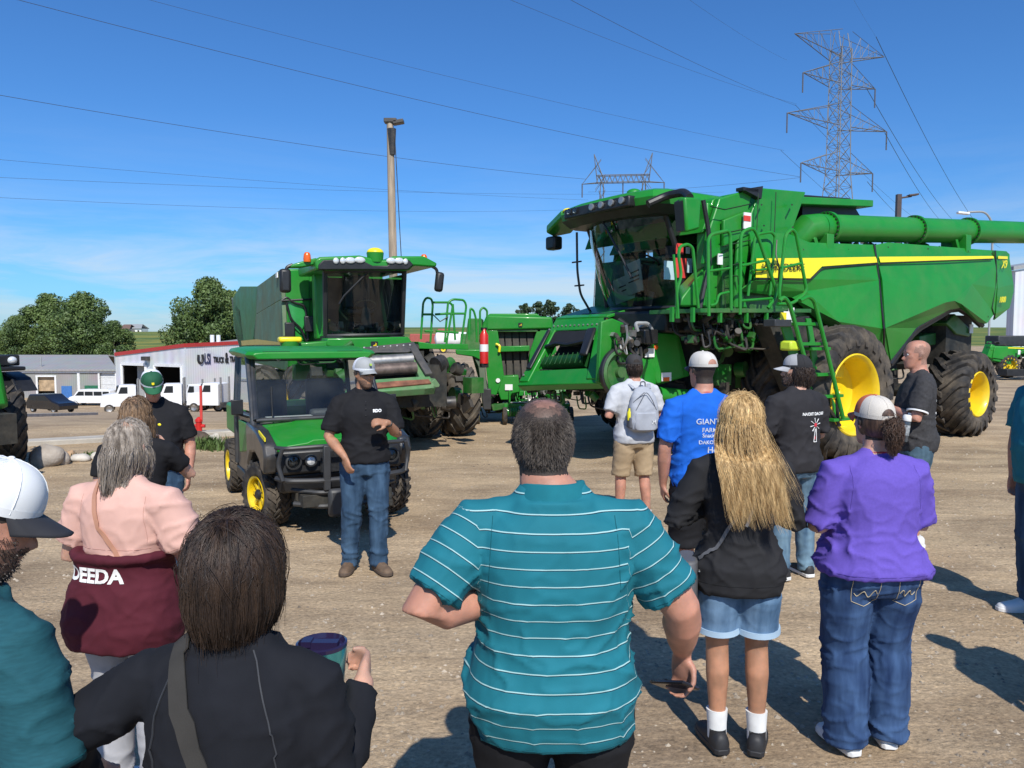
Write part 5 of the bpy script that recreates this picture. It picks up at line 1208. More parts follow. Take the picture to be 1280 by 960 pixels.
# platform and rails on our right (its left)
Lp = lambda px, py, x=.6: F2.on(px, py, 0, x)
panel('platform', c2, [Lp(a, b_) for a, b_ in ((523,427),(542,430),(585,430),(586,437),(524,436))], GREEN, (-.9,0,0), .01)
for pts in (((526,424),(529,378),(533,372),(539,373),(541,380),(538,428)),((541,378),(562,378),(566,382),(558,430)),((544,393),(561,392)),((529,393),(540,393)),((556,428),(560,378),(566,374),(580,375),(583,382),(576,432)),((556,392),(582,392)),((531,414),(541,414)),((545,414),(573,416)),((566,380),(569,425)),((586,425),(588,385),(592,388),(595,398),(596,428)),((600,428),(600,388),(604,384),(609,388),(608,425))):
    pipe_part('handrail', c2, [[Lp(a, b_, .55) for a, b_ in pts]], .022, GREEN)
mb = MB(); mb.tube([Lp(541,393,.6), Lp(550,402,.6), Lp(560,396,.6)], .012, 5); mb.build('safety_chain', BLACKM, c2)
mb = MB(); q = Lp(605,433,.7); mb.lathe([(.01,-.33),(.085,-.33),(.085,.22),(.05,.28),(.03,.34),(.002,.34)], q, (0,0,1), 16); fe = mb.build('fire_extinguisher', RED, c2)
mb = MB(); mb.box(q+V((0,0,.34)),(.05,.12,.05)); mb.box(q+V((.0,.0,-.36)),(.12,.14,.1)); mb.build('valve', BLACK, fe)
mb = MB(); mb.lathe([(.088,-.10),(.088,.04)], q, (0,0,1), 16); mb.build('label_band', WHITEL, fe)
# wheels
for (y, x) in ((1.66,0),(.92,0),(-1.35,0),(-2.1,0)):
    wheel('wheel', c2, (x,y,.72), .74, .60, .36, 1 if y > 0 else -1, nl=14, lugh=.065, lugw=.13, rb=mat('dusty_tyre', (.07,.062,.052), .85, var=.3, vscale=8, dust=.6))
for y in (1.25,-1.25): wheel('wheel', c2, (-4.0,y,.6), .62, .5, .32, 1 if y > 0 else -1, nl=16, rb=MATS['dusty_tyre'])
clutter('drive_machinery', c2, (-.6,.4,1.5), (.0,1.4,1.8), 30, 13, (DARK, BLACKM), .05, .2)

# ================================================================ ROUND BALER (centre, behind)
bp = ground(640, 528)
FB = Frame(bp.x, bp.y, -PI/2)
ba = thing('round_baler', 'green round baler with dark belts in its back gate between the two combines', 'baler', (bp.x, bp.y, 0), FB.a)
XB = lambda px, py, x: FB.on(px, py, 0, x)
def bpan(name, pts, x, m, th=-.08, bev=.015): return panel(name, ba, [XB(a, b_, x) for a, b_ in pts], m, (th,0,0), bev)
bpan('top_hood', ((608,394),(690,396),(692,411),(600,413)), .15, GREEN, -1.6, .04); bpan('top_ridge', ((612,392),(671,392),(676,396),(608,396)), .0, GREEN, -1.2, .02)
bpan('gate_frame', ((601,412),(622,413),(630,470),(632,480),(622,492),(612,500),(607,455)), .12, GREEN); bpan('gate_frame', ((672,411),(692,411),(696,440),(660,470),(662,440)), .10, GREEN)
bpan('gate_top', ((618,411),(676,411),(676,415),(618,415)), .10, GREEN_DK)
for k in range(5):
    a = 621+k*9.2; mb = MB(); mb.prism([XB(a+1, 413, -.05), XB(a+8.6, 413, -.05), XB(a+10.6, 472, -.05), XB(a+4, 472, -.05)], (-.06,0,0)); mb.build('belt', BELT, ba)
mb = MB(); mb.prism([XB(a, b_, -.12) for a, b_ in ((618,411),(676,411),(680,480),(624,480))], (-1.0,0,0)); mb.build('bale_chamber', DARK, ba)
bpan('cross_bar', ((624,433),(662,432),(662,439),(625,440)), .16, GREEN, -.2)
bpan('side_shield', ((585,398),(602,398),(604,470),(612,500),(612,512),(604,512),(597,470),(590,445),(580,440)), .0, GREEN_OLD, -1.2)
bpan('fender_plate', ((569,437),(603,437),(603,443),(600,450),(592,446),(570,443)), .35, GREEN, -.8, .02)
mb = MB(); arc = [(592,446),(598,458),(600,475),(602,500),(606,512),(614,512),(608,480),(606,458),(602,446)]; mb.prism([XB(a, b_, .3) for a, b_ in arc], (-.35,0,0)); mb.build('fender', mat('fender_grey_green', (.10,.14,.09), .6, dust=.4), ba, bevel=.01)
bpan('lower_box', ((629,470),(648,469),(650,490),(640,492),(636,500),(626,500),(622,488)), .25, GREEN, -.5, .02)
bpan('lower_beam', ((614,506),(660,500),(662,506),(616,514)), .2, GREEN_DK, -.3)
bpan('lower_panel', ((602,486),(614,486),(614,512),(604,512)), .34, CHAR, -.1)
mb = MB(); mb.box(XB(636,484,.27),(.02,.17,.13)); mb.build('warning_label', WHITEL, ba); mb = MB(); mb.lathe([(.05,0),(.05,.02),(.002,.02)], XB(622.5,475.5,.13), (1,0,0), 14); mb.build('round_label', WHITEL, ba)
mb = MB(); mb.bent([XB(620,430,.15), XB(625,432,.18), XB(624,440,.18)], .03, 6); mb.build('handle', DECALY, ba)
deer_mark(ba, XB(650.5,406,.16), (0,1,0), (0,0,1), .10, BLACK, YELLOW)
clutter('drive_machinery', ba, (-.8,-.9,.25), (.1,1.2,.75), 90, 44, (DARK, GREEN_DK, BLACKM), .05, .22)
for s in (-1,1): wheel('wheel', ba, (-.8, s*1.0, .48), .48, .38, .25, s, nl=14, lugh=.02)
for px in (597,618+50):
    q = XB(px, 517, .3); w_ = bpy.data.objects.new('gauge_wheel', None); COL.objects.link(w_); w_.parent = ba; w_.location = (q.x, q.y, .14)
    a_ = MB(); b_ = MB(); small_wheel(a_, b_, (0,0,0), .14, .10); a_.build('tyre', RUBBER, w_); b_.build('rim', DECALY, w_)

# green tillage/pick-up implement behind the header
q = ground(690, 545); im = thing('pickup_header', 'green pickup header with springs low between the baler and the new combine', 'implement', (q.x-.25, q.y+2.4, 0), R_(185)); im.scale = (.62, .8, .9)
mb = MB(); mb.box((0,0,.75),(2.4,.12,.12)); mb.box((0,.3,.45),(2.4,.10,.10)); mb.box((-1.0,.1,.6),(.06,.5,.5)); mb.box((1.0,.1,.6),(.06,.5,.5)); mb.tube([(-1.2,.3,.3),(1.2,.3,.3)], .12, 12); mb.build('frame', GREEN, im, bevel=.01)
mb = MB()
for k in range(26):
    x = -1.15+k*.09; mb.bent([(x,.3,.42),(x,.52,.45),(x,.6,.22),(x,.5,.08)], .010, 5, .08)
mb.build('tines', BLACKM, im)
clutter('linkage', im, (-1.1,-.2,.25), (1.1,.3,.9), 50, 66, (GREEN, DARK, STEEL), .04, .14)
for s in (-1,1):
    w_ = bpy.data.objects.new('gauge_wheel', None); COL.objects.link(w_); w_.parent = im; w_.location = (s*1.2, .5, .22)
    a_ = MB(); b_ = MB(); small_wheel(a_, b_, (0,0,0), .22, .14); a_.build('tyre', RUBBER, w_); b_.build('rim', YELLOW, w_); w_.rotation_euler = (0,0,PI/2)

# ================================================================ MACHINE BEHIND THE COMBINE TAIL (right edge)
q = ground(1262, 474)
rmc = thing('planter', 'green implement with small yellow rimmed wheels behind the combine tail at right', 'implement', (q.x, q.y, 0), R_(12))
mb = MB(); mb.box((1.2,-.3,1.35),(5.4,.22,.22),(0,.03,0)); mb.box((1.2,.6,1.1),(5.4,.2,.2)); mb.box((-.8,-.1,.95),(1.0,.6,.35),(0,.2,0)); mb.box((-1.3,-.2,1.25),(.5,.4,.6),(0,.4,0)); mb.box((2.0,-.2,.9),(.5,.5,.9)); mb.build('frame', GREEN, rmc, bevel=.03)
mb = MB(); mb.prism([(-1.4,-.45,1.0),(-.3,-.45,.85),(.1,-.45,1.1),(-.2,-.45,1.45),(-1.3,-.45,1.5)], (0,.2,0)); mb.build('side_plate', GREEN, rmc, bevel=.02)
mb = MB(); mb.box((1.4,-.44,1.39),(4.0,.02,.05),(0,.03,0)); mb.build('yellow_stripe', DECALY, rmc)
mb = MB(); mb.box((.6,-.6,.35),(3.2,.5,.3)); mb.build('lower_frame', BLACK, rmc, bevel=.02)
mb = MB(); mb.box((.55,-.88,.55),(.12,.04,.28)); mb.build('reflector', mat('amber_reflector', (.75,.35,.02), .3), rmc)
mb = MB(); mb.box((-.15,-.6,1.25),(.12,.02,.2)); mb.build('warning_label', WHITEL, rmc)
for x in (-.45, .9, 2.3): wheel('wheel', rmc, (x,-.3,.62), .55, .4, .34, -1, nl=14, lugh=.03)
clutter('linkage', rmc, (-1.2,-.1,.6), (3.0,.6,1.7), 70, 67, (GREEN, DARK, BLACKM), .05, .25)
mb = MB(); mb.box((1.6,1.0,1.75),(3.4,.8,.5)); mb.build('hopper', CHAR, rmc, bevel=.05)

# ================================================================ TRACTOR AT THE LEFT EDGE
q = ground(5, 585)
tr = thing('tractor', 'tractor at the left frame edge, only its front tyre, fender and lamp in view', 'tractor', (q.x+.02, q.y+.2, 0), R_(-30))
wheel('wheel', tr, (.1,-.15,.66), .68, .44, .36, 1, rot=R_(-21), nl=18, lugh=.045, lugw=.09)
wheel('wheel', tr, (.1,-2.0,.66), .68, .44, .36, -1, nl=18, lugh=.045, lugw=.09)
mb = MB(); mb.tube([(.62,-.15,.95),(.35,-.15,1.32),(0,-.15,1.42),(-.4,-.15,1.25)], .03, 6); mb.prism([(.5,-.42,1.16),(.3,-.42,1.36),(0,-.42,1.44),(-.4,-.42,1.33),(-.4,-.42,1.30),(0,-.42,1.40),(.28,-.42,1.31)], (0,.56,0)); mb.build('fender', BLACK, tr, bevel=.01)
mb = MB(); mb.box((.3,-1.1,1.35),(2.2,.8,.7),None,(.95,.8)); mb.build('hood', GREEN, tr, bevel=.08)
mb = MB(); mb.box((.15,-.28,1.62),(.4,.5,.16)); mb.box((.1,-.3,1.5),(.7,.6,.06)); mb.build('lamp_bracket', BLACK, tr, bevel=.02)
mb = MB(); mb.ball((.34,-.14,1.62),(.06,.07,.06)); mb.build('headlight', LAMP, tr)
mb = MB(); mb.bent([(.0,-.3,1.6),(.0,-.16,1.9),(-.1,-.35,2.05),(-.2,-.5,2.4)], .018, 6); mb.build('mirror_arm', BLACK, tr)
mb = MB(); mb.box((-.2,-.22,2.02),(.12,.34,.22)); mb.build('mirror', BLACK, tr, bevel=.05)
mb = MB(); mb.box((-1.5,-1.1,1.3),(1.6,1.0,.8)); mb.box((-.2,-1.1,.75),(3.6,.7,.4)); mb.cyl((.1,-2.0,.66),(.1,-.2,.66),.10); mb.build('chassis', DARK, tr)
wheel('wheel', tr, (-2.3,-.1,.98), .98, .55, .55, 1, nl=22); wheel('wheel', tr, (-2.3,-2.1,.98), .98, .55, .55, -1, nl=22)

# ================================================================ UTILITY VEHICLE
TU = R_(28)
pU = ground(332, 657); pU2 = ground(488, 633)
fwd = V((math.sin(TU), -math.cos(TU), 0)); lft = V((-fwd.y, fwd.x, 0))    # its left = our right
oU = pU + lft*.66 - fwd*.10
FU = Frame(oU.x, oU.y, math.atan2(fwd.y, fwd.x))
ut = thing('utility_vehicle', 'green cab utility vehicle with black grille guard behind the man speaking', 'utility vehicle', (oU.x, oU.y, 0), FU.a)
XU = lambda px, py, x: FU.on(px, py, 0, x)
SU = lambda px, py, y: FU.on(px, py, 1, y)
HW = .72
MR = mat('charcoal_paint', (.025,.027,.03), .35, coat=.3, var=.15, dust=.2)
def sym(f):
    for s in (1,-1): f(s)
# nose / grille
mb = MB()
def ring(x, ps, sc=1): return [V((x, y*sc, z)) for y, z in ps]
hoodp = lambda x: None
# hood as lofted sections
secs = []
for x, hw, z0_, zc, ze_ in ((.66,.60,.84,.945,.91),(.54,.66,.84,.985,.95),(.25,.69,.84,1.02,.99),(-.05,.70,.86,1.05,1.02),(-.24,.70,.88,1.07,1.045)):
    secs.append([V((x,-hw,z0_)), V((x,-hw,ze_-.06)), V((x,-hw+.07,ze_-.01)), V((x,-.34,ze_+.01)), V((x,-.28,zc)), V((x,.28,zc)), V((x,.34,ze_+.01)), V((x,hw-.07,ze_-.01)), V((x,hw,ze_-.06)), V((x,hw,z0_))])
mb.loft(secs); mb.build('hood', GREEN, ut, bevel=.012, ang=25)
mb = MB(); mb.prism([(.70,-.62,.86),(.70,.62,.86),(.72,.62,.62),(.72,-.62,.62)], (-.3,0,0)); mb.prism([(.66,-.6,.62),(.66,.6,.62),(.62,.6,.42),(.62,-.6,.42)], (-.9,0,0)); mb.build('grille_shell', BLACK, ut, bevel=.03)
# mesh grille
mb = MB()
for k in range(17): z = .63+k*.0135; mb.box((.735,.02,z),(.012,.50,.004))
for k in range(38): y = -.23+k*.0135; mb.box((.735,y,.74),(.012,.004,.22))
mb.build('grille_mesh', CHAR, ut)
deer_mark(ut, (.752,.10,.79), (0,1,0), (0,0,1), .085, mat('badge_lime', (.45,.75,.05), .4), BLACK)
for y, r in ((-.50,.062),(-.33,.048),(.50,.062),(.36,.048)):
    mb = MB(); mb.lathe([(r*1.25,-.03),(r*1.25,.03),(r,.035),(r*.95,.0),(.002,-.01)], (.74,y,.755), (1,0,0), 20); mb.build('headlight', CHAR, ut); 
    mb = MB(); mb.lathe([(r*.9,.02),(r*.5,.03),(.002,.034)], (.74,y,.755), (1,0,0), 20); mb.build('headlight_lens', GLASSC if abs(y) > .45 else LAMP, ut)
# fenders
def fender(s):
    mb = MB(); prof = [(.60,.92),(.66,.80),(.60,.62),(.44,.64),(.36,.72),(.10,.78),(-.18,.74),(-.34,.60),(-.40,.52),(-.42,1.05),(.2,1.02)]
    mb.prism([(x, s*.62, z) for x, z in prof], (0, s*.14, 0)); mb.build('fender', MR, ut, bevel=.03)
sym(fender)
mb = MB(); mb.box((.42,-.735,.985),(.34,.012,.035),(0,.12,0)); mb.build('yellow_lettering_strip', DECALY, ut)
# brush guard
def tb(pts, r=.021): 
    mb = MB(); mb.bent(pts, r, 8, .06); mb.build('brush_guard', CHAR, ut)
tb([(.72,-.66,.90),(.84,-.60,.90),(.90,-.30,.91),(.90,.30,.91),(.84,.60,.90),(.72,.66,.90)])
tb([(.72,-.66,.60),(.86,-.58,.59),(.93,-.30,.58),(.93,.30,.58),(.86,.58,.59),(.72,.66,.60)],.026)
tb([(.84,-.62,.90),(.80,-.66,.75),(.84,-.62,.59)]); tb([(.84,.62,.90),(.80,.66,.75),(.84,.62,.59)])
tb([(.74,-.52,.48),(.92,-.28,.46),(.92,.28,.46),(.74,.52,.48)],.022); tb([(.74,-.5,.34),(.90,-.26,.32),(.90,.28,.32),(.74,.5,.34)],.026)
for y in (-.22,.24):
    mb = MB(); mb.box((.93,y,.70),(.05,.07,.44)); mb.build('guard_post', CHAR, ut, bevel=.01)
mb = MB(); mb.box((.97,-.14,.36),(.08,.17,.28)); mb.build('winch_cover', CHAR, ut, bevel=.04)
mb = MB(); mb.box((.80,0,.38),(.2,.9,.12)); mb.box((.88,.30,.22),(.12,.22,.05)); mb.tube([(.93,.24,.24),(.95,.18,.05)], .012, 5); mb.tube([(.93,.26,.24),(.95,.28,.03)], .012, 5); mb.tube([(.93,.28,.24),(.95,.36,.05)], .010, 5); mb.box((.93,.3,.30),(.1,.26,.06)); mb.build('winch', DARK, ut, bevel=.01)
# cab frame: A pillars, roof
zt_u = 1.79
zr0 = 1.08
wsb = [V((-.16,-.69,zr0)), V((-.16,.69,zr0))]; wst = [V((-.66,-.64,zt_u-.06)), V((-.66,.64,zt_u-.06))]
mb = MB(); mb.quad(wsb[0],wsb[1],wst[1],wst[0]); mb.build('windscreen', GLASSC, ut, recalc=False)
mb = MB(); mb.tube([wsb[0],wst[0]], .032, 8); mb.tube([wsb[1],wst[1]], .032, 8); mb.tube([wsb[0],wsb[1]], .025, 8); mb.tube([wst[0],wst[1]], .035, 8); mb.build('windscreen_frame', MR, ut)
def side(s):
    mb = MB()
    for pts in (((-.16,s*.71,.90),(-.20,s*.71,1.08),(-.68,s*.68,zt_u-.02)),((-.68,s*.68,zt_u-.02),(-1.50,s*.66,zt_u-.04)),((-1.42,s*.70,.45),(-1.45,s*.70,1.2),(-1.50,s*.66,zt_u-.04)),((-.25,s*.71,1.10),(-1.44,s*.71,1.08)),((-.34,s*.71,.35),(-.30,s*.71,.95))): mb.bent(pts, .035, 8, .06)
    mb.build('cab_frame', MR, ut)
    mb = MB(); mb.prism([(-.36,s*.70,1.12),(-1.40,s*.70,1.08),(-1.38,s*.70,.42),(-.44,s*.70,.36),(-.36,s*.70,.55)], (0,-s*.05,0)); d_ = mb.build('door', MR, ut, bevel=.02)
    mb = MB(); mb.prism([(-.40,s*.725,1.02),(-1.15,s*.725,1.00),(-1.10,s*.725,.62),(-.46,s*.725,.72)], (0,-s*.02,0)); mb.build('door_panel', GREEN, d_, bevel=.01)
    mb = MB(); mb.box((-1.2,s*.745,1.06),(.16,.03,.05)); mb.build('door_handle', BLACK, d_)
    mb = MB(); mb.quad((-.30,s*.70,1.16),(-1.42,s*.70,1.12),(-1.46,s*.66,zt_u-.06),(-.70,s*.67,zt_u-.06)); mb.build('side_window', GLASSC, ut, recalc=False)
    mb = MB(); mb.bent([(-.32,s*.73,1.10),(-.30,s*.84,1.14),(-.30,s*.85,1.18)], .014, 6, .03); mb.box((-.30,s*.86,1.22),(.05,.12,.16)); mb.build('side_mirror', BLACK, ut, bevel=.02)
sym(side)
# roof
mb = MB(); rr_ = []
for x, z, hw, th in ((-.40,1.775,.67,.025),(-.50,1.775,.74,.05),(-1.1,1.795,.76,.065),(-1.6,1.79,.76,.055),(-1.72,1.785,.71,.03)):
    rr_.append([V((x,-hw,z-.0)), V((x,-hw+.03,z+th*.7)), V((x,-hw+.12,z+th)), V((x,hw-.12,z+th)), V((x,hw-.03,z+th*.7)), V((x,hw,z)), V((x,hw-.05,z-.05)), V((x,-hw+.05,z-.05))])
mb.loft(rr_); mb.build('roof', GREEN, ut, bevel=.01, ang=25)
mb = MB()
for s in (-1,1): mb.prism([(-.42,s*.62,1.745),(-.42,s*.22,1.745),(-.42,s*.27,1.81),(-.42,s*.56,1.81)], (-.05,0,0))
mb.prism([(-.46,-.66,1.75),(-.46,.66,1.75),(-.46,.66,1.79),(-.46,-.66,1.79)], (-.1,0,0)); mb.build('roof_vent', BLACK, ut)
for s in (-1,1):
    mb = MB(); mb.tube([(-.62,s*.36-.05,1.76),(-.60,s*.36,1.70),(-.62,s*.36+.05,1.76)], .014, 6); mb.tube([(-.62,s*.36,1.76),(-.60,s*.36,1.70)], .014, 6); mb.build('windscreen_clamp', GREYM, ut)
# interior
mb = MB(); mb.box((-.40,0,1.0),(.34,1.25,.14)); mb.box((-.45,.1,1.10),(.18,.3,.10)); mb.build('dashboard', mat('grey_dash', (.10,.10,.10), .6), ut, bevel=.04)
mb = MB(); mb.box((-.34,-.3,1.085),(.18,.5,.01)); mb.box((-.34,.42,1.085),(.16,.36,.01)); mb.build('paper_or_reflection_sheet', PAPER, ut)
mb = MB()
for y in (-.36,.36): mb.box((-1.15,y,.85),(.5,.5,.14)); mb.box((-1.38,y,1.15),(.14,.48,.60),(0,-.1,0))
mb.build('seats', CABSEAT, ut, bevel=.05)
mb = MB(); mb.lathe([(.16,-.012),(.18,0),(.16,.012),(.145,0),(.16,-.012)], (-.72,.36,1.14), (-.7,0,1), 24); mb.tube([(-.5,.36,1.0),(-.72,.36,1.14)], .02, 6); mb.build('steering_wheel', BLACK, ut)
mb = MB(); mb.tube([(-.15,-.52,1.10),(-.40,-.48,1.42)], .008, 5); mb.build('wiper', BLACK, ut)
# cargo box + undercarriage
mb = MB(); mb.box((-2.0,0,.92),(1.0,1.36,.36)); mb.build('cargo_box', GREEN, ut, bevel=.03)
mb = MB(); mb.box((-.8,0,.36),(2.8,.9,.12)); mb.cyl((.1,-.6,.33),(.1,.6,.33),.03); mb.cyl((-1.95,-.6,.33),(-1.95,.6,.33),.03); mb.box((.1,0,.36),(.5,.5,.2)); mb.box((-1.5,0,.5),(1.6,1.1,.25)); mb.build('chassis', DARK, ut)
mb = MB(); mb.box((-.90,-.66,.36),(1.0,.12,.14)); mb.box((-.90,.66,.36),(1.0,.12,.14)); mb.build('side_sill', BLACK, ut, bevel=.02)
def atv_tyre(parent, R, W, rr):
    mb = MB(); hw = W/2
    mb.lathe([(rr,-hw*.8),(rr+.05,-hw),(R-.05,-hw),(R-.02,-hw*.75),(R-.02,hw*.75),(R-.05,hw),(rr+.05,hw),(rr,hw*.8)], (0,0,0), (0,1,0), 36)
    n = 22
    for k in range(n):
        for row, (y0_, y1_, da) in enumerate(((-.98,-.42,.0),(-.40,.02,.5),(-.02,.40,.0),(.42,.98,.5))):
            a0 = 2*PI*(k+da)/n; tilt = .10*(1 if row % 2 else -1); rings = []
            for y, off in ((y0_*hw, -tilt), (y1_*hw, tilt)):
                rt = R-(.012 if abs(y) > hw*.9 else 0); rb = R-.035-(.03 if abs(y) > hw*.9 else 0)
                rings.append([V((math.cos(a0+off+d)*r, y, math.sin(a0+off+d)*r)) for r, d in ((rb,-.062),(rt,-.048),(rt,.048),(rb,.062))])
            mb.loft(rings)
    return mb.build('tyre', RUBBER, parent, ang=40)
for x, y, rot in ((.10,-.64,R_(14)),(.10,.64,R_(14)),(-1.95,-.62,0),(-1.95,.62,0)):
    w_ = bpy.data.objects.new('wheel', None); COL.objects.link(w_); w_.parent = ut; w_.location = (x,y,.34); w_.rotation_euler = (0,0,rot)
    atv_tyre(w_, .345, .27, .185); s = -1 if y < 0 else 1
    mb = MB(); mb.lathe([(.19,s*.115),(.195,s*.13),(.175,s*.12),(.165,s*.05),(.15,s*.04)], (0,0,0), (0,1,0), 32)
    for k in range(8):
        a = k*PI/4; mb.prism([(math.cos(a+d)*r, s*.05, math.sin(a+d)*r) for r, d in ((.155,-.13),(.155,.13),(.05,.3),(.05,-.3))], (0,s*.035,0))
    mb.build('rim', YELLOW, w_)
    mb = MB(); mb.lathe([(.15,s*.03),(.002,s*.03)], (0,0,0), (0,1,0), 24); mb.lathe([(.055,s*.04),(.055,s*.10),(.04,s*.115),(.002,s*.115)], (0,0,0), (0,1,0), 16); mb.build('hub', BLACK, w_)
    mb = MB(); mb.tube([(0,-s*.05,.1),(0,-s*.25,.55)], .03, 8); mb.build('shock_absorber', DECALY, w_)
# tyre stowed behind the cab? a large dark tyre stands behind the vehicle on its right
# ================================================================ PEOPLE
def skinmat(name, col, red=(.55,.20,.14)):
    return mat(name, tuple(c*.78 for c in col), .55, var=.1, vscale=14, col2=tuple(min(1, c*v) for c, v in zip(col, (1.14, 1.05, 1.02))), bump=.5, bscale=160, sss=.12, bdist=.001)
SK = {'fair': skinmat('fair_skin', (.56,.33,.24)), 'tan': skinmat('tan_skin', (.42,.22,.13)), 'ruddy': skinmat('ruddy_skin', (.52,.26,.18))}
LIP = mat('lips', (.38,.12,.10), .45); EYEW = mat('eye_white', (.7,.68,.65), .2, var=.02); IRIS = mat('iris', (.04,.03,.02), .15)
def cloth(name, col, var=.10, rough=.85, vscale=14, bump=.35, bscale=350, col2=None, stretch=None, coat=0):
    new = name not in MATS
    m = mat(name, col, rough, var=var, vscale=vscale, bump=bump, bscale=bscale, bdist=.001, spec=.2, col2=col2, stretch=stretch)
    if new: fold_bump(m)
    return m
def fold_bump(m, s=.55):
    nt = m.node_tree; N = nt.nodes; L = nt.links; bp = next(n for n in N if n.type == 'BUMP'); tc = next(n for n in N if n.type == 'TEX_COORD')
    mp = N.new('ShaderNodeMapping'); mp.inputs['Scale'].default_value = (1, 1, 1.7); mp.inputs['Rotation'].default_value = (0, .5, 0); L.new(tc.outputs['Object'], mp.inputs['Vector'])
    n = N.new('ShaderNodeTexNoise'); n.noise_type = 'RIDGED_MULTIFRACTAL'; n.inputs['Scale'].default_value = 3.2; n.inputs['Detail'].default_value = 2.5; n.inputs['Distortion'].default_value = .7; L.new(mp.outputs[0], n.inputs['Vector'])
    b2 = N.new('ShaderNodeBump'); b2.inputs['Strength'].default_value = s; b2.inputs['Distance'].default_value = .012; L.new(n.outputs['Fac'], b2.inputs['Height']); L.new(b2.outputs[0], bp.inputs['Normal'])
def denim(name, c1, c2):
    m = cloth(name, c1, vscale=7, col2=c2, stretch=(2.2,1.6,.5), bump=.6, bscale=500); return m
def haired(name, c1, c2): return mat(name, c1, .52, var=.2, vscale=18, col2=c2, stretch=(4,4,.35), spec=.6)
def realize(mb, voxel, it=2, fac=.5):
    me = bpy.data.meshes.new('tmp'); me.from_pydata(mb.v, [], mb.f)
    bm = bmesh.new(); bm.from_mesh(me); bmesh.ops.recalc_face_normals(bm, faces=bm.faces); bm.to_mesh(me); bm.free()
    o = bpy.data.objects.new('tmp', me); COL.objects.link(o)
    r = o.modifiers.new('r', 'REMESH'); r.mode = 'VOXEL'; r.voxel_size = voxel; r.adaptivity = 0
    if it: s = o.modifiers.new('s', 'SMOOTH'); s.factor = fac; s.iterations = it
    dg = bpy.context.evaluated_depsgraph_get(); dg.update(); out = bpy.data.meshes.new_from_object(o.evaluated_get(dg))
    bpy.data.objects.remove(o); bpy.data.meshes.remove(me); return out
def selli(c, rx, ry, n=24, pw=2.4):
    out = []
    for k in range(n):
        a = 2*PI*k/n; ca, sa = math.cos(a), math.sin(a)
        out.append(V((c[0]+rx*math.copysign(abs(ca)**(2/pw), ca), c[1]+ry*math.copysign(abs(sa)**(2/pw), sa), c[2])))
    return out
def lerp_prof(prof, z):
    if z <= prof[0][0]: return prof[0][1:]
    for a, b in zip(prof, prof[1:]):
        if z <= b[0]:
            t = (z-a[0])/(b[0]-a[0]); return tuple(a[i]+(b[i]-a[i])*t for i in range(1, len(a)))
    return prof[-1][1:]
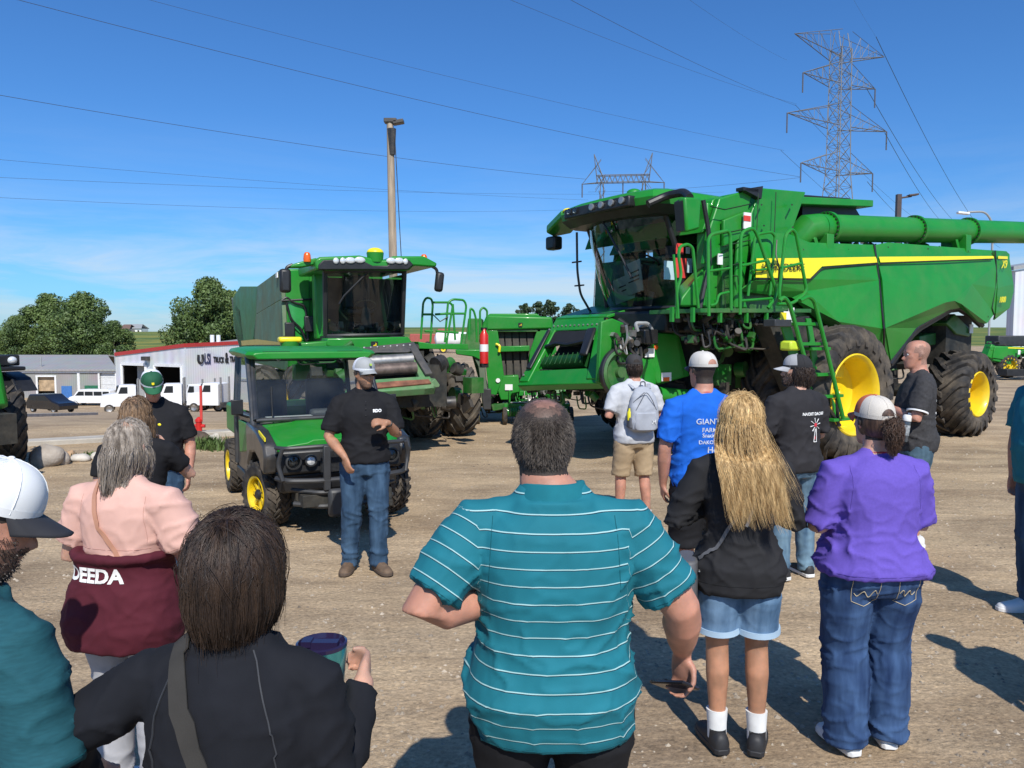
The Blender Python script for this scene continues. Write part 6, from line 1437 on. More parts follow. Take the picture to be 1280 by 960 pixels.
class Person:
    def __init__(p, label, x, y, yaw, H, skin='fair', sex='m', g=1.0, ga=1.0, gl=1.0, belly=0, sw=.19, head=(0,0,0), group=None,
                 armL=None, armR=None, feet=((-.11,0),(.11,0)), fyaw=(8,-8), vox=.012, curl=(.5,.5), knee=(.02,.02), neck=1.0, lean=0, hs=1.0, hipx=None, drop=0, hz=1.508, hx0=0):
        p.t = thing('person', label, 'person', (x, y, 0), R_(yaw), group); s = H/1.75; p.s = s; p.t.scale = (s, s, s)
        p.nk = neck; p.vox = vox; p.skin = SK[skin]; p.g = g; p.ga = ga; p.gl = gl; p.sex = sex
        f = sex == 'f'
        hw = (.168 if not f else .180); ww = (.150 if not f else .132); cw = (.178 if not f else .158)
        # z, rx, ry, cy
        p.prof = [(.80, .14*g, .10*g, -.005), (.86, hw*.96*g, .118*g, -.01), (.93, hw*g, .128*g, -.012), (1.01, (hw*.5+ww*.5)*g, .115*g+belly*.5, belly*.4), (1.09, ww*g, .105*g+belly, belly*.8), (1.20, (ww*.5+cw*.5)*g, .112*g+belly*.6, belly*.4),
                  (1.31, cw*g, .116*g, .0), (1.37, cw*.95*g, .104*g, -.010), (1.41, cw*.74*g, .088*(1+(g-1)*.7), -.018), (1.445, .095*(1+(g-1)*.6), .074*(1+(g-1)*.4), -.018), (1.475, .068*neck, .066*neck, -.014), (1.50, .062*neck, .060*neck, -.012)]
        p.sw = sw; SHZ = 1.385
        p.sh = {'L': V((-sw, -.012, SHZ)), 'R': V((sw, -.012, SHZ))}
        dfl = {'L': (V((-sw-.06, -.01, 1.13)), V((-sw-.07, .06, .88))), 'R': (V((sw+.06, -.01, 1.13)), V((sw+.07, .06, .88)))}
        p.arm = {}
        for k, a in (('L', armL), ('R', armR)):
            e, w_ = (V(a[0]), V(a[1])) if a else dfl[k]
            # keep bone lengths human
            e = p.sh[k]+(e-p.sh[k]).normalized()*.285; w_ = e+(w_-e).normalized()*.25
            p.arm[k] = (e, w_, V(a[2]).normalized() if a and len(a) > 2 else (w_-e).normalized(), V(a[3]).normalized() if a and len(a) > 3 else V((1 if k == 'L' else -1, 0, 0)))
        hx = hipx or .092*g
        p.leg = {}
        for k, sg, ft, kn in (('L',-1,feet[0],knee[0]),('R',1,feet[1],knee[1])):
            hip = V((sg*hx, -.005, .88)); an = V((ft[0], ft[1], .085)); mid = (hip+an)/2+V((0,kn+.012,.03)); p.leg[k] = (hip, mid, an, R_(fyaw[0] if k == 'L' else fyaw[1]))
        hy, hp, hr = head
        p.HM = Matrix.Translation(V((hx0, .012, hz))) @ Euler((R_(-hp), R_(hr), R_(hy)), 'XYZ').to_matrix().to_4x4() @ Matrix.Scale(hs, 4)
        mb = MB()
        mb.loft([selli((0, c[3], c[0]), c[1], c[2]) for c in p.prof])
        for k in 'LR':
            e, w_, hd, pn = p.arm[k]; sh = p.sh[k]; 
            m1 = sh.lerp(e, .45)
            mb.tube([sh+V((-sh.x*.25,0,.005)), sh, m1, e, e.lerp(w_, .3), e.lerp(w_, .7), w_, w_+hd*.02], [.050*ga,.058*ga,.049*ga,.040*ga,.043*ga,.034*ga,.026*ga**.5,.027], 14)
            p._trap(mb, sh, 0)
            p._hand(mb, w_, hd, pn, curl[0] if k == 'L' else curl[1], k)
            hip, kn, an, fy = p.leg[k]
            mb.tube([hip+V((0,0,.02)), hip+V((0,0,-.10)), hip.lerp(kn,.6), kn, kn.lerp(an,.3)+V((0,-.012,0)), kn.lerp(an,.7)+V((0,-.006,0)), an, an+V((0,0,-.05))], [.088*gl,.090*gl,.072*gl,.056*gl,.058*gl,.043*gl,.036,.038], 16)
            d_ = V((-math.sin(fy), math.cos(fy), 0)); s_ = V((d_.y, -d_.x, 0)); rings = []
            for q, hw_, h_, zc in ((-.055,.022,.022,.04),(-.04,.032,.035,.045),(.03,.036,.036,.045),(.10,.044,.024,.030),(.15,.040,.016,.022),(.175,.022,.010,.018)):
                rings.append([V((an.x,an.y,0))+d_*q+s_*(math.cos(2*PI*i/12)*hw_)+V((0,0,zc+math.sin(2*PI*i/12)*h_)) for i in range(12)])
            mb.loft(rings)
        hb = MB()
        mb.tube([V((0,-.022,1.42)), V((0,-.012,1.48)), p.HM @ V((0,-.022,.02)), p.HM @ V((0,-.015,.07))], [.066*neck,.060*neck,.056*neck,.055*neck], 16)
        hr_ = [(0,.026,.020,.066),(.008,.036,.032,.056),(.022,.046,.050,.042),(.05,.057,.074,.022),(.08,.064,.086,.010),(.11,.0695,.093,.002),(.14,.0735,.097,-.004),(.165,.0745,.097,-.008),(.19,.070,.090,-.010),(.21,.059,.075,-.010),(.225,.040,.052,-.010),(.233,.018,.024,-.010)]
        mb.loft([[p.HM @ v for v in selli((0, cy, z), rx, ry, 24, 2.15)] for z, rx, ry, cy in hr_])
        H_ = lambda *a: p.HM @ V(a)
        mb.tube([H_(0,.088,.122), H_(0,.098,.10), H_(0,.110,.082), H_(0,.100,.074)], [.007,.009,.0125,.010], 8)
        mb.tube([H_(-.012,.095,.078), H_(.012,.095,.078)], .007, 6)
        for sg in (-1,1):
            mb.tube([H_(sg*.012,.093,.134), H_(sg*.032,.090,.139), H_(sg*.052,.074,.132)], .0075, 6)
            mb.tube([H_(sg*.036,.074,.098), H_(sg*.056,.055,.10)], .012, 6)
            # ear
            mb.tube([H_(sg*.070,.004,.082), H_(sg*.078,-.008,.100), H_(sg*.083,-.014,.122), H_(sg*.078,-.004,.138), H_(sg*.072,.006,.130)], [.006,.009,.0085,.0075,.005], 8)
            mb.ball(H_(sg*.073,0,.11), .011, 8, 6)
        mb.tube([H_(-.022,.085,.051), H_(0,.094,.053), H_(.022,.085,.051)], [.004,.0075,.004], 6); mb.tube([H_(-.018,.084,.044), H_(0,.091,.043), H_(.018,.084,.044)], [.004,.007,.004], 6)
        me = realize(mb, min(vox, .0085 if H > 0 else 1) if vox < .012 else vox*.8, 2, .45)
        me.name = 'body'; me.materials.append(p.skin); me.polygons.foreach_set('use_smooth', [True]*len(me.polygons))
        p.body = bpy.data.objects.new('body', me); COL.objects.link(p.body); p.body.parent = p.t
        p.HI = p.HM.inverted()
        for sg in (-1,1):
            mb = MB(); mb.ball(H_(sg*.030,.079,.119), .0125, 10, 8); eo = mb.build('eye', EYEW, p.t)
            mb = MB(); mb.ball(H_(sg*.030,.0865,.119), .0062, 8, 6); mb.build('iris', IRIS, eo)
    def _trap(p, mb, sh, o):
        sg = 1 if sh.x > 0 else -1; nk = p.nk
        mb.tube([V((sg*.030*nk,-.02,1.475+o*.3)), V((sh.x*.42,-.026,1.425)), V((sh.x*.78,-.018,1.402)), V((sh.x,-.012,1.380)), V((sh.x*1.06,-.012,1.34))], [.036*nk+o,.046+o,.050+o,.052*p.ga**.5+o,.048*p.ga**.5+o], 14)
    def _hand(p, mb, w_, d, n, curl, side):
        n = (n-d*n.dot(d)).normalized(); s_ = d.cross(n)         # s_ across the palm
        th = s_ if side == 'L' else -s_
        # palm
        rings = []
        for q, hw, ht in ((-.005,.024,.020),(.02,.034,.019),(.05,.040,.017),(.08,.040,.014),(.092,.034,.010)):
            c = w_+d*q+n*(.004*curl); rings.append([c+s_*math.cos(2*PI*i/12)*hw+n*math.sin(2*PI*i/12)*ht for i in range(12)])
        mb.loft(rings)
        for i, (o, L_) in enumerate(((.030,.068),(.011,.078),(-.009,.073),(-.028,.058))):
            o = o if side == 'L' else -o
            a = w_+d*.072+s_*o; pts = [a]; ang = .15+curl*.5; cur = a+d*.018; pts.append(cur); r = .0092 if p.vox < .012 else .010
            for k, fl in enumerate((.42,.32,.26)):
                dir_ = d*math.cos(ang)+n*math.sin(ang)+s_*o*.8; cur = cur+dir_.normalized()*L_*fl; pts.append(cur); ang += curl*.95
            mb.tube(pts, [r,r*1.02,r*.98,r*.92,r*.75], 8)
        a = w_+d*.018+th*.022; b = a+th*.026+d*.024+n*.010; c = b+th*.010+d*.030+n*.010*(1+curl); e = c+d*.024+n*.012*(1+curl)-th*.004
        mb.tube([a-th*.01, b, c, e], [.014,.0125,.0105,.008], 8)
    # -- clothing
    def _finish(p, me, name, m, wr=.005, seed=1, stripes=False, zones=None, ws=1.0, cut=None):
        co = np.empty(len(me.vertices)*3); me.vertices.foreach_get('co', co); co = co.reshape(-1, 3)
        no = np.empty(len(me.vertices)*3); me.vertices.foreach_get('normal', no); no = no.reshape(-1, 3)
        vv = np.zeros(len(me.vertices))
        for i in range(len(co)):
            x, y, z = co[i]
            q = noise.noise(V((x*5*ws+seed*7, y*5*ws, z*9*ws)))
            fold = 1-abs(noise.noise(V(((x*.8+z*.35)*9*ws+seed*3, y*7*ws, (z-x*.3)*13*ws))))*2.2
            bias = 1.0
            if zones: bias = zones(x, y, z)
            q2 = 1-abs(noise.noise(V(((x-z*.5)*6*ws+seed, y*5*ws+3, (z+x*.4)*7*ws))))*2.0
            d = (q*.6+max(0, fold)**4*.8+max(0, q2)**5*.9-.3)*wr*.85*bias
            if stripes:
                best = z; P = V((x, y, z))
                for k in 'LR':
                    sh = p.sh[k]; e = p.arm[k][0]; ax = (e-sh); L_ = ax.length; ax.normalize(); t = (P-sh).dot(ax)
                    rad = ((P-sh)-ax*t).length
                    if abs(x) > p.sw-.005 and t > 0.0 and rad < .10*p.ga*1.1: best = 1.41-t*1.02
                vv[i] = best
            co[i] += no[i]*d
        me.vertices.foreach_set('co', co.ravel()); me.update()
        if stripes:
            at_ = me.attributes.new('stripe_v', 'FLOAT', 'POINT'); at_.data.foreach_set('value', vv)
        me.name = name; me.materials.append(m); me.polygons.foreach_set('use_smooth', [True]*len(me.polygons))
        o = bpy.data.objects.new(name, me); COL.objects.link(o); o.parent = p.t; return o
    def shirt(p, m, hem=.86, sleeve=.62, off=.016, name='shirt', wr=.005, stripes=False, flare=.012, long=False, collar=None, hood=False, top=1.468, sl_off=.020, seed=1, cuff=None, vneck=0, zones=None, yback=0, bag=0):
        mb = MB(); rings = []
        zs = [hem, hem+.02, .93, 1.0, 1.05, 1.10, 1.16, 1.22, 1.28, 1.33, 1.38, 1.41, 1.44]
        for z in [q for q in zs if q >= hem]+[top]:
            rx, ry, cy = lerp_prof(p.prof, z); o = off+(flare*max(0, 1-(z-hem)/.25)); b_ = bag*math.exp(-((z-1.0)/.12)**2)
            if z >= top: rx, ry, cy = .070*p.nk+off*.3, .068*p.nk+off*.3, -.014
            rings.append(selli((0, cy, z), rx+o+b_, ry+o*.9+b_, 28, 2.4))
        mb.loft(rings)
        mb.tube([V((0,-.014,top-.03)), V((0,-.012,top+.016))], [.078*p.nk,.066*p.nk], 20)
        for k in 'LR':
            sh = p.sh[k]; e, w_ = p.arm[k][:2]; ga = p.ga; s_ = sl_off*.7
            inn = V((-sh.x*.35, 0, .006))
            if long:
                mb.tube([sh+inn, sh, sh.lerp(e,.5), e, e.lerp(w_,.4), e.lerp(w_,.85), w_+(w_-e)*.02], [.045*ga+s_*.6,.055*ga+s_*.7,.050*ga+s_,.043*ga+s_,.043*ga+s_*.9,.032*ga+s_*.6,.030+s_*.4], 16)
            else:
                en = sh.lerp(e, sleeve); mb.tube([sh+inn, sh, sh.lerp(e,.3), en-(e-sh)*.02, en], [.045*ga+s_*.6,.055*ga+s_*.7,.054*ga+s_,.049*ga+s_*1.35,.049*ga+s_*1.4], 18)
            p._trap(mb, sh, s_*.75)
        me = realize(mb, p.vox, 3, .5)
        z_ = zones or (lambda x, y, z: .6+1.4*math.exp(-((z-1.05)/.14)**2)+(.9 if abs(x) > p.sw-.03 and z < 1.4 else 0))
        o = p._finish(me, name, m, wr, seed, stripes, z_)
        if collar:
            c = MB(); h0 = 1.478; n = 40; nk = p.nk; rr = []
            for k, (dr, dz) in enumerate(((.022,-.020),(.014,.010),(.006,.032),(-.002,.034),(.0,.0))):
                rr.append([V((math.cos(a)*(.064*nk+dr)*1.03, math.sin(a)*(.062*nk+dr)-.012, h0+dz-.018*max(0, math.sin(a)))) for a in [2*PI*i/n for i in range(n)]])
            c.loft(rr+[rr[0]], caps=False); c.build('collar', collar, o)
        if cuff:
            for k in 'LR':
                sh = p.sh[k]; e = p.arm[k][0]; d = (e-sh).normalized(); c = sh.lerp(e, sleeve); cb_ = MB(); r = .049*p.ga+sl_off*.99
                cb_.lathe([(r-.01,-.010),(r+.001,-.009),(r+.001,.003),(r-.01,.004)], c, tuple(d), 28); cb_.build('cuff', cuff, o)
        if hood:
            c = MB(); pts = []
            for i in range(19):
                a = PI*1.08*(i/18)+PI*.96; pts.append(V((math.cos(a)*.115, math.sin(a)*.085-.03, 1.445+.02*math.sin(a)-.0)))
            c.tube(pts, [.012+.034*math.sin(PI*i/18) for i in range(19)], 12, flat=.8); c.loft([[V((math.cos(a)*r, -.065-.07*(1-t)*0-.05*t, 1.44-.16*t+.02*math.cos(a))) for a in (0,.6,1.2,1.9,2.5,PI)] for t, r in ((0,.11),(.5,.09),(1,.03))], caps=False, close=False)
            mm_ = realize(c, .008, 2); p._finish(mm_, 'hood', m, .004, 3).parent = o
        return o
    def pants(p, m, end=.0, name='trousers', off=.016, wr=.006, flare=0, top=1.0, seed=2, loose=0, cuffm=None):
        mb = MB(); rings = []
        for z in (.80,.86,.93,.97,top):
            rx, ry, cy = lerp_prof(p.prof, z); rings.append(selli((0, cy, z), rx+off*.7, ry+off*.7, 24))
        mb.loft(rings)
        ends = []
        for k in 'LR':
            hip, kn, an, fy = p.leg[k]; gl = p.gl
            full = [hip+V((0,0,.02)), hip+V((0,0,-.10)), hip.lerp(kn,.6), kn, kn.lerp(an,.3)+V((0,-.008,0)), kn.lerp(an,.7), an+V((0,-.004,-.045))]; rad = [.088*gl+off,.092*gl+off,.074*gl+off+loose*.6,.060*gl+off+loose,.060*gl+off+loose+flare*.3,.052*gl+off+loose+flare*.7,.048*max(1,gl*.9)+off+loose+flare]
            if end > 0:
                pts, rs = [], []
                for a, b, ra, rb in zip(full, full[1:], rad, rad[1:]):
                    pts.append(a); rs.append(ra)
                    if b.z < end:
                        t = (a.z-end)/(a.z-b.z); pts.append(a.lerp(b, t)); rs.append(ra+(rb-ra)*t+.006); break
                full, rad = pts, rs
            mb.tube(full, rad, 20); ends.append((full[-1], rad[-1], (full[-1]-full[-2]).normalized()))
        me = realize(mb, p.vox, 3, .5)
        o = p._finish(me, name, m, wr, seed, zones=lambda x, y, z: .5+1.3*math.exp(-((z-.48)/.10)**2)+1.6*math.exp(-((z-.12)/.12)**2)+.9*math.exp(-((z-.82)/.05)**2))
        if cuffm:
            for c, r, d in ends: b = MB(); b.lathe([(r-.012,-.02),(r+.005,-.022),(r+.007,.006),(r-.01,.010)], c, tuple(d), 26); b.build('cuff', cuffm, o)
        return o
    def shoes(p, m, sole, high=0):
        for k in 'LR':
            hip, kn, an, fy = p.leg[k]; d_ = V((-math.sin(fy), math.cos(fy), 0)); s_ = V((d_.y, -d_.x, 0)); b = V((an.x, an.y, 0)); mb = MB(); rings = []
            for q, hw, zt in ((-.075,.026,.075),(-.06,.038,.095),(-.01,.042,.105),(.04,.044,.092),(.09,.049,.068),(.14,.048,.056),(.18,.038,.048),(.198,.018,.038)):
                rings.append([b+d_*q+s_*(hw*x_)+V((0,0,.022+(zt-.022)*z_)) for x_, z_ in ((-1,0),(-1.02,.35),(-.85,.75),(-.4,1),(.4,1),(.85,.75),(1.02,.35),(1,0))])
            mb.loft(rings); mb.tube([an+V((0,-.005,-.03)), an+V((0,-.005,.02+high))], [.045,.043], 14)
            o = mb.build('shoe', m, p.t, ang=60); mb = MB(); rings = []
            for q, hw in ((-.082,.024),(-.066,.040),(0,.044),(.09,.053),(.14,.052),(.182,.042),(.204,.018)):
                rings.append([b+d_*q+s_*(hw*x_)+V((0,0,z_)) for x_, z_ in ((-1,.002),(-1,.028),(1,.028),(1,.002))])
            mb.loft(rings); mb.build('sole', sole, o, bevel=.004)
    def socks(p, m, h=.12):
        for k in 'LR':
            hip, kn, an, fy = p.leg[k]; mb = MB(); up = (kn-an).normalized(); mb.tube([an+V((0,0,-.03)), an+up*h*.4, an+up*h], [.046,.047,.053*p.gl**.5], 16); mb.build('sock', m, p.t)
    # -- head things (head frame: z 0 chin .. .233 crown, +y face)
    def cap(p, front, back, bill, tilt=0, z=.150, opening=True, logo=None, hairm=None, btn=None, lift=0):
        T = p.HM @ Matrix.Translation((0, 0, z)) @ Euler((R_(tilt), 0, 0)).to_matrix().to_4x4()
        mb = MB(); n = 40; rings = []
        for i in range(11):
            t = i/10; a = t*PI/2
            rx, ry, h = .0835*math.cos(a)**.72, .107*math.cos(a)**.72, .094*math.sin(a)**.95
            rings.append([T @ V((rx*math.cos(2*PI*k/n), ry*math.sin(2*PI*k/n)-.008+(.008*t), h+lift*t*(.5+.5*math.sin(2*PI*k/n)))) for k in range(n)])
        m0 = len(mb.f)
        for j in range(10):
            for k in range(n):
                am = 2*PI*(k+.5)/n; y_ = math.sin(am)
                mb.mi = 0 if y_ > -.05 else 1
                # arched gap at the back above the strap
                idx = len(mb.v); a, b, c, d = rings[j][k], rings[j][(k+1) % n], rings[j+1][(k+1) % n], rings[j+1][k]
                mb._add([a, b, c, d], [(0,1,2,3)])
        o = mb.build('cap', [front, back, hairm or MATS['hair_shadow']], p.t, recalc=False)
        bm = bmesh.new(); bm.from_mesh(o.data); bmesh.ops.remove_doubles(bm, verts=bm.verts, dist=.0002); bmesh.ops.recalc_face_normals(bm, faces=bm.faces); bm.to_mesh(o.data); bm.free()
        for q in o.data.polygons: q.use_smooth = True
        if opening:
            gp_ = MB(); rw = []
            for j in range(7):
                row = []
                for i in range(17):
                    u = i/8-1; a = -PI/2+u*.42; hh = .010+(.036*math.sqrt(max(0, 1-u*u)))*j/6; t_ = math.asin(min(1, (hh/.094)**(1/.95))); rx, ry = .0842*math.cos(t_)**.72, .1078*math.cos(t_)**.72
                    row.append(T @ V((rx*math.cos(a), ry*math.sin(a)-.008, hh)))
                rw.append(row)
            gp_.loft(rw, caps=False, close=False); gp_.build('strap_opening', hairm or MATS['hair_shadow'], o, recalc=False)
        for k in range(6):
            mb = MB(); a = PI/2+k*PI/3; pts = []
            for i in range(9):
                t = i/8*PI/2; pts.append(T @ V((.0845*math.cos(t)**.72*math.cos(a), .108*math.cos(t)**.72*math.sin(a)-.008+.008*i/8, .0945*math.sin(t)**.95+lift*i/8*(.5+.5*math.sin(a)))))
            mb.tube(pts, .0010, 5); mb.build('seam', front if math.sin(a) > 0 else back, o)
        mb = MB(); mb.ball(T @ V((0,0,.095+lift*.5)), (.008,.008,.005), 10, 6); mb.build('button', btn or front, o)
        # bill
        mb = MB(); rows = []
        for i in range(8):
            t = i/7; row = []
            for k in range(13):
                u = (k/12*2-1); hw = .074*(1-.10*t); ang = u*1.12
                y0 = .099*math.cos(ang*.95)-.008; y1 = y0+.082*(1-abs(u)**3*.72)
                row.append(T @ V((hw*math.sin(ang)/math.sin(1.12), y0+(y1-y0)*t, .004-.020*t-.020*u*u*(.35+t))))
            rows.append(row)
        mb.loft(rows, caps=False, close=False); b_ = mb.build('bill', bill, o, recalc=False); sd = b_.modifiers.new('thick', 'SOLIDIFY'); sd.thickness = .0035
        mb = MB(); r0 = []
        for dz, dr in ((-.006,.0005),(.012,.0012)): r0.append([T @ V(((.0838+dr)*math.cos(2*PI*k/n), (.1075+dr)*math.sin(2*PI*k/n)-.008, dz)) for k in range(n)])
        mb.loft(r0, caps=False); mb.build('sweatband', back if opening else front, o, recalc=False)
        if logo:
            mb = MB(); c = T @ V((0,.102,.042)); dx = (T.to_3x3() @ V((1,0,0))).normalized(); dy = (T.to_3x3() @ V((0,-.45,1))).normalized(); dz = dx.cross(dy)
            mb.prism([c+dx*a*.010+dy*b*.010-dz*.004 for a, b in ((-1,.8),(1,.8),(.9,-.8),(0,-1.1),(-.9,-.8))], dz*-.004 if False else V((0,0,0))+(dx.cross(dy))*(.010 if (dx.cross(dy)).dot(T.to_3x3() @ V((0,1,0))) > 0 else -.010)); mb.build('cap_badge', logo, o)
        return o
    def hairbase(p, m, r=(.081,.105,.112), c=(0,-.012,.130), hairline=.165, nape=.02, bump=.004, seed=0, side=.02):
        """solid hair volume hugging the skull; open at the face"""
        mb = MB(); mb.ball((0,0,0), 1.0, 40, 28); out = []
        for v in mb.v:
            d = V(v).normalized(); P = V((d.x*r[0]+c[0], d.y*r[1]+c[1], d.z*r[2]+c[2]))
            face = sstep(side, side+.03, P.y)*(1-sstep(hairline-.012, hairline+.012, P.z))
            low = 1-sstep(nape-.01, nape+.02, P.z)
            k = 1-.22*max(face, low); P = V((c[0]+(P.x-c[0])*k, c[1]+(P.y-c[1])*k, c[2]+(P.z-c[2])*k))
            nz = noise.noise(V((P.x*40+seed, P.y*40, P.z*14)))*bump
            out.append(tuple(p.HM @ (P+d*nz)))
        mb.v = out; return mb.build('hair', m, p.t, ang=180)
    def strands(p, m, n, length, seed=1, r=(.078,.102,.108), c=(0,-.012,.130), root=None, flow=None, grav=.25, lift=(.004,.02), width=.0016, seg=9, curl=0, end=None, back=None, name='hair_strands', parent=None, wave=0, clump=0, jit=.25, rel=.10, zmin=-9, short=False, lv=.8):
        rnd = random.Random(seed); mb = MB(); C = V(c); R3 = p.HM.to_3x3()
        vs, fs = [], []
        for i in range(n):
            for _ in range(60):
                z = rnd.uniform(-1, 1); a = rnd.uniform(0, 2*PI); q = math.sqrt(max(0, 1-z*z)); d = V((q*math.cos(a), q*math.sin(a), z)); P = V((d.x*r[0], d.y*r[1], d.z*r[2]))+C
                if root(P, rnd): break
            L_ = length*(lv+(1.15-lv)*rnd.random()); st = L_/seg; dr = (flow(P, rnd)+V((rnd.gauss(0,jit),rnd.gauss(0,jit),rnd.gauss(0,jit)))).normalized()
            h = rnd.uniform(*lift); zm = zmin+rnd.gauss(0,.012); pts = [P.copy()]; ph = rnd.random()*6; cur = P.copy()
            for k in range(seg):
                g_ = grav*(1 if k else .3)
                if not short and cur.z < rel: dr = (dr*.5+V((0,0,-1.0))).normalized()
                dr = (dr+V((0,0,-g_))+V((rnd.gauss(0,.05),rnd.gauss(0,.05),0))*(1+curl*4)).normalized()
                if end: dr = (dr+end(cur, k/seg, rnd)).normalized()
                cur = cur+dr*st
                if wave: cur = cur+V((math.sin(k*1.4+ph)*wave, math.cos(k*1.7+ph)*wave, 0))
                q = V(((cur.x-C.x)/(r[0]+h), (cur.y-C.y)/(r[1]+h), (cur.z-C.z)/(r[2]+h))); ql = q.length
                if 0 < ql < 1 or (not short and cur.z > rel):
                    q /= ql; nc = V((C.x+q.x*(r[0]+h), C.y+q.y*(r[1]+h), C.z+q.z*(r[2]+h))); dr = (nc-pts[-1])
                    dr = dr.normalized() if dr.length > 1e-6 else V((0,0,-1)); cur = pts[-1]+dr*st
                if cur.z < zm: cur = pts[-1].copy()
                if back is not None: cur = back(cur, h)
                pts.append(cur.copy())
            W = [p.HM @ x for x in pts]; b0 = len(vs)
            nrm = V((rnd.gauss(0,1), rnd.gauss(0,1), rnd.gauss(0,.3))).normalized()
            for k, P_ in enumerate(W):
                t = (W[min(k+1, seg)]-W[max(k-1, 0)]); s_ = t.cross(nrm)
                if s_.length < 1e-9: s_ = V((1,0,0))
                s_.normalize(); u = s_.cross(t).normalized() if t.length > 0 else V((0,0,1)); w_ = width*(1-.75*(k/seg)**2)*(.7 if k == 0 else 1)
                vs += [tuple(P_-s_*w_), tuple(P_+s_*w_), tuple(P_+u*w_*.8)]
            for k in range(seg):
                a = b0+k*3; fs += [(a,a+1,a+4,a+3),(a+1,a+2,a+5,a+4),(a+2,a,a+3,a+5)]
        mb._add(vs, fs); return mb.build(name, m, parent or p.t, recalc=False, ang=180)
    def beard(p, m, n=900, dens=1, L_=.007, seed=5, full=True):
        root = lambda P, rnd: P.z < (.075 if abs(P.x) < .045 else .10) and P.y > (.0 if full else .03) and not (abs(P.x) < .02 and .038 < P.z < .058)
        me = p.body.data; rnd = random.Random(seed); vs, fs = [], []
        cand = []
        for v in me.vertices:
            q = p.HI @ v.co
            if -.012 < q.z < .10 and q.y > .005 and root(q, rnd) and abs(q.x) < .075 and not (q.y > .098): cand.append((v.co.copy(), v.normal.copy()))
        for i in range(n):
            c, nn_ = rnd.choice(cand); c = c+V((rnd.gauss(0,.003),rnd.gauss(0,.003),rnd.gauss(0,.003))); d = (nn_+V((rnd.gauss(0,.3),rnd.gauss(0,.3),-1.0))).normalized(); s_ = d.cross(V((rnd.gauss(0,1),rnd.gauss(0,1),rnd.gauss(0,1)))).normalized()*.0014; b = len(vs)
            vs += [tuple(c-s_), tuple(c+s_), tuple(c+d*L_*rnd.uniform(.6,1.4)+nn_*.003)]; fs.append((b,b+1,b+2))
        mb = MB(); mb._add(vs, fs); mb.build('beard', m, p.t, recalc=False, smooth=False)
        me.materials.append(m) if False else None
    def scalp(p, m, fn):
        """paint a region of the body mesh with a second skin material (stubble, shaved hair)"""
        me = p.body.data; me.materials.append(m); k = len(me.materials)-1
        for f in me.polygons:
            q = p.HI @ f.center
            if q.z > -.03 and fn(q): f.material_index = k
    def glasses(p, dark=True):
        H_ = lambda *a: p.HM @ V(a); mb = MB()
        for s in (-1,1): mb.prism([H_(s*.008,.099,.131), H_(s*.060,.088,.130), H_(s*.062,.082,.108), H_(s*.034,.094,.100), H_(s*.010,.099,.108)], (p.HM.to_3x3() @ V((0,.004,0))))
        mb.tube([H_(-.062,.086,.127), H_(-.076,.02,.124), H_(-.078,-.01,.118)], .0028, 6); mb.tube([H_(.062,.086,.127), H_(.076,.02,.124), H_(.078,-.01,.118)], .0028, 6); mb.tube([H_(-.01,.101,.122), H_(.01,.101,.122)], .003, 6)
        mb.build('sunglasses', mat('sunglass_black', (.008,.008,.010), .08, var=.1) , p.t)
    def bvh(p, o):
        me = o.data; return BVHTree.FromPolygons([v.co[:] for v in me.vertices], [tuple(f.vertices) for f in me.polygons])
    def strap(p, o, path, w_, m, name='bag_strap', parent=None, lift=.006):
        """band laid over clothing: path of (x,y,z, nx,ny) ray targets, pulled to the cloth"""
        bv = p.bvh(o); pts = []
        for i in range(len(path)-1):
            a, b = V(path[i][:3]), V(path[i+1][:3])
            for k in range(6): pts.append(a.lerp(b, k/6))
        pts.append(V(path[-1][:3])); L_, N_ = [], []
        for q in pts:
            h = bv.find_nearest(q); L_.append(h[0]+h[1]*lift); N_.append(h[1])
        vs, fs = [], []
        for i, q in enumerate(L_):
            t = (L_[min(i+1, len(L_)-1)]-L_[max(i-1, 0)]).normalized(); s_ = t.cross(N_[i]).normalized()*w_/2; n_ = N_[i]*.003
            vs += [q-s_, q+s_, q+s_+n_, q-s_+n_]
        for i in range(len(L_)-1):
            a = i*4; fs += [(a+j, a+(j+1) % 4, a+4+(j+1) % 4, a+4+j) for j in range(4)]
        mb = MB(); mb._add(vs, fs); ob = mb.build(name, m, parent or p.t); return ob
    def _runs(p, pts, r, name, m, o):
        b = MB(); run = []
        for q in pts+[None]:
            if q is not None and (not run or (q-run[-1]).length < .045): run.append(q); continue
            if len(run) > 2: b.tube(run, r, 4)
            run = [q] if q is not None else []
        if b.v: b.build(name, m, o)
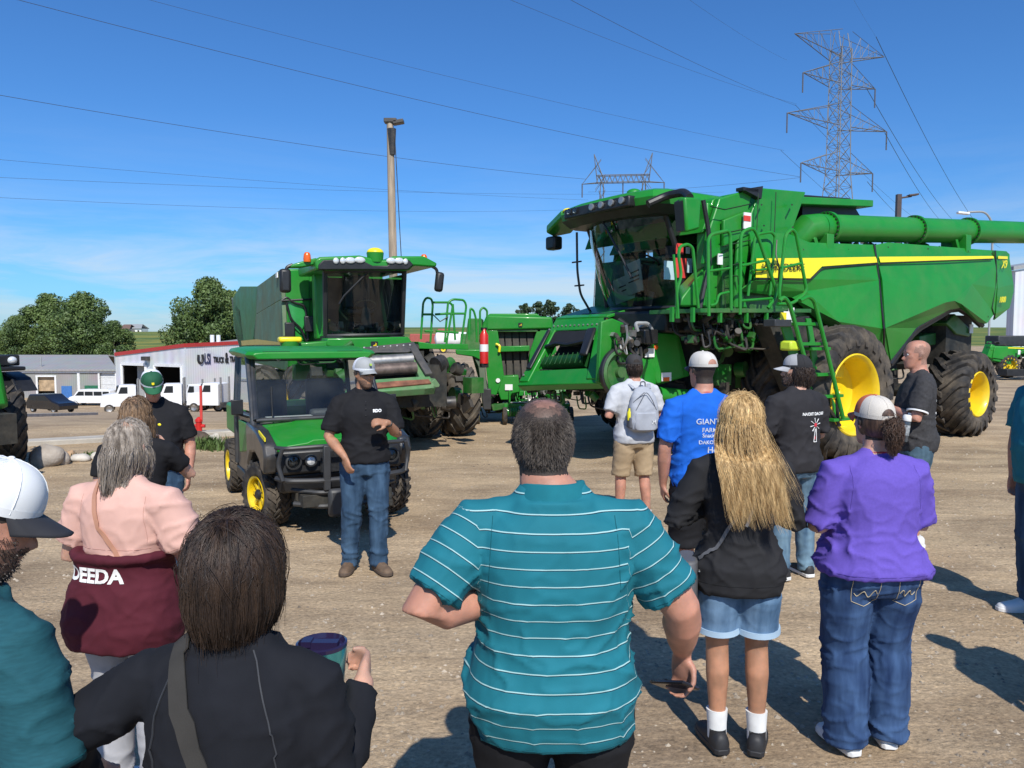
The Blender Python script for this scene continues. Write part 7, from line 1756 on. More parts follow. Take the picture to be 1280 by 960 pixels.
    def hemline(p, o, z, m, sleeve=None):
        bv = p.bvh(o); pts = []
        for k in range(61):
            a = 2*PI*k/60
            h = bv.ray_cast(V((math.cos(a)*.6, math.sin(a)*.6, z)), V((-math.cos(a), -math.sin(a), 0)))
            if h[0] and abs(h[0].x) < p.sw+.06: pts.append(h[0]+h[1]*.0005)
        p._runs(pts, .0011, 'hem_stitching', m, o)
        if sleeve:
            for k in 'LR':
                sh, e = p.sh[k], p.arm[k][0]; d = (e-sh).normalized(); c = sh.lerp(e, sleeve); u, w_ = frame_from(d); pts = []
                for i in range(33):
                    q = u*math.cos(2*PI*i/32)+w_*math.sin(2*PI*i/32); h = bv.ray_cast(c+q*.25, -q, .25)
                    if h[0]: pts.append(h[0]+h[1]*.0004)
                p._runs([q for q in pts if (q-c).length < .13], .0010, 'hem_stitching', m, o)
                sg = 1 if sh.x > 0 else -1; pts = []
                for i in range(14):
                    t = i/13; q = V((sh.x*(.80+.06*t), -.45, 1.425-.20*t)); h = bv.ray_cast(q, V((0,1,0)))
                    if h[0]: pts.append(h[0]+h[1]*.0004)
                p._runs(pts, .0008, 'shoulder_seam', m, o)
    def w2(p, v): return p.t.matrix_basis @ V(v)
def poly_stripe(name, base, line, dark, period=.046, w_=.0030):
    m = bpy.data.materials.new(name); m.use_nodes = True; MATS[name] = m; nt = m.node_tree; N = nt.nodes; L = nt.links; b = N['Principled BSDF']; b.inputs['Roughness'].default_value = .8; b.inputs['Specular IOR Level'].default_value = .25
    at_ = N.new('ShaderNodeAttribute'); at_.attribute_name = 'stripe_v'
    mo = N.new('ShaderNodeMath'); mo.operation = 'FLOORED_MODULO'; mo.inputs[1].default_value = period; L.new(at_.outputs['Fac'], mo.inputs[0])
    def band(lo, hi):
        a = N.new('ShaderNodeMath'); a.operation = 'GREATER_THAN'; a.inputs[1].default_value = lo; L.new(mo.outputs[0], a.inputs[0])
        c = N.new('ShaderNodeMath'); c.operation = 'LESS_THAN'; c.inputs[1].default_value = hi; L.new(mo.outputs[0], c.inputs[0])
        e = N.new('ShaderNodeMath'); e.operation = 'MULTIPLY'; L.new(a.outputs[0], e.inputs[0]); L.new(c.outputs[0], e.inputs[1]); return e.outputs[0]
    tc = N.new('ShaderNodeTexCoord'); n = N.new('ShaderNodeTexNoise'); n.inputs['Scale'].default_value = 300; L.new(tc.outputs['Object'], n.inputs['Vector'])
    n2 = N.new('ShaderNodeTexNoise'); n2.inputs['Scale'].default_value = 12; L.new(tc.outputs['Object'], n2.inputs['Vector'])
    r = N.new('ShaderNodeMix'); r.data_type = 'RGBA'; r.inputs['A'].default_value = (*[c*.82 for c in base], 1); r.inputs['B'].default_value = (*[c*1.15 for c in base], 1); L.new(n2.outputs['Fac'], r.inputs['Factor'])
    x1 = N.new('ShaderNodeMix'); x1.data_type = 'RGBA'; x1.inputs['B'].default_value = (*dark, 1); L.new(band(.010-.0022, .010), x1.inputs['Factor']); L.new(r.outputs['Result'], x1.inputs['A'])
    x2 = N.new('ShaderNodeMix'); x2.data_type = 'RGBA'; x2.inputs['B'].default_value = (*line, 1); L.new(band(.010, .010+w_), x2.inputs['Factor']); L.new(x1.outputs['Result'], x2.inputs['A'])
    L.new(x2.outputs['Result'], b.inputs['Base Color'])
    bp = N.new('ShaderNodeBump'); bp.inputs['Strength'].default_value = .35; bp.inputs['Distance'].default_value = .001; L.new(n.outputs['Fac'], bp.inputs['Height']); L.new(bp.outputs[0], b.inputs['Normal']); fold_bump(m, .5); return m
def meshcap(name, base):
    m = mat(name, base, .8); nt = m.node_tree; N = nt.nodes; L = nt.links; b = N['Principled BSDF']
    tc = N.new('ShaderNodeTexCoord'); v = N.new('ShaderNodeTexVoronoi'); v.inputs['Scale'].default_value = 330; v.inputs['Randomness'].default_value = .25; L.new(tc.outputs['Object'], v.inputs['Vector'])
    r = N.new('ShaderNodeMapRange'); r.inputs['From Min'].default_value = .25; r.inputs['From Max'].default_value = .45; r.inputs['To Min'].default_value = .55; L.new(v.outputs['Distance'], r.inputs['Value'])
    x = N.new('ShaderNodeMix'); x.data_type = 'RGBA'; x.blend_type = 'MULTIPLY'; x.inputs['Factor'].default_value = 1; x.inputs['A'].default_value = (*base, 1); L.new(r.outputs[0], x.inputs['B']); L.new(x.outputs['Result'], b.inputs['Base Color']); return m
mat('hair_shadow', (.02,.014,.010), .8)
BROWNH = haired('dark_brown_hair', (.018,.010,.007), (.062,.036,.023)); BLOND = haired('blonde_hair', (.42,.235,.075), (.86,.62,.30)); GREYH = haired('grey_blonde_hair', (.16,.125,.095), (.50,.43,.36)); MIXH = haired('brown_highlighted_hair', (.05,.028,.016), (.33,.21,.12)); SALT = haired('greying_dark_hair', (.045,.032,.024), (.17,.14,.115)); CURLB = haired('curly_brown_hair', (.035,.018,.012), (.12,.065,.04))
STUB = mat('cropped_hair', (.16,.09,.06), .7, var=.3, vscale=120); STUBD = mat('dark_cropped_hair', (.035,.024,.018), .7, var=.4, vscale=160)
BLKC = cloth('black_cloth', (.014,.014,.016)); JEAN = denim('blue_denim', (.022,.050,.095), (.06,.115,.19)); JEAND = denim('mid_blue_denim', (.014,.035,.10), (.055,.11,.23)); JEANL = denim('light_denim', (.06,.125,.22), (.17,.28,.42))
SHOEW = mat('white_rubber', (.7,.7,.68), .6); SHOEB = mat('black_shoe', (.02,.02,.022), .6); BOOT = mat('brown_boot', (.12,.075,.045), .7, var=.3, vscale=20, dust=.4); SOCKW = cloth('white_sock', (.7,.7,.68))

scal = lambda q: q.z > .10 and not (q.y > .045 and q.z < .185) and not (q.y > .015 and q.z < .13) or (q.y < -.015 and q.z > .035)
up = V((0,0,1))
# 1 --- the man in the striped polo
TEALS = poly_stripe('teal_striped_knit', (.012,.155,.20), (.34,.54,.54), (.005,.03,.05))
p = Person('broad man seen from behind in a teal polo with thin white stripes', .118, 2.22, 0, 1.81, 'ruddy', g=1.26, ga=1.34, gl=1.12, belly=.04, sw=.208, neck=1.25, head=(0,4,0), vox=.009, hz=1.490, hx0=-.026,
   armL=((-.34,-.10,1.20),(-.16,.02,1.155),(1,.35,.15),(0,-.5,-1)), armR=((.33,-.02,1.20),(.385,.06,1.05),(.05,.10,-1),(-.75,-.7,0)), curl=(.35,.75), hs=1.05)
o1 = p.shirt(TEALS, hem=.80, sleeve=.80, off=.018, wr=.0070, stripes=True, flare=.025, collar=cloth('teal_knit', (.012,.16,.20)), sl_off=.020, seed=4, bag=.012)
p.pants(cloth('black_trouser', (.012,.012,.014)), off=.02)
p.shoes(SHOEB, SHOEB)
br = lambda q: math.sqrt((q.x/.040)**2+((q.y+.045)/.042)**2)+noise.noise(q*60)*.15 if q.z > .17 else 9
p.scalp(STUBD, lambda q: scal(q) and br(q) >= 1.25); p.scalp(mat('thin_hair_scalp', (.105,.062,.045), .6, var=.3, vscale=150), lambda q: scal(q) and .8 <= br(q) < 1.25); p.scalp(mat('pink_scalp', (.24,.125,.09), .5, var=.2, vscale=60), lambda q: scal(q) and br(q) < .8)
p.strands(SALT, 9000, .015, 3, r=(.0755,.0985,.1035), root=lambda P, r_: scal(P) and (br(P) > 1.3 or r_.random() < .16+.70*max(0, br(P)-.25)), flow=lambda P, r_: (P-V((0,-.05,.24))).normalized()*.9+(P-V((0,-.012,.13))).normalized()*.30, grav=.12, lift=(.001,.003), width=.0008, seg=3, jit=.2, short=True)
p.hemline(o1, .812, cloth('dark_teal_thread', (.006,.08,.10)), .77)
# phone in his right hand
e, w_, hd, pn = p.arm['R']; hp_ = p.w2(w_+hd*.105+V((-.030,-.020,0)))
ph = thing('phone', 'dark phone held low in the right hand of the striped polo man', 'phone', hp_); mb = MB(); mb.box((0,0,0),(.075,.150,.010)); mb.build('phone_body', mat('phone_black', (.012,.012,.015), .15), ph, bevel=.005); mb = MB(); mb.box((0,0,.0055),(.069,.142,.002)); mb.build('screen', mat('phone_screen', (.02,.022,.03), .05), ph); ph.rotation_euler = (R_(-22), R_(28), R_(25))

# 2 --- woman with the bob, front left
p = Person('woman with a dark brown bob in a black zip jacket holding a tumbler', -.56, 1.52, -4, 1.63, 'fair', 'f', g=1.10, ga=1.05, sw=.176, head=(3,0,0), vox=.009,
   armL=((-.42,-.04,1.22),(-.46,.20,1.03)), armR=((.205,.02,1.10),(.225,.19,1.27),(-.12,1,.2),(-1,-.1,.1)), curl=(.4,.9))
BJ = cloth('black_softshell', (.012,.013,.017), rough=.9, bump=.2)
o2 = p.shirt(BJ, hem=.84, long=True, off=.020, sl_off=.018, wr=.006, collar=BJ, seed=8)
mb = MB(); r0 = []
for dr, dz in ((.016,-.03),(.012,.0),(.010,.024),(.003,.026)): r0.append([V((math.cos(2*PI*k/36)*(.068+dr), math.sin(2*PI*k/36)*(.064+dr)-.012, 1.478+dz)) for k in range(36)])
mb.loft(r0, caps=False); mb.build('stand_collar', BJ, o2)
p.pants(cloth('grey_trouser', (.05,.05,.055))); p.shoes(SHOEB, SHOEW)
seamm = mat('seam_thread', (.03,.032,.038), .7)
for s_ in (-1,1): p.strap(o2, [(s_*.07,-.07,1.47),(s_*.12,-.14,1.38),(s_*.15,-.16,1.30),(s_*.165,-.15,1.20)], .003, seamm, 'raglan_seam', o2, .001)
p.hairbase(BROWNH, r=(.094,.116,.118), c=(0,-.014,.122), hairline=.16, nape=-.01, bump=.006)
crown = V((.0,-.045,.235)); comb = lambda P, r_: (P-crown).normalized()
p.strands(BROWNH, 13000, .33, 5, r=(.093,.115,.117), c=(0,-.014,.122), root=lambda P, r_: P.z > .14 and (P.y < .06 or P.z > .20), flow=comb, grav=.15, lift=(.001,.012), width=.0008, seg=14, rel=.085, zmin=-.01, jit=.26, lv=.6,
   end=lambda c, t, r_: V((-c.x*3.0, -c.y*1.2+.02, 0)) if c.z < .06 else V((0,0,0)))
p.strands(BROWNH, 260, .22, 7, r=(.093,.115,.117), c=(0,-.014,.122), root=lambda P, r_: P.z > .12, flow=comb, grav=.12, lift=(.004,.022), width=.0007, seg=12, rel=.06, jit=.6, name='loose_hairs')
p.strap(o2, [(-.085,-.02,1.47),(-.07,-.08,1.44),(-.03,-.15,1.30),(.02,-.17,1.15),(.08,-.17,1.0),(.14,-.12,.90)], .042, cloth('grey_webbing', (.045,.042,.038)), 'bag_strap', p.t, .006)
tz = at(402, 796, 1.70); tu = thing('tumbler', 'shiny teal and purple steel tumbler in the hand of the bob haired woman', 'tumbler', (tz.x, 1.70, tz.z-.235)); tu.scale = (1.08, 1.08, 1.08)
TM = bpy.data.materials.new('iridescent_steel'); TM.use_nodes = True; nt = TM.node_tree; N = nt.nodes; L = nt.links; b = N['Principled BSDF']; b.inputs['Metallic'].default_value = .85; b.inputs['Roughness'].default_value = .22
tcn = N.new('ShaderNodeTexCoord'); sp = N.new('ShaderNodeSeparateXYZ'); L.new(tcn.outputs['Object'], sp.inputs[0]); rp = N.new('ShaderNodeValToRGB'); rp.color_ramp.elements[0].color = (.16,.10,.34,1); rp.color_ramp.elements[0].position = .06; rp.color_ramp.elements[1].position = .17; rp.color_ramp.elements[1].color = (.10,.42,.46,1); L.new(sp.outputs['Z'], rp.inputs['Fac']); L.new(rp.outputs[0], b.inputs['Base Color'])
mb = MB(); mb.lathe([(.002,0),(.036,0),(.038,.01),(.042,.08),(.052,.19),(.0525,.20),(.050,.20)], (0,0,0), (0,0,1), 40); mb.build('tumbler_body', TM, tu)
mb = MB(); mb.lathe([(.050,.196),(.053,.199),(.053,.206),(.048,.208),(.044,.198),(.002,.197)], (0,0,0), (0,0,1), 40); mb.box((.0,0,.203),(.07,.022,.012)); mb.box((-.03,.0,.206),(.02,.03,.012)); mb.build('lid', mat('purple_lid', (.022,.016,.05), .12), tu)

# 3 --- man with the white mesh cap at the far left
p = Person('man in a teal heather shirt and white mesh cap at the far left front', -1.15, 1.56, -22, 1.735, 'ruddy', g=1.08, ga=1.05, sw=.198, head=(-42,22,0), vox=.009, neck=1.1)
TEALH = cloth('teal_heather', (.016,.080,.100), var=.12, vscale=40, stretch=(1,1,5))
o3 = p.shirt(TEALH, hem=.84, sleeve=.85, off=.020, wr=.007, collar=None, seed=12, sl_off=.028)
p.hemline(o3, .87, cloth('dark_teal_thread', (.006,.08,.10)), .82); p.pants(JEAN); p.shoes(BOOT, SHOEB)
p.scalp(STUBD, lambda q: scal(q)); haired('dark_beard', (.02,.013,.01), (.06,.04,.03)); p.scalp(mat('beard_shadow', (.16,.085,.06), .7, var=.3, vscale=90), lambda q: q.z < .075 and q.y > -.0 and not (abs(q.x) < .02 and q.z > .036 and q.z < .056)); p.beard(MATS['dark_beard'], 2500, L_=.0022)
p.strands(BROWNH, 3600, .022, 13, r=(.0765,.0995,.105), root=lambda P, r_: P.z < .17 and P.z > .04 and P.y < .01 and (P.y < -.03 or P.z > .09), flow=lambda P, r_: V((0,-.5,-1)), grav=.25, lift=(.001,.004), width=.0010, seg=4, short=True)
WMESH = meshcap('white_mesh', (.74,.76,.82)); p.cap(WHITEL, WMESH, mat('dark_bill', (.03,.03,.035), .7), tilt=-2, opening=False, lift=.006)

# 4 --- woman in pink
p = Person('woman in a pink tee with a maroon hoodie tied around her waist', -1.60, 3.16, -12, 1.64, 'fair', 'f', g=1.18, ga=1.30, gl=1.1, sw=.192, head=(-4,6,0), vox=.011,
   armL=((-.27,.0,1.19),(-.10,.30,1.22)), armR=((.27,.02,1.18),(.12,.32,1.24)))
PINK = cloth('pink_jersey', (.66,.40,.33), var=.05)
o4 = p.shirt(PINK, hem=1.10, sleeve=.72, off=.016, wr=.008, flare=.0, seed=14, sl_off=.032)
p.hemline(o4, 1.2, cloth('dusty_pink_thread', (.42,.22,.18)), .69)
MARO = cloth('maroon_fleece', (.085,.015,.025)); mb = MB(); rr = []
for z, o_ in ((.76,.078),(.86,.066),(1.0,.052),(1.10,.045),(1.17,.042)):
    rx, ry, cy = lerp_prof(p.prof, z); rr.append(selli((-.01, cy-.01, z), rx+o_, ry+o_, 32))
mb.loft(rr); mb.tube([selli((0, lerp_prof(p.prof,1.13)[2]-.01, 1.165), lerp_prof(p.prof,1.13)[0]+.048, lerp_prof(p.prof,1.13)[1]+.046, 24)[k % 24] for k in range(25)], .022, 8)
me = realize(mb, .011, 3); oh = p._finish(me, 'tied_hoodie', MARO, .007, 21)
wrap_text('DEEDA', .082, (-.035,-.5,1.095), (1,0,0), (0,0,1), p.bvh(oh), WHITEL, 'lettering', oh, lift=.004, bold=.003, xscale=1.05)
p.pants(cloth('pale_grey_cloth', (.40,.40,.42)), off=.02); p.shoes(SHOEW, SHOEW)
p.hairbase(GREYH, r=(.077,.103,.108), nape=.0, hairline=.16)
bk4 = lambda c, h: V((c.x, min(c.y, -.085-h) if c.z < -.04 and abs(c.x) < .09 else c.y, c.z))
p.strands(GREYH, 8000, .38, 15, r=(.076,.102,.107), root=lambda P, r_: P.z > .13 and (P.y < .05 or P.z > .20), flow=comb, rel=.09, zmin=-.10, grav=.15, lift=(.001,.009), width=.0011, seg=13, back=bk4,
   end=lambda c, t, r_: V((-c.x*3, 0, 0)) if c.z < .06 else V((0,0,0)))
p.strap(o4, [(-.07,-.03,1.47),(-.06,-.10,1.42),(-.02,-.15,1.30),(.05,-.16,1.20),(.13,-.16,1.08)], .020, mat('tan_leather', (.50,.25,.16), .6), 'bag_strap', p.t, .007)

# 5 --- woman in black with raised hand
p = Person('woman in black with brown highlighted hair raising a hand to her neck', -2.32, 4.72, 10, 1.61, 'fair', 'f', g=1.1, ga=1.0, head=(-12,0,0), vox=.014,
   armR=((.27,.10,1.24),(.10,.12,1.44),(-.5,-.1,.8),(-.5,-.8,0)), curl=(.5,.8))
o5 = p.shirt(BLKC, sleeve=.6, off=.018); p.pants(JEAN); p.shoes(SHOEB, SHOEW)
p.hairbase(MIXH, r=(.080,.105,.109), nape=.0)
p.strands(MIXH, 2600, .30, 25, r=(.079,.104,.108), root=lambda P, r_: P.z > .13 and (P.y < .05 or P.z > .20), flow=comb, rel=.09, grav=.15, lift=(.002,.014), width=.0019, seg=9, back=bk4, wave=.004)

# 6 --- man in the green cap
p = Person('heavyset man in a green and white cap and black polo facing us at left', -2.90, 6.2, 186, 1.72, 'ruddy', g=1.22, ga=1.1, belly=.06, sw=.20, head=(22,24,4), vox=.014,
   armR=((-.27,-.02,1.14),(-.25,.12,.92)) and ((.27,.0,1.14),(.10,.20,.97),(-.6,.3,-.6),(0,-1,0)), armL=((-.26,-.04,1.14),(-.27,.02,.90)), curl=(.5,.5))
o6 = p.shirt(BLKC, hem=.95, sleeve=.80, off=.02, collar=BLKC, bag=.02, sl_off=.026, seed=31, wr=.006); p.pants(JEAN, off=.018); p.shoes(BOOT, SHOEB)
mb = MB(); rx, ry, cy = lerp_prof(p.prof, .985); mb.loft([selli((0,cy,z), rx+.016, ry+.016, 30) for z in (.965,1.0)], caps=False); mb.build('belt', mat('black_belt', (.02,.015,.012), .5), p.t)
p.scalp(STUB, scal); p.cap(mat('green_cap', (.01,.09,.04), .8), WMESH, mat('green_bill', (.01,.10,.04), .8), tilt=-4, logo=DECALY, opening=True)
mb = MB(); mb.ball((-.09,.155,1.30),(.014,.006,.012)); mb.build('shirt_emblem', DECALY, o6)

# 7 --- the speaker
p = Person('man in black polo, grey cap and sunglasses speaking beside the utility vehicle', -1.24, 6.42, 196, 1.80, 'tan', g=1.04, ga=1.05, sw=.20, head=(22,2,0), vox=.012,
   armR=((.28,.02,1.14),(.17,.21,.97),(-.25,.25,-.9),(-.6,-.5,0)), armL=((-.25,.05,1.15),(-.16,.25,1.24),(.75,.35,.15),(-.2,-.6,-.6)), curl=(.75,.45), feet=((-.10,.06),(.13,-.03)), fyaw=(18,-20))
zs = lambda x, y, z: .4+1.0*math.exp(-((z-1.05)/.14)**2)
o7 = p.shirt(BLKC, hem=.90, sleeve=.86, off=.018, collar=BLKC, sl_off=.028, seed=41, wr=.006); p.pants(JEAN, off=.017, loose=.004, wr=.009); p.shoes(BOOT, mat('boot_sole', (.10,.07,.05), .8), .02)
p.scalp(STUBD, lambda q: scal(q)); p.scalp(STUB, lambda q: q.z < .06 and q.y > .01 and not (abs(q.x) < .02 and q.z > .036 and q.z < .056))
p.glasses(); p.cap(mat('grey_cap', (.36,.37,.37), .8), WMESH, mat('grey_bill', (.33,.34,.34), .8), tilt=-2, logo=mat('lime_badge', (.35,.5,.08), .6))
wrap_text('RDO', .032, (-.092,.5,1.325), (-1,0,0), (0,0,1), p.bvh(o7), WHITEL, 'shirt_logo', o7, bold=.002)
mb = MB()
for k in range(3): mb.ball((0,.139,1.40-.055*k),(.005,.003,.005))
mb.build('button', BLACK, o7); mb = MB(); e7, w7 = p.arm['L'][:2]; d7 = (w7-e7).normalized(); mb.lathe([(.030,-.010),(.034,-.008),(.034,.008),(.030,.010)], w7-d7*.012, tuple(d7), 20); mb.build('watch', BLACK, p.t)

# 8 --- backpack man
p = Person('man in grey tee and khaki shorts wearing a pale grey backpack', 1.275, 8.0, 14, 1.79, 'ruddy', g=1.08, ga=1.05, sw=.20, head=(-8,0,0), vox=.014,
   armL=((-.28,-.04,1.16),(-.16,.20,1.20)), armR=((.28,.0,1.16),(.15,.22,1.25)), feet=((-.13,.06),(.14,-.04)))
o8 = p.shirt(cloth('light_grey_jersey', (.50,.51,.53)), hem=.85, sleeve=.78, off=.02, sl_off=.026, seed=51); p.pants(cloth('khaki_twill', (.42,.31,.19)), end=.50, name='shorts', off=.022, loose=.012); p.shoes(SHOEB, SHOEW); p.socks(SOCKW, .06)
p.scalp(STUBD, scal); p.strands(BROWNH, 900, .05, 52, root=lambda P, r_: P.z < .15 and P.z > .03 and P.y < -.01, flow=lambda P, r_: V((0,-.4,-1)), grav=.3, lift=(.003,.012), width=.002, seg=4); DKC = cloth('charcoal_cap_cloth', (.05,.048,.048)); p.cap(DKC, DKC, DKC, opening=True)
M8 = p.t.matrix_basis
bkp = thing('backpack', 'pale grey backpack worn by the man in khaki shorts', 'backpack', M8 @ V((0.02,-.13,.98)), R_(14)); bkp.scale = (p.s,)*3
BKM = cloth('grey_nylon', (.36,.38,.42), rough=.6); BKD = cloth('dark_grey_nylon', (.12,.125,.14), rough=.6)
mb = MB(); rr = []
for z, hx, hy, yc in ((0,.10,.04,-.05),(.03,.145,.075,-.065),(.12,.155,.085,-.07),(.25,.150,.075,-.065),(.36,.125,.055,-.05),(.43,.08,.035,-.035),(.455,.03,.015,-.025)): rr.append(selli((0,yc,z), hx, hy, 24, 3))
mb.loft(rr); me = realize(mb, .012, 2); bo = p._finish(me, 'pack_body', BKM, .004, 61); bo.parent = bkp
mb = MB(); rr = [selli((0,-.115,z), hx, .045, 20, 3) for z, hx in ((.02,.10),(.05,.125),(.16,.125),(.20,.11))]; mb.loft(rr); mb.build('front_pocket', BKM, bkp, bevel=.01)
mb = MB(); mb.bent([(-.11,-.13,.22),(-.05,-.145,.34),(0,-.12,.41),(.05,-.145,.34),(.11,-.13,.22)], .004, 6); mb.tube([(-.125,-.10,.30),(-.02,-.13,.40)], .004, 6); mb.bent([(-.02,-.03,.44),(-.02,-.03,.50),(.03,-.03,.50),(.03,-.03,.44)], .007, 6, .02); mb.build('zipper', BKD, bkp)
mb = MB(); mb.loft([selli((-.135,-.06,z), .03, .055, 14, 3) for z in (.04,.15)]); mb.build('side_pocket', BKD, bkp, bevel=.01); mb = MB(); mb.lathe([(.022,0),(.024,.08),(.012,.10),(.012,.12)], (-.15,-.07,.12), (0,0,1), 14); mb.build('bottle_top', mat('yellow_bottle', (.75,.68,.02), .4), bkp)
for s_ in (-1,1):
    mb = MB(); mb.tube([(s_*.08,-.02,.43),(s_*.10,.05,.47),(s_*.115,.13,.46),(s_*.13,.25,.38),(s_*.15,.27,.25),(s_*.17,.18,.12),(s_*.14,.0,.05)], .022, 8, flat=.3); mb.build('shoulder_strap', BKM, bkp)
mb = MB(); mb.tube([(.052,-.166,.085),(.060,-.166,.10),(.060,-.166,.115),(.052,-.166,.128)], .003, 5); mb.tube([(.092,-.162,.085),(.084,-.164,.10),(.084,-.164,.115),(.092,-.162,.128)], .003, 5); mb.tube([(.060,-.166,.107),(.084,-.165,.107)], .003, 5); mb.build('logo', WHITEL, bkp)

# 9 --- blue shirt
p = Person('tall man in a royal blue tee, cream cap and black shorts', 1.35, 5.42, 6, 1.87, 'ruddy', g=1.06, ga=1.05, sw=.20, head=(16,0,0), vox=.012, neck=1.05,
   armL=((-.26,-.03,1.13),(-.25,.04,.88)), feet=((-.10,.0),(.13,.05)))
BLUE = cloth('royal_blue_jersey', (.012,.12,.55)); o9 = p.shirt(BLUE, hem=.84, sleeve=.80, off=.02, sl_off=.028, wr=.008, seed=71, bag=.01)
p.pants(BLKC, end=.44, name='shorts', off=.028, loose=.02); p.shoes(SHOEB, SHOEW); p.socks(SOCKW, .08); p.scalp(STUBD, scal)
p.cap(mat('cream_cap', (.60,.57,.52), .85), mat('cream_cap_back', (.58,.55,.50), .85), mat('navy_bill', (.02,.02,.05), .8), hairm=SK['ruddy'])
mb = MB(); mb.lathe([(.064,-.006),(.070,0),(.064,.006)], (0,-.012,1.487), (0,0,1), 30); mb.build('lanyard', mat('red_lanyard', (.6,.05,.05), .6), p.t)
p.hemline(o9, .865, cloth('dark_blue_thread', (.006,.06,.30)), .77)
bv = p.bvh(o9)
for tx_, sz, z, yy in (('GIANTS', .052, 1.30, 0), ('FARM', .040, 1.245, 0), ('Snacks', .036, 1.21, 0), ('DAKOTA', .034, 1.165, 0), ('Help', .055, 1.115, 0)):
    wrap_text(tx_, sz, (.0 if tx_ != 'Help' else .04,-.5,z), (1,0,0), (0,0,1), bv, mat('pale_print', (.55,.60,.70), .8), 'lettering', o9, bold=.0005)
mb = MB(); mb.prism([(.03,-.17,1.335),(.042,-.17,1.352),(.054,-.17,1.338),(.066,-.17,1.352),(.070,-.17,1.330),(.03,-.17,1.325)], (0,.02,0)); 

# 10 --- blonde woman
p = Person('blonde woman in a charcoal hoodie and denim shorts with arms crossed', 1.075, 3.58, -6, 1.71, 'tan', 'f', g=1.02, ga=1.05, gl=.98, sw=.18, head=(-8,4,0), vox=.010,
   armL=((-.27,.0,1.20),(-.06,.18,1.22)), armR=((.25,.04,1.19),(.05,.2,1.22)), feet=((-.09,.0),(.10,.0)), fyaw=(14,-14))
CHH = cloth('charcoal_fleece', (.022,.022,.024)); o10 = p.shirt(CHH, hem=.80, long=True, off=.024, sl_off=.026, wr=.007, flare=.03, hood=True, seed=81)
p.pants(JEANL, end=.60, name='denim_shorts', off=.020, loose=.014, cuffm=mat('pale_denim_cuff', (.35,.48,.60), .8)); p.shoes(SHOEB, SHOEB); p.socks(SOCKW, .11)
p.hairbase(BLOND, r=(.086,.110,.114), nape=.0, hairline=.16)
bk10 = lambda c, h: V((c.x, min(c.y, -.105-.075*sstep(.0,-.09,c.z)-h) if c.z < .0 else c.y, c.z))
p.strands(BLOND, 13000, .46, 83, lv=.35, r=(.084,.108,.112), root=lambda P, r_: P.z > .12 and (P.y < .05 or P.z > .20), flow=comb, rel=.09, grav=.15, jit=.15, lift=(.001,.016), width=.0010, seg=16, back=bk10,
   end=lambda c, t, r_: V((.27*sstep(.15,.8,t)+(c.x*.5)*(1-t)+.10*math.sin(c.z*16+2), -.10, 0)) if c.z < .10 else V((0,0,0)), wave=.0010)
p.hemline(o10, .86, cloth('black_thread', (.008,.008,.009)))
p.strands(BLOND, 350, .40, 87, r=(.086,.110,.113), root=lambda P, r_: P.z > .12 and P.y < .05, flow=comb, grav=.12, lift=(.004,.028), width=.0008, seg=14, rel=.09, jit=.5, back=bk10, end=lambda c, t, r_: V((.35,-.10,0)) if c.z < .1 else V((0,0,0)), name='loose_hairs')
GLE = mat('grey_leather', (.10,.10,.105), .5)
p.strap(o10, [(.11,-.05,1.42),(.06,-.14,1.30),(-.04,-.15,1.18),(-.14,-.14,1.04),(-.20,-.08,.97)], .016, GLE, 'bag_strap', p.t, .006)
p.strap(o10, [(.045,-.15,1.27),(.03,-.16,1.22),(.01,-.16,1.15)], .014, mat('pale_grey_leather', (.25,.25,.26), .5), 'strap_end', p.t, .012)
bg_ = thing('shoulder_bag', 'grey leather bag hanging at the left hip of the blonde woman', 'bag', p.w2((-.245,-.02,.86)), R_(80))
mb = MB(); mb.loft([selli((0,0,z), hx, .045, 20, 3) for z, hx in ((-.10,.09),(-.08,.12),(.04,.125),(.10,.105))]); mb.build('bag_body', GLE, bg_, bevel=.015); mb = MB(); mb.tube([(-.11,-.046,.06),(0,-.05,.045),(.11,-.046,.06)], .004, 5); mb.build('zipper', STEEL, bg_)

# 11 --- purple shirt woman
p = Person('woman in a purple tee, jeans and orange and cream cap with curly ponytail', 1.70, 3.58, 4, 1.70, 'fair', 'f', g=1.28, ga=1.25, gl=1.2, belly=.02, sw=.198, head=(6,0,0), vox=.010,
   armL=((-.25,.02,1.15),(-.06,.20,1.20)), armR=((.25,.03,1.15),(.08,.22,1.20)), feet=((-.10,.0),(.13,.05)), fyaw=(10,-12))
PUR = cloth('purple_jersey', (.13,.085,.42), var=.05, vscale=90); o11 = p.shirt(PUR, hem=.90, long=False, sleeve=.95, off=.020, sl_off=.018, wr=.007, flare=.018, seed=91, bag=.01)
oj = p.pants(JEAND, off=.016, loose=.018, flare=.016, wr=.008); p.shoes(mat('white_sneaker', (.65,.65,.64), .6), SHOEW)
p.hemline(o11, .925, cloth('dark_purple_thread', (.06,.035,.22)), .95); bj = p.bvh(oj); STI = mat('jeans_thread', (.45,.38,.25), .7); DKJ = mat('denim_shade', (.012,.03,.08), .8)
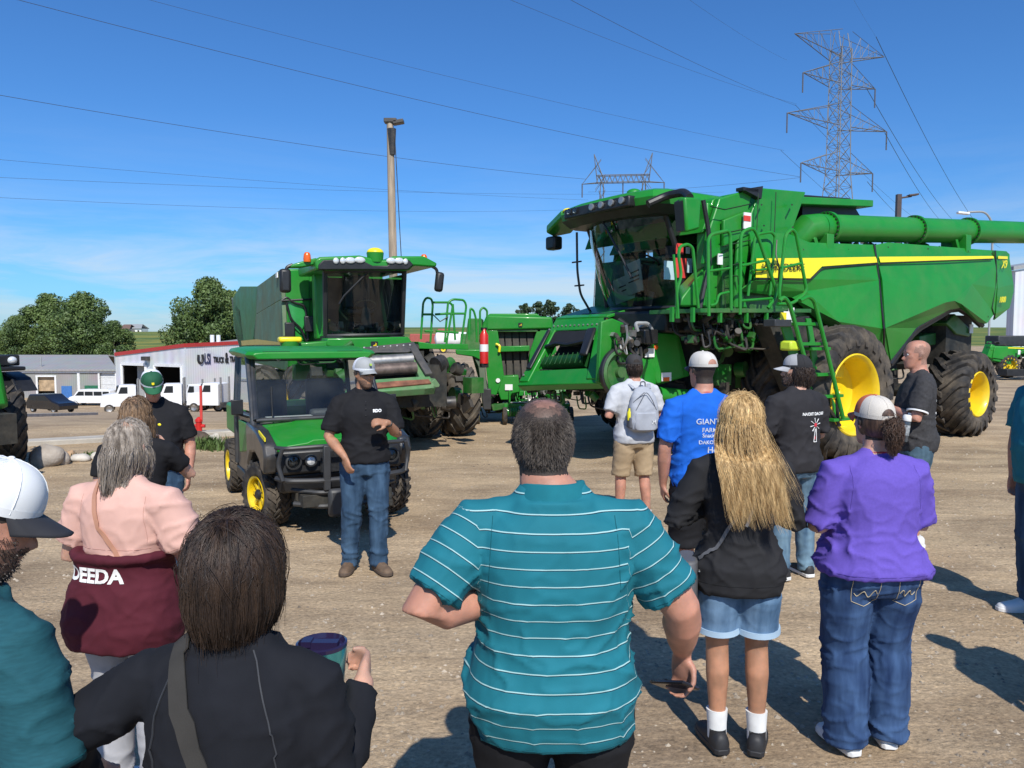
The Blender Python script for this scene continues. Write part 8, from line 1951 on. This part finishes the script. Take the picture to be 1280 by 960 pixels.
for s_ in (-1,1):
    pts = [(s_*.045,-.3,.90),(s_*.165,-.28,.905),(s_*.16,-.3,.79),(s_*.10,-.3,.765),(s_*.05,-.3,.785),(s_*.045,-.3,.90)]
    vs = []
    path = []
    for a, b_ in zip(pts, pts[1:]):
        for k in range(6):
            q = V(a).lerp(V(b_), k/6); h_ = bj.ray_cast(q, V((0,1,0)))
            if h_[0]: path.append(h_[0]+V((0,-.002,0)))
    mb = MB(); mb.tube(path+[path[0]], .0016, 4); mb.build('pocket_seam', STI, oj)
    path = []
    for k in range(22):
        t = k/21; q = V((s_*(.055+.095*t),-.3,.835+.02*math.sin(t*13)*(1-t*.5)-.01*t)); h_ = bj.ray_cast(q, V((0,1,0)))
        if h_[0]: path.append(h_[0]+V((0,-.002,0)))
    mb = MB(); mb.tube(path, .0022, 4); mb.build('pocket_stitching', STI, oj)
p.scalp(STUBD, scal); p.hairbase(CURLB, r=(.080,.104,.108), nape=.02, hairline=.14)
p.cap(mat('orange_cap', (.50,.13,.06), .85), meshcap('cream_mesh', (.62,.57,.50)), mat('orange_bill', (.45,.12,.06), .85), tilt=4, lift=.004, hairm=CURLB)
pt_ = mb = MB(); mb.tube([p.HM @ V(q) for q in ((0,-.11,.125),(.0,-.135,.11),(.005,-.14,.06),(.012,-.135,.01),(.02,-.14,-.03))], [.018,.024,.026,.020,.006], 12); pony = mb.build('ponytail', CURLB, p.t)
p.strands(CURLB, 1100, .085, 95, r=(.022,.022,.05), c=(.005,-.135,.09), root=lambda P, r_: P.y < -.11, flow=lambda P, r_: V((P.x*5,-.8,.1)), grav=.6, lift=(.002,.012), width=.0017, seg=9, wave=.006, curl=.4, short=True, parent=pony, end=lambda c, t, r_: V((-(c.x)*8*t, (-.135-c.y)*6, 0)))
mb = MB(); mb.lathe([(.062,-.005),(.069,0),(.062,.005)], (0,-.012,1.487), (0,0,1), 30); mb.build('lanyard', MATS['red_lanyard'], p.t)

# 12 --- bearded man
p = Person('bearded man in a black windmill print tee and jeans looking left', 2.31, 6.22, 20, 1.83, 'fair', g=1.10, ga=1.08, belly=.03, sw=.205, head=(48,-2,0), vox=.013,
   armL=((-.27,.02,1.15),(-.12,.22,1.10)), armR=((.26,.03,1.13),(.20,.24,1.05)), feet=((-.11,.0),(.13,.0)))
o12 = p.shirt(cloth('faded_black_jersey', (.028,.027,.030)), hem=.85, sleeve=.84, off=.02, sl_off=.028, seed=101, wr=.007); p.pants(denim('washed_denim', (.06,.12,.20), (.18,.29,.38)), off=.018); p.shoes(SHOEB, SHOEW)
p.scalp(STUBD, scal); DB = MATS['dark_beard']; p.beard(DB, 2600, L_=.010)
p.hairbase(BROWNH, r=(.083,.106,.10), c=(0,-.014,.115), nape=.02); p.strands(BROWNH, 1000, .07, 104, r=(.083,.106,.10), c=(0,-.014,.115), root=lambda P, r_: P.z < .15 and P.y < .01 and P.z > .04, flow=lambda P, r_: V((P.x*4,-.5,-.6)), grav=.2, lift=(.003,.016), width=.0024, seg=6, wave=.005, curl=.3)
p.cap(mat('grey_white_cap', (.35,.35,.36), .85), mat('black_mesh', (.02,.02,.022), .9), mat('pale_bill', (.50,.50,.50), .8), hairm=BROWNH, tilt=-3)
bv = p.bvh(o12); wrap_text('NACHT DACHER', .030, (.055,-.5,1.30), (1,0,0), (0,0,1), bv, WHITEL, 'lettering', o12, bold=.0015)
cc = V((.065,-.5,1.215))
def onb(bv, q): 
    h_ = bv.ray_cast(V(q), V((0,1,0))); return (h_[0] if h_[0] else V(q)+V((0,.35,0)))+V((0,-.003,0))
mb = MB()
for k in range(8):
    a = k*PI/4+.2; mb.tube([onb(bv, (cc.x+math.cos(a)*.018, -.5, cc.z+math.sin(a)*.018)), onb(bv, (cc.x+math.cos(a)*.055, -.5, cc.z+math.sin(a)*.055))], [.002,.004], 5)
mb.tube([onb(bv, (cc.x-.006,-.5,cc.z-.03)), onb(bv, (cc.x-.014,-.5,cc.z-.13))], .0035, 5); mb.tube([onb(bv, (cc.x+.010,-.5,cc.z-.03)), onb(bv, (cc.x+.016,-.5,cc.z-.13))], .0035, 5); mb.tube([onb(bv, (cc.x-.016,-.5,cc.z-.13)), onb(bv, (cc.x+.018,-.5,cc.z-.13))], .0035, 5)
mb.build('shirt_print', WHITEL, o12)
mb = MB(); mb.ball(onb(bv, cc), (.013,.003,.016)); mb.ball(onb(bv, cc+V((.001,0,-.10))), (.007,.003,.014)); mb.build('shirt_print', mat('print_red', (.55,.03,.05), .7), o12)

# 13 --- bald man
p = Person('man with a shaved balding head and grey tee standing near the rear wheel', 3.70, 7.0, 72, 1.95, 'ruddy', g=1.04, ga=1.08, belly=.03, sw=.20, head=(14,0,0), vox=.013, neck=1.1,
   armL=((-.26,.04,1.16),(-.02,.22,1.20)), armR=((.26,.04,1.16),(.04,.24,1.18)), feet=((-.11,.04),(.12,-.04)))
o13 = p.shirt(cloth('charcoal_heather', (.045,.044,.046), var=.2, vscale=60), hem=.84, sleeve=.78, off=.02, sl_off=.026, seed=111, wr=.007, cuff=WHITEL); p.pants(denim('grey_blue_denim', (.03,.06,.09), (.10,.17,.22)), end=.46, name='denim_shorts', off=.022, loose=.01); p.shoes(mat('white_sneaker_b', (.6,.6,.58), .6), SHOEW)
p.scalp(mat('shaved_hair', (.30,.165,.12), .7, var=.25, vscale=120), lambda q: scal(q) and not (q.z > .185+noise.noise(q*50)*.02 and q.y > -.05))
bv = p.bvh(o13); mb = MB()
for k in range(12): mb.tube([onb(bv, (.03,-.5,1.36-k*.034)), onb(bv, (.03,-.5,1.342-k*.034))], .012, 6, flat=.25, up=V((1,0,0)))
mb.build('back_lettering', mat('print_grey', (.5,.5,.5), .8), o13)
wb = at(1129, 552, 6.75); bt = thing('water_bottle', 'clear water bottle with a white lid held by the balding man', 'bottle', (wb.x, 6.75, wb.z), 0)
mb = MB(); mb.lathe([(.002,0),(.034,.002),(.036,.02),(.036,.17),(.030,.19)], (0,0,0), (0,0,1), 24); mb.build('bottle_body', mat('smoked_plastic', (.05,.06,.07), .1, coat=.5, var=.4, vscale=40), bt)
mb = MB(); mb.lathe([(.036,.185),(.038,.19),(.038,.225),(.030,.24),(.002,.242)], (0,0,0), (0,0,1), 24); mb.box((.02,0,.25),(.03,.02,.02)); mb.build('lid', WHITEL, bt); bt.rotation_euler = (0, R_(8), 0)
mb = MB(); mb.lathe([(.0365,.06),(.0365,.15)], (0,0,0), (0,0,1), 24); mb.build('label_band', mat('bottle_print', (.25,.27,.28), .3, var=.6, vscale=50), bt)

# 14 --- right edge man
p = Person('man in a teal shirt, dark cap and sunglasses cut off by the right edge', 3.74, 5.30, 95, 1.97, 'ruddy', g=1.15, ga=1.15, belly=.03, sw=.21, head=(4,4,0), vox=.014,
   armL=((-.28,-.02,1.13),(-.26,.06,.92)), armR=((.27,.0,1.12),(.27,.02,.87)))
o14 = p.shirt(cloth('teal_jersey', (.02,.17,.22)), hem=.84, sleeve=.80, off=.02, sl_off=.028, seed=121); p.pants(JEAN); p.shoes(SHOEW, SHOEW); p.scalp(STUBD, scal); p.glasses(); NV = mat('black_cap', (.02,.02,.024), .85); p.cap(NV, NV, NV)

# 15 --- blue cap at the left edge
p = Person('person in a bright blue cap barely showing at the left edge', -1.65, 2.22, -60, 1.71, 'fair', g=.92, sw=.17, head=(0,0,0), vox=.014)
p.shirt(cloth('navy_jersey', (.02,.03,.10)), sleeve=.7, seed=131); p.pants(JEAN); p.shoes(SHOEB, SHOEW); p.scalp(STUBD, scal); BC = mat('blue_cap', (.01,.08,.55), .8); cc_ = p.cap(BC, BC, BC, lift=.01)

# two more listeners just outside the right edge; their shadows reach into the picture
for x, y, yw, H_, c, lab in ((3.15,3.25,40,1.78,(.3,.05,.04),'person in a brick red tee standing just outside the right edge'), (3.95,4.25,70,1.80,(.05,.05,.06),'person in a dark grey tee standing just outside the right edge')):
    p = Person(lab, x, y, yw, H_, 'fair', g=1.1, vox=.018); p.shirt(cloth('jersey_'+('red' if c[0] > .2 else 'grey'), c), seed=141); p.pants(JEAN); p.shoes(SHOEB, SHOEW); p.scalp(STUBD, scal)

# every separate bracket, label, step ... becomes its own part
SPLIT = ('warning_label','auger_cradle','access_step','side_sill','vent_pipe','headlight_lens','seats','work_light','roof_vent','exhaust_stack','shirt_print','ladder_step','throat_guard','ladder_stringer','warning_mark','cab_pillar','paper_or_reflection_sheet','gate_frame','pocket_stitching','frame','hopper','zipper')
for o in list(scene.objects):
    if o.type != 'MESH' or o.name.split('.')[0] not in SPLIT or o.name.startswith('frame'): continue
    me = o.data; bm = bmesh.new(); bm.from_mesh(me); bm.verts.ensure_lookup_table(); seen = set(); comps = []
    for v in bm.verts:
        if v.index in seen: continue
        st = [v]; seen.add(v.index); c = set()
        while st:
            a = st.pop(); c.add(a.index)
            for e in a.link_edges:
                b = e.other_vert(a)
                if b.index not in seen: seen.add(b.index); st.append(b)
        comps.append(c)
    if len(comps) < 2 or len(comps) > 12: bm.free(); continue
    bm.free()
    for i, c in enumerate(comps):
        bm = bmesh.new(); bm.from_mesh(me); bm.verts.ensure_lookup_table()
        bmesh.ops.delete(bm, geom=[v for v in bm.verts if v.index not in c], context='VERTS')
        m2 = bpy.data.meshes.new(me.name); bm.to_mesh(m2); bm.free()
        for m in me.materials: m2.materials.append(m)
        n = o if i == 0 else o.copy()
        if i: COL.objects.link(n)
        n.data = m2
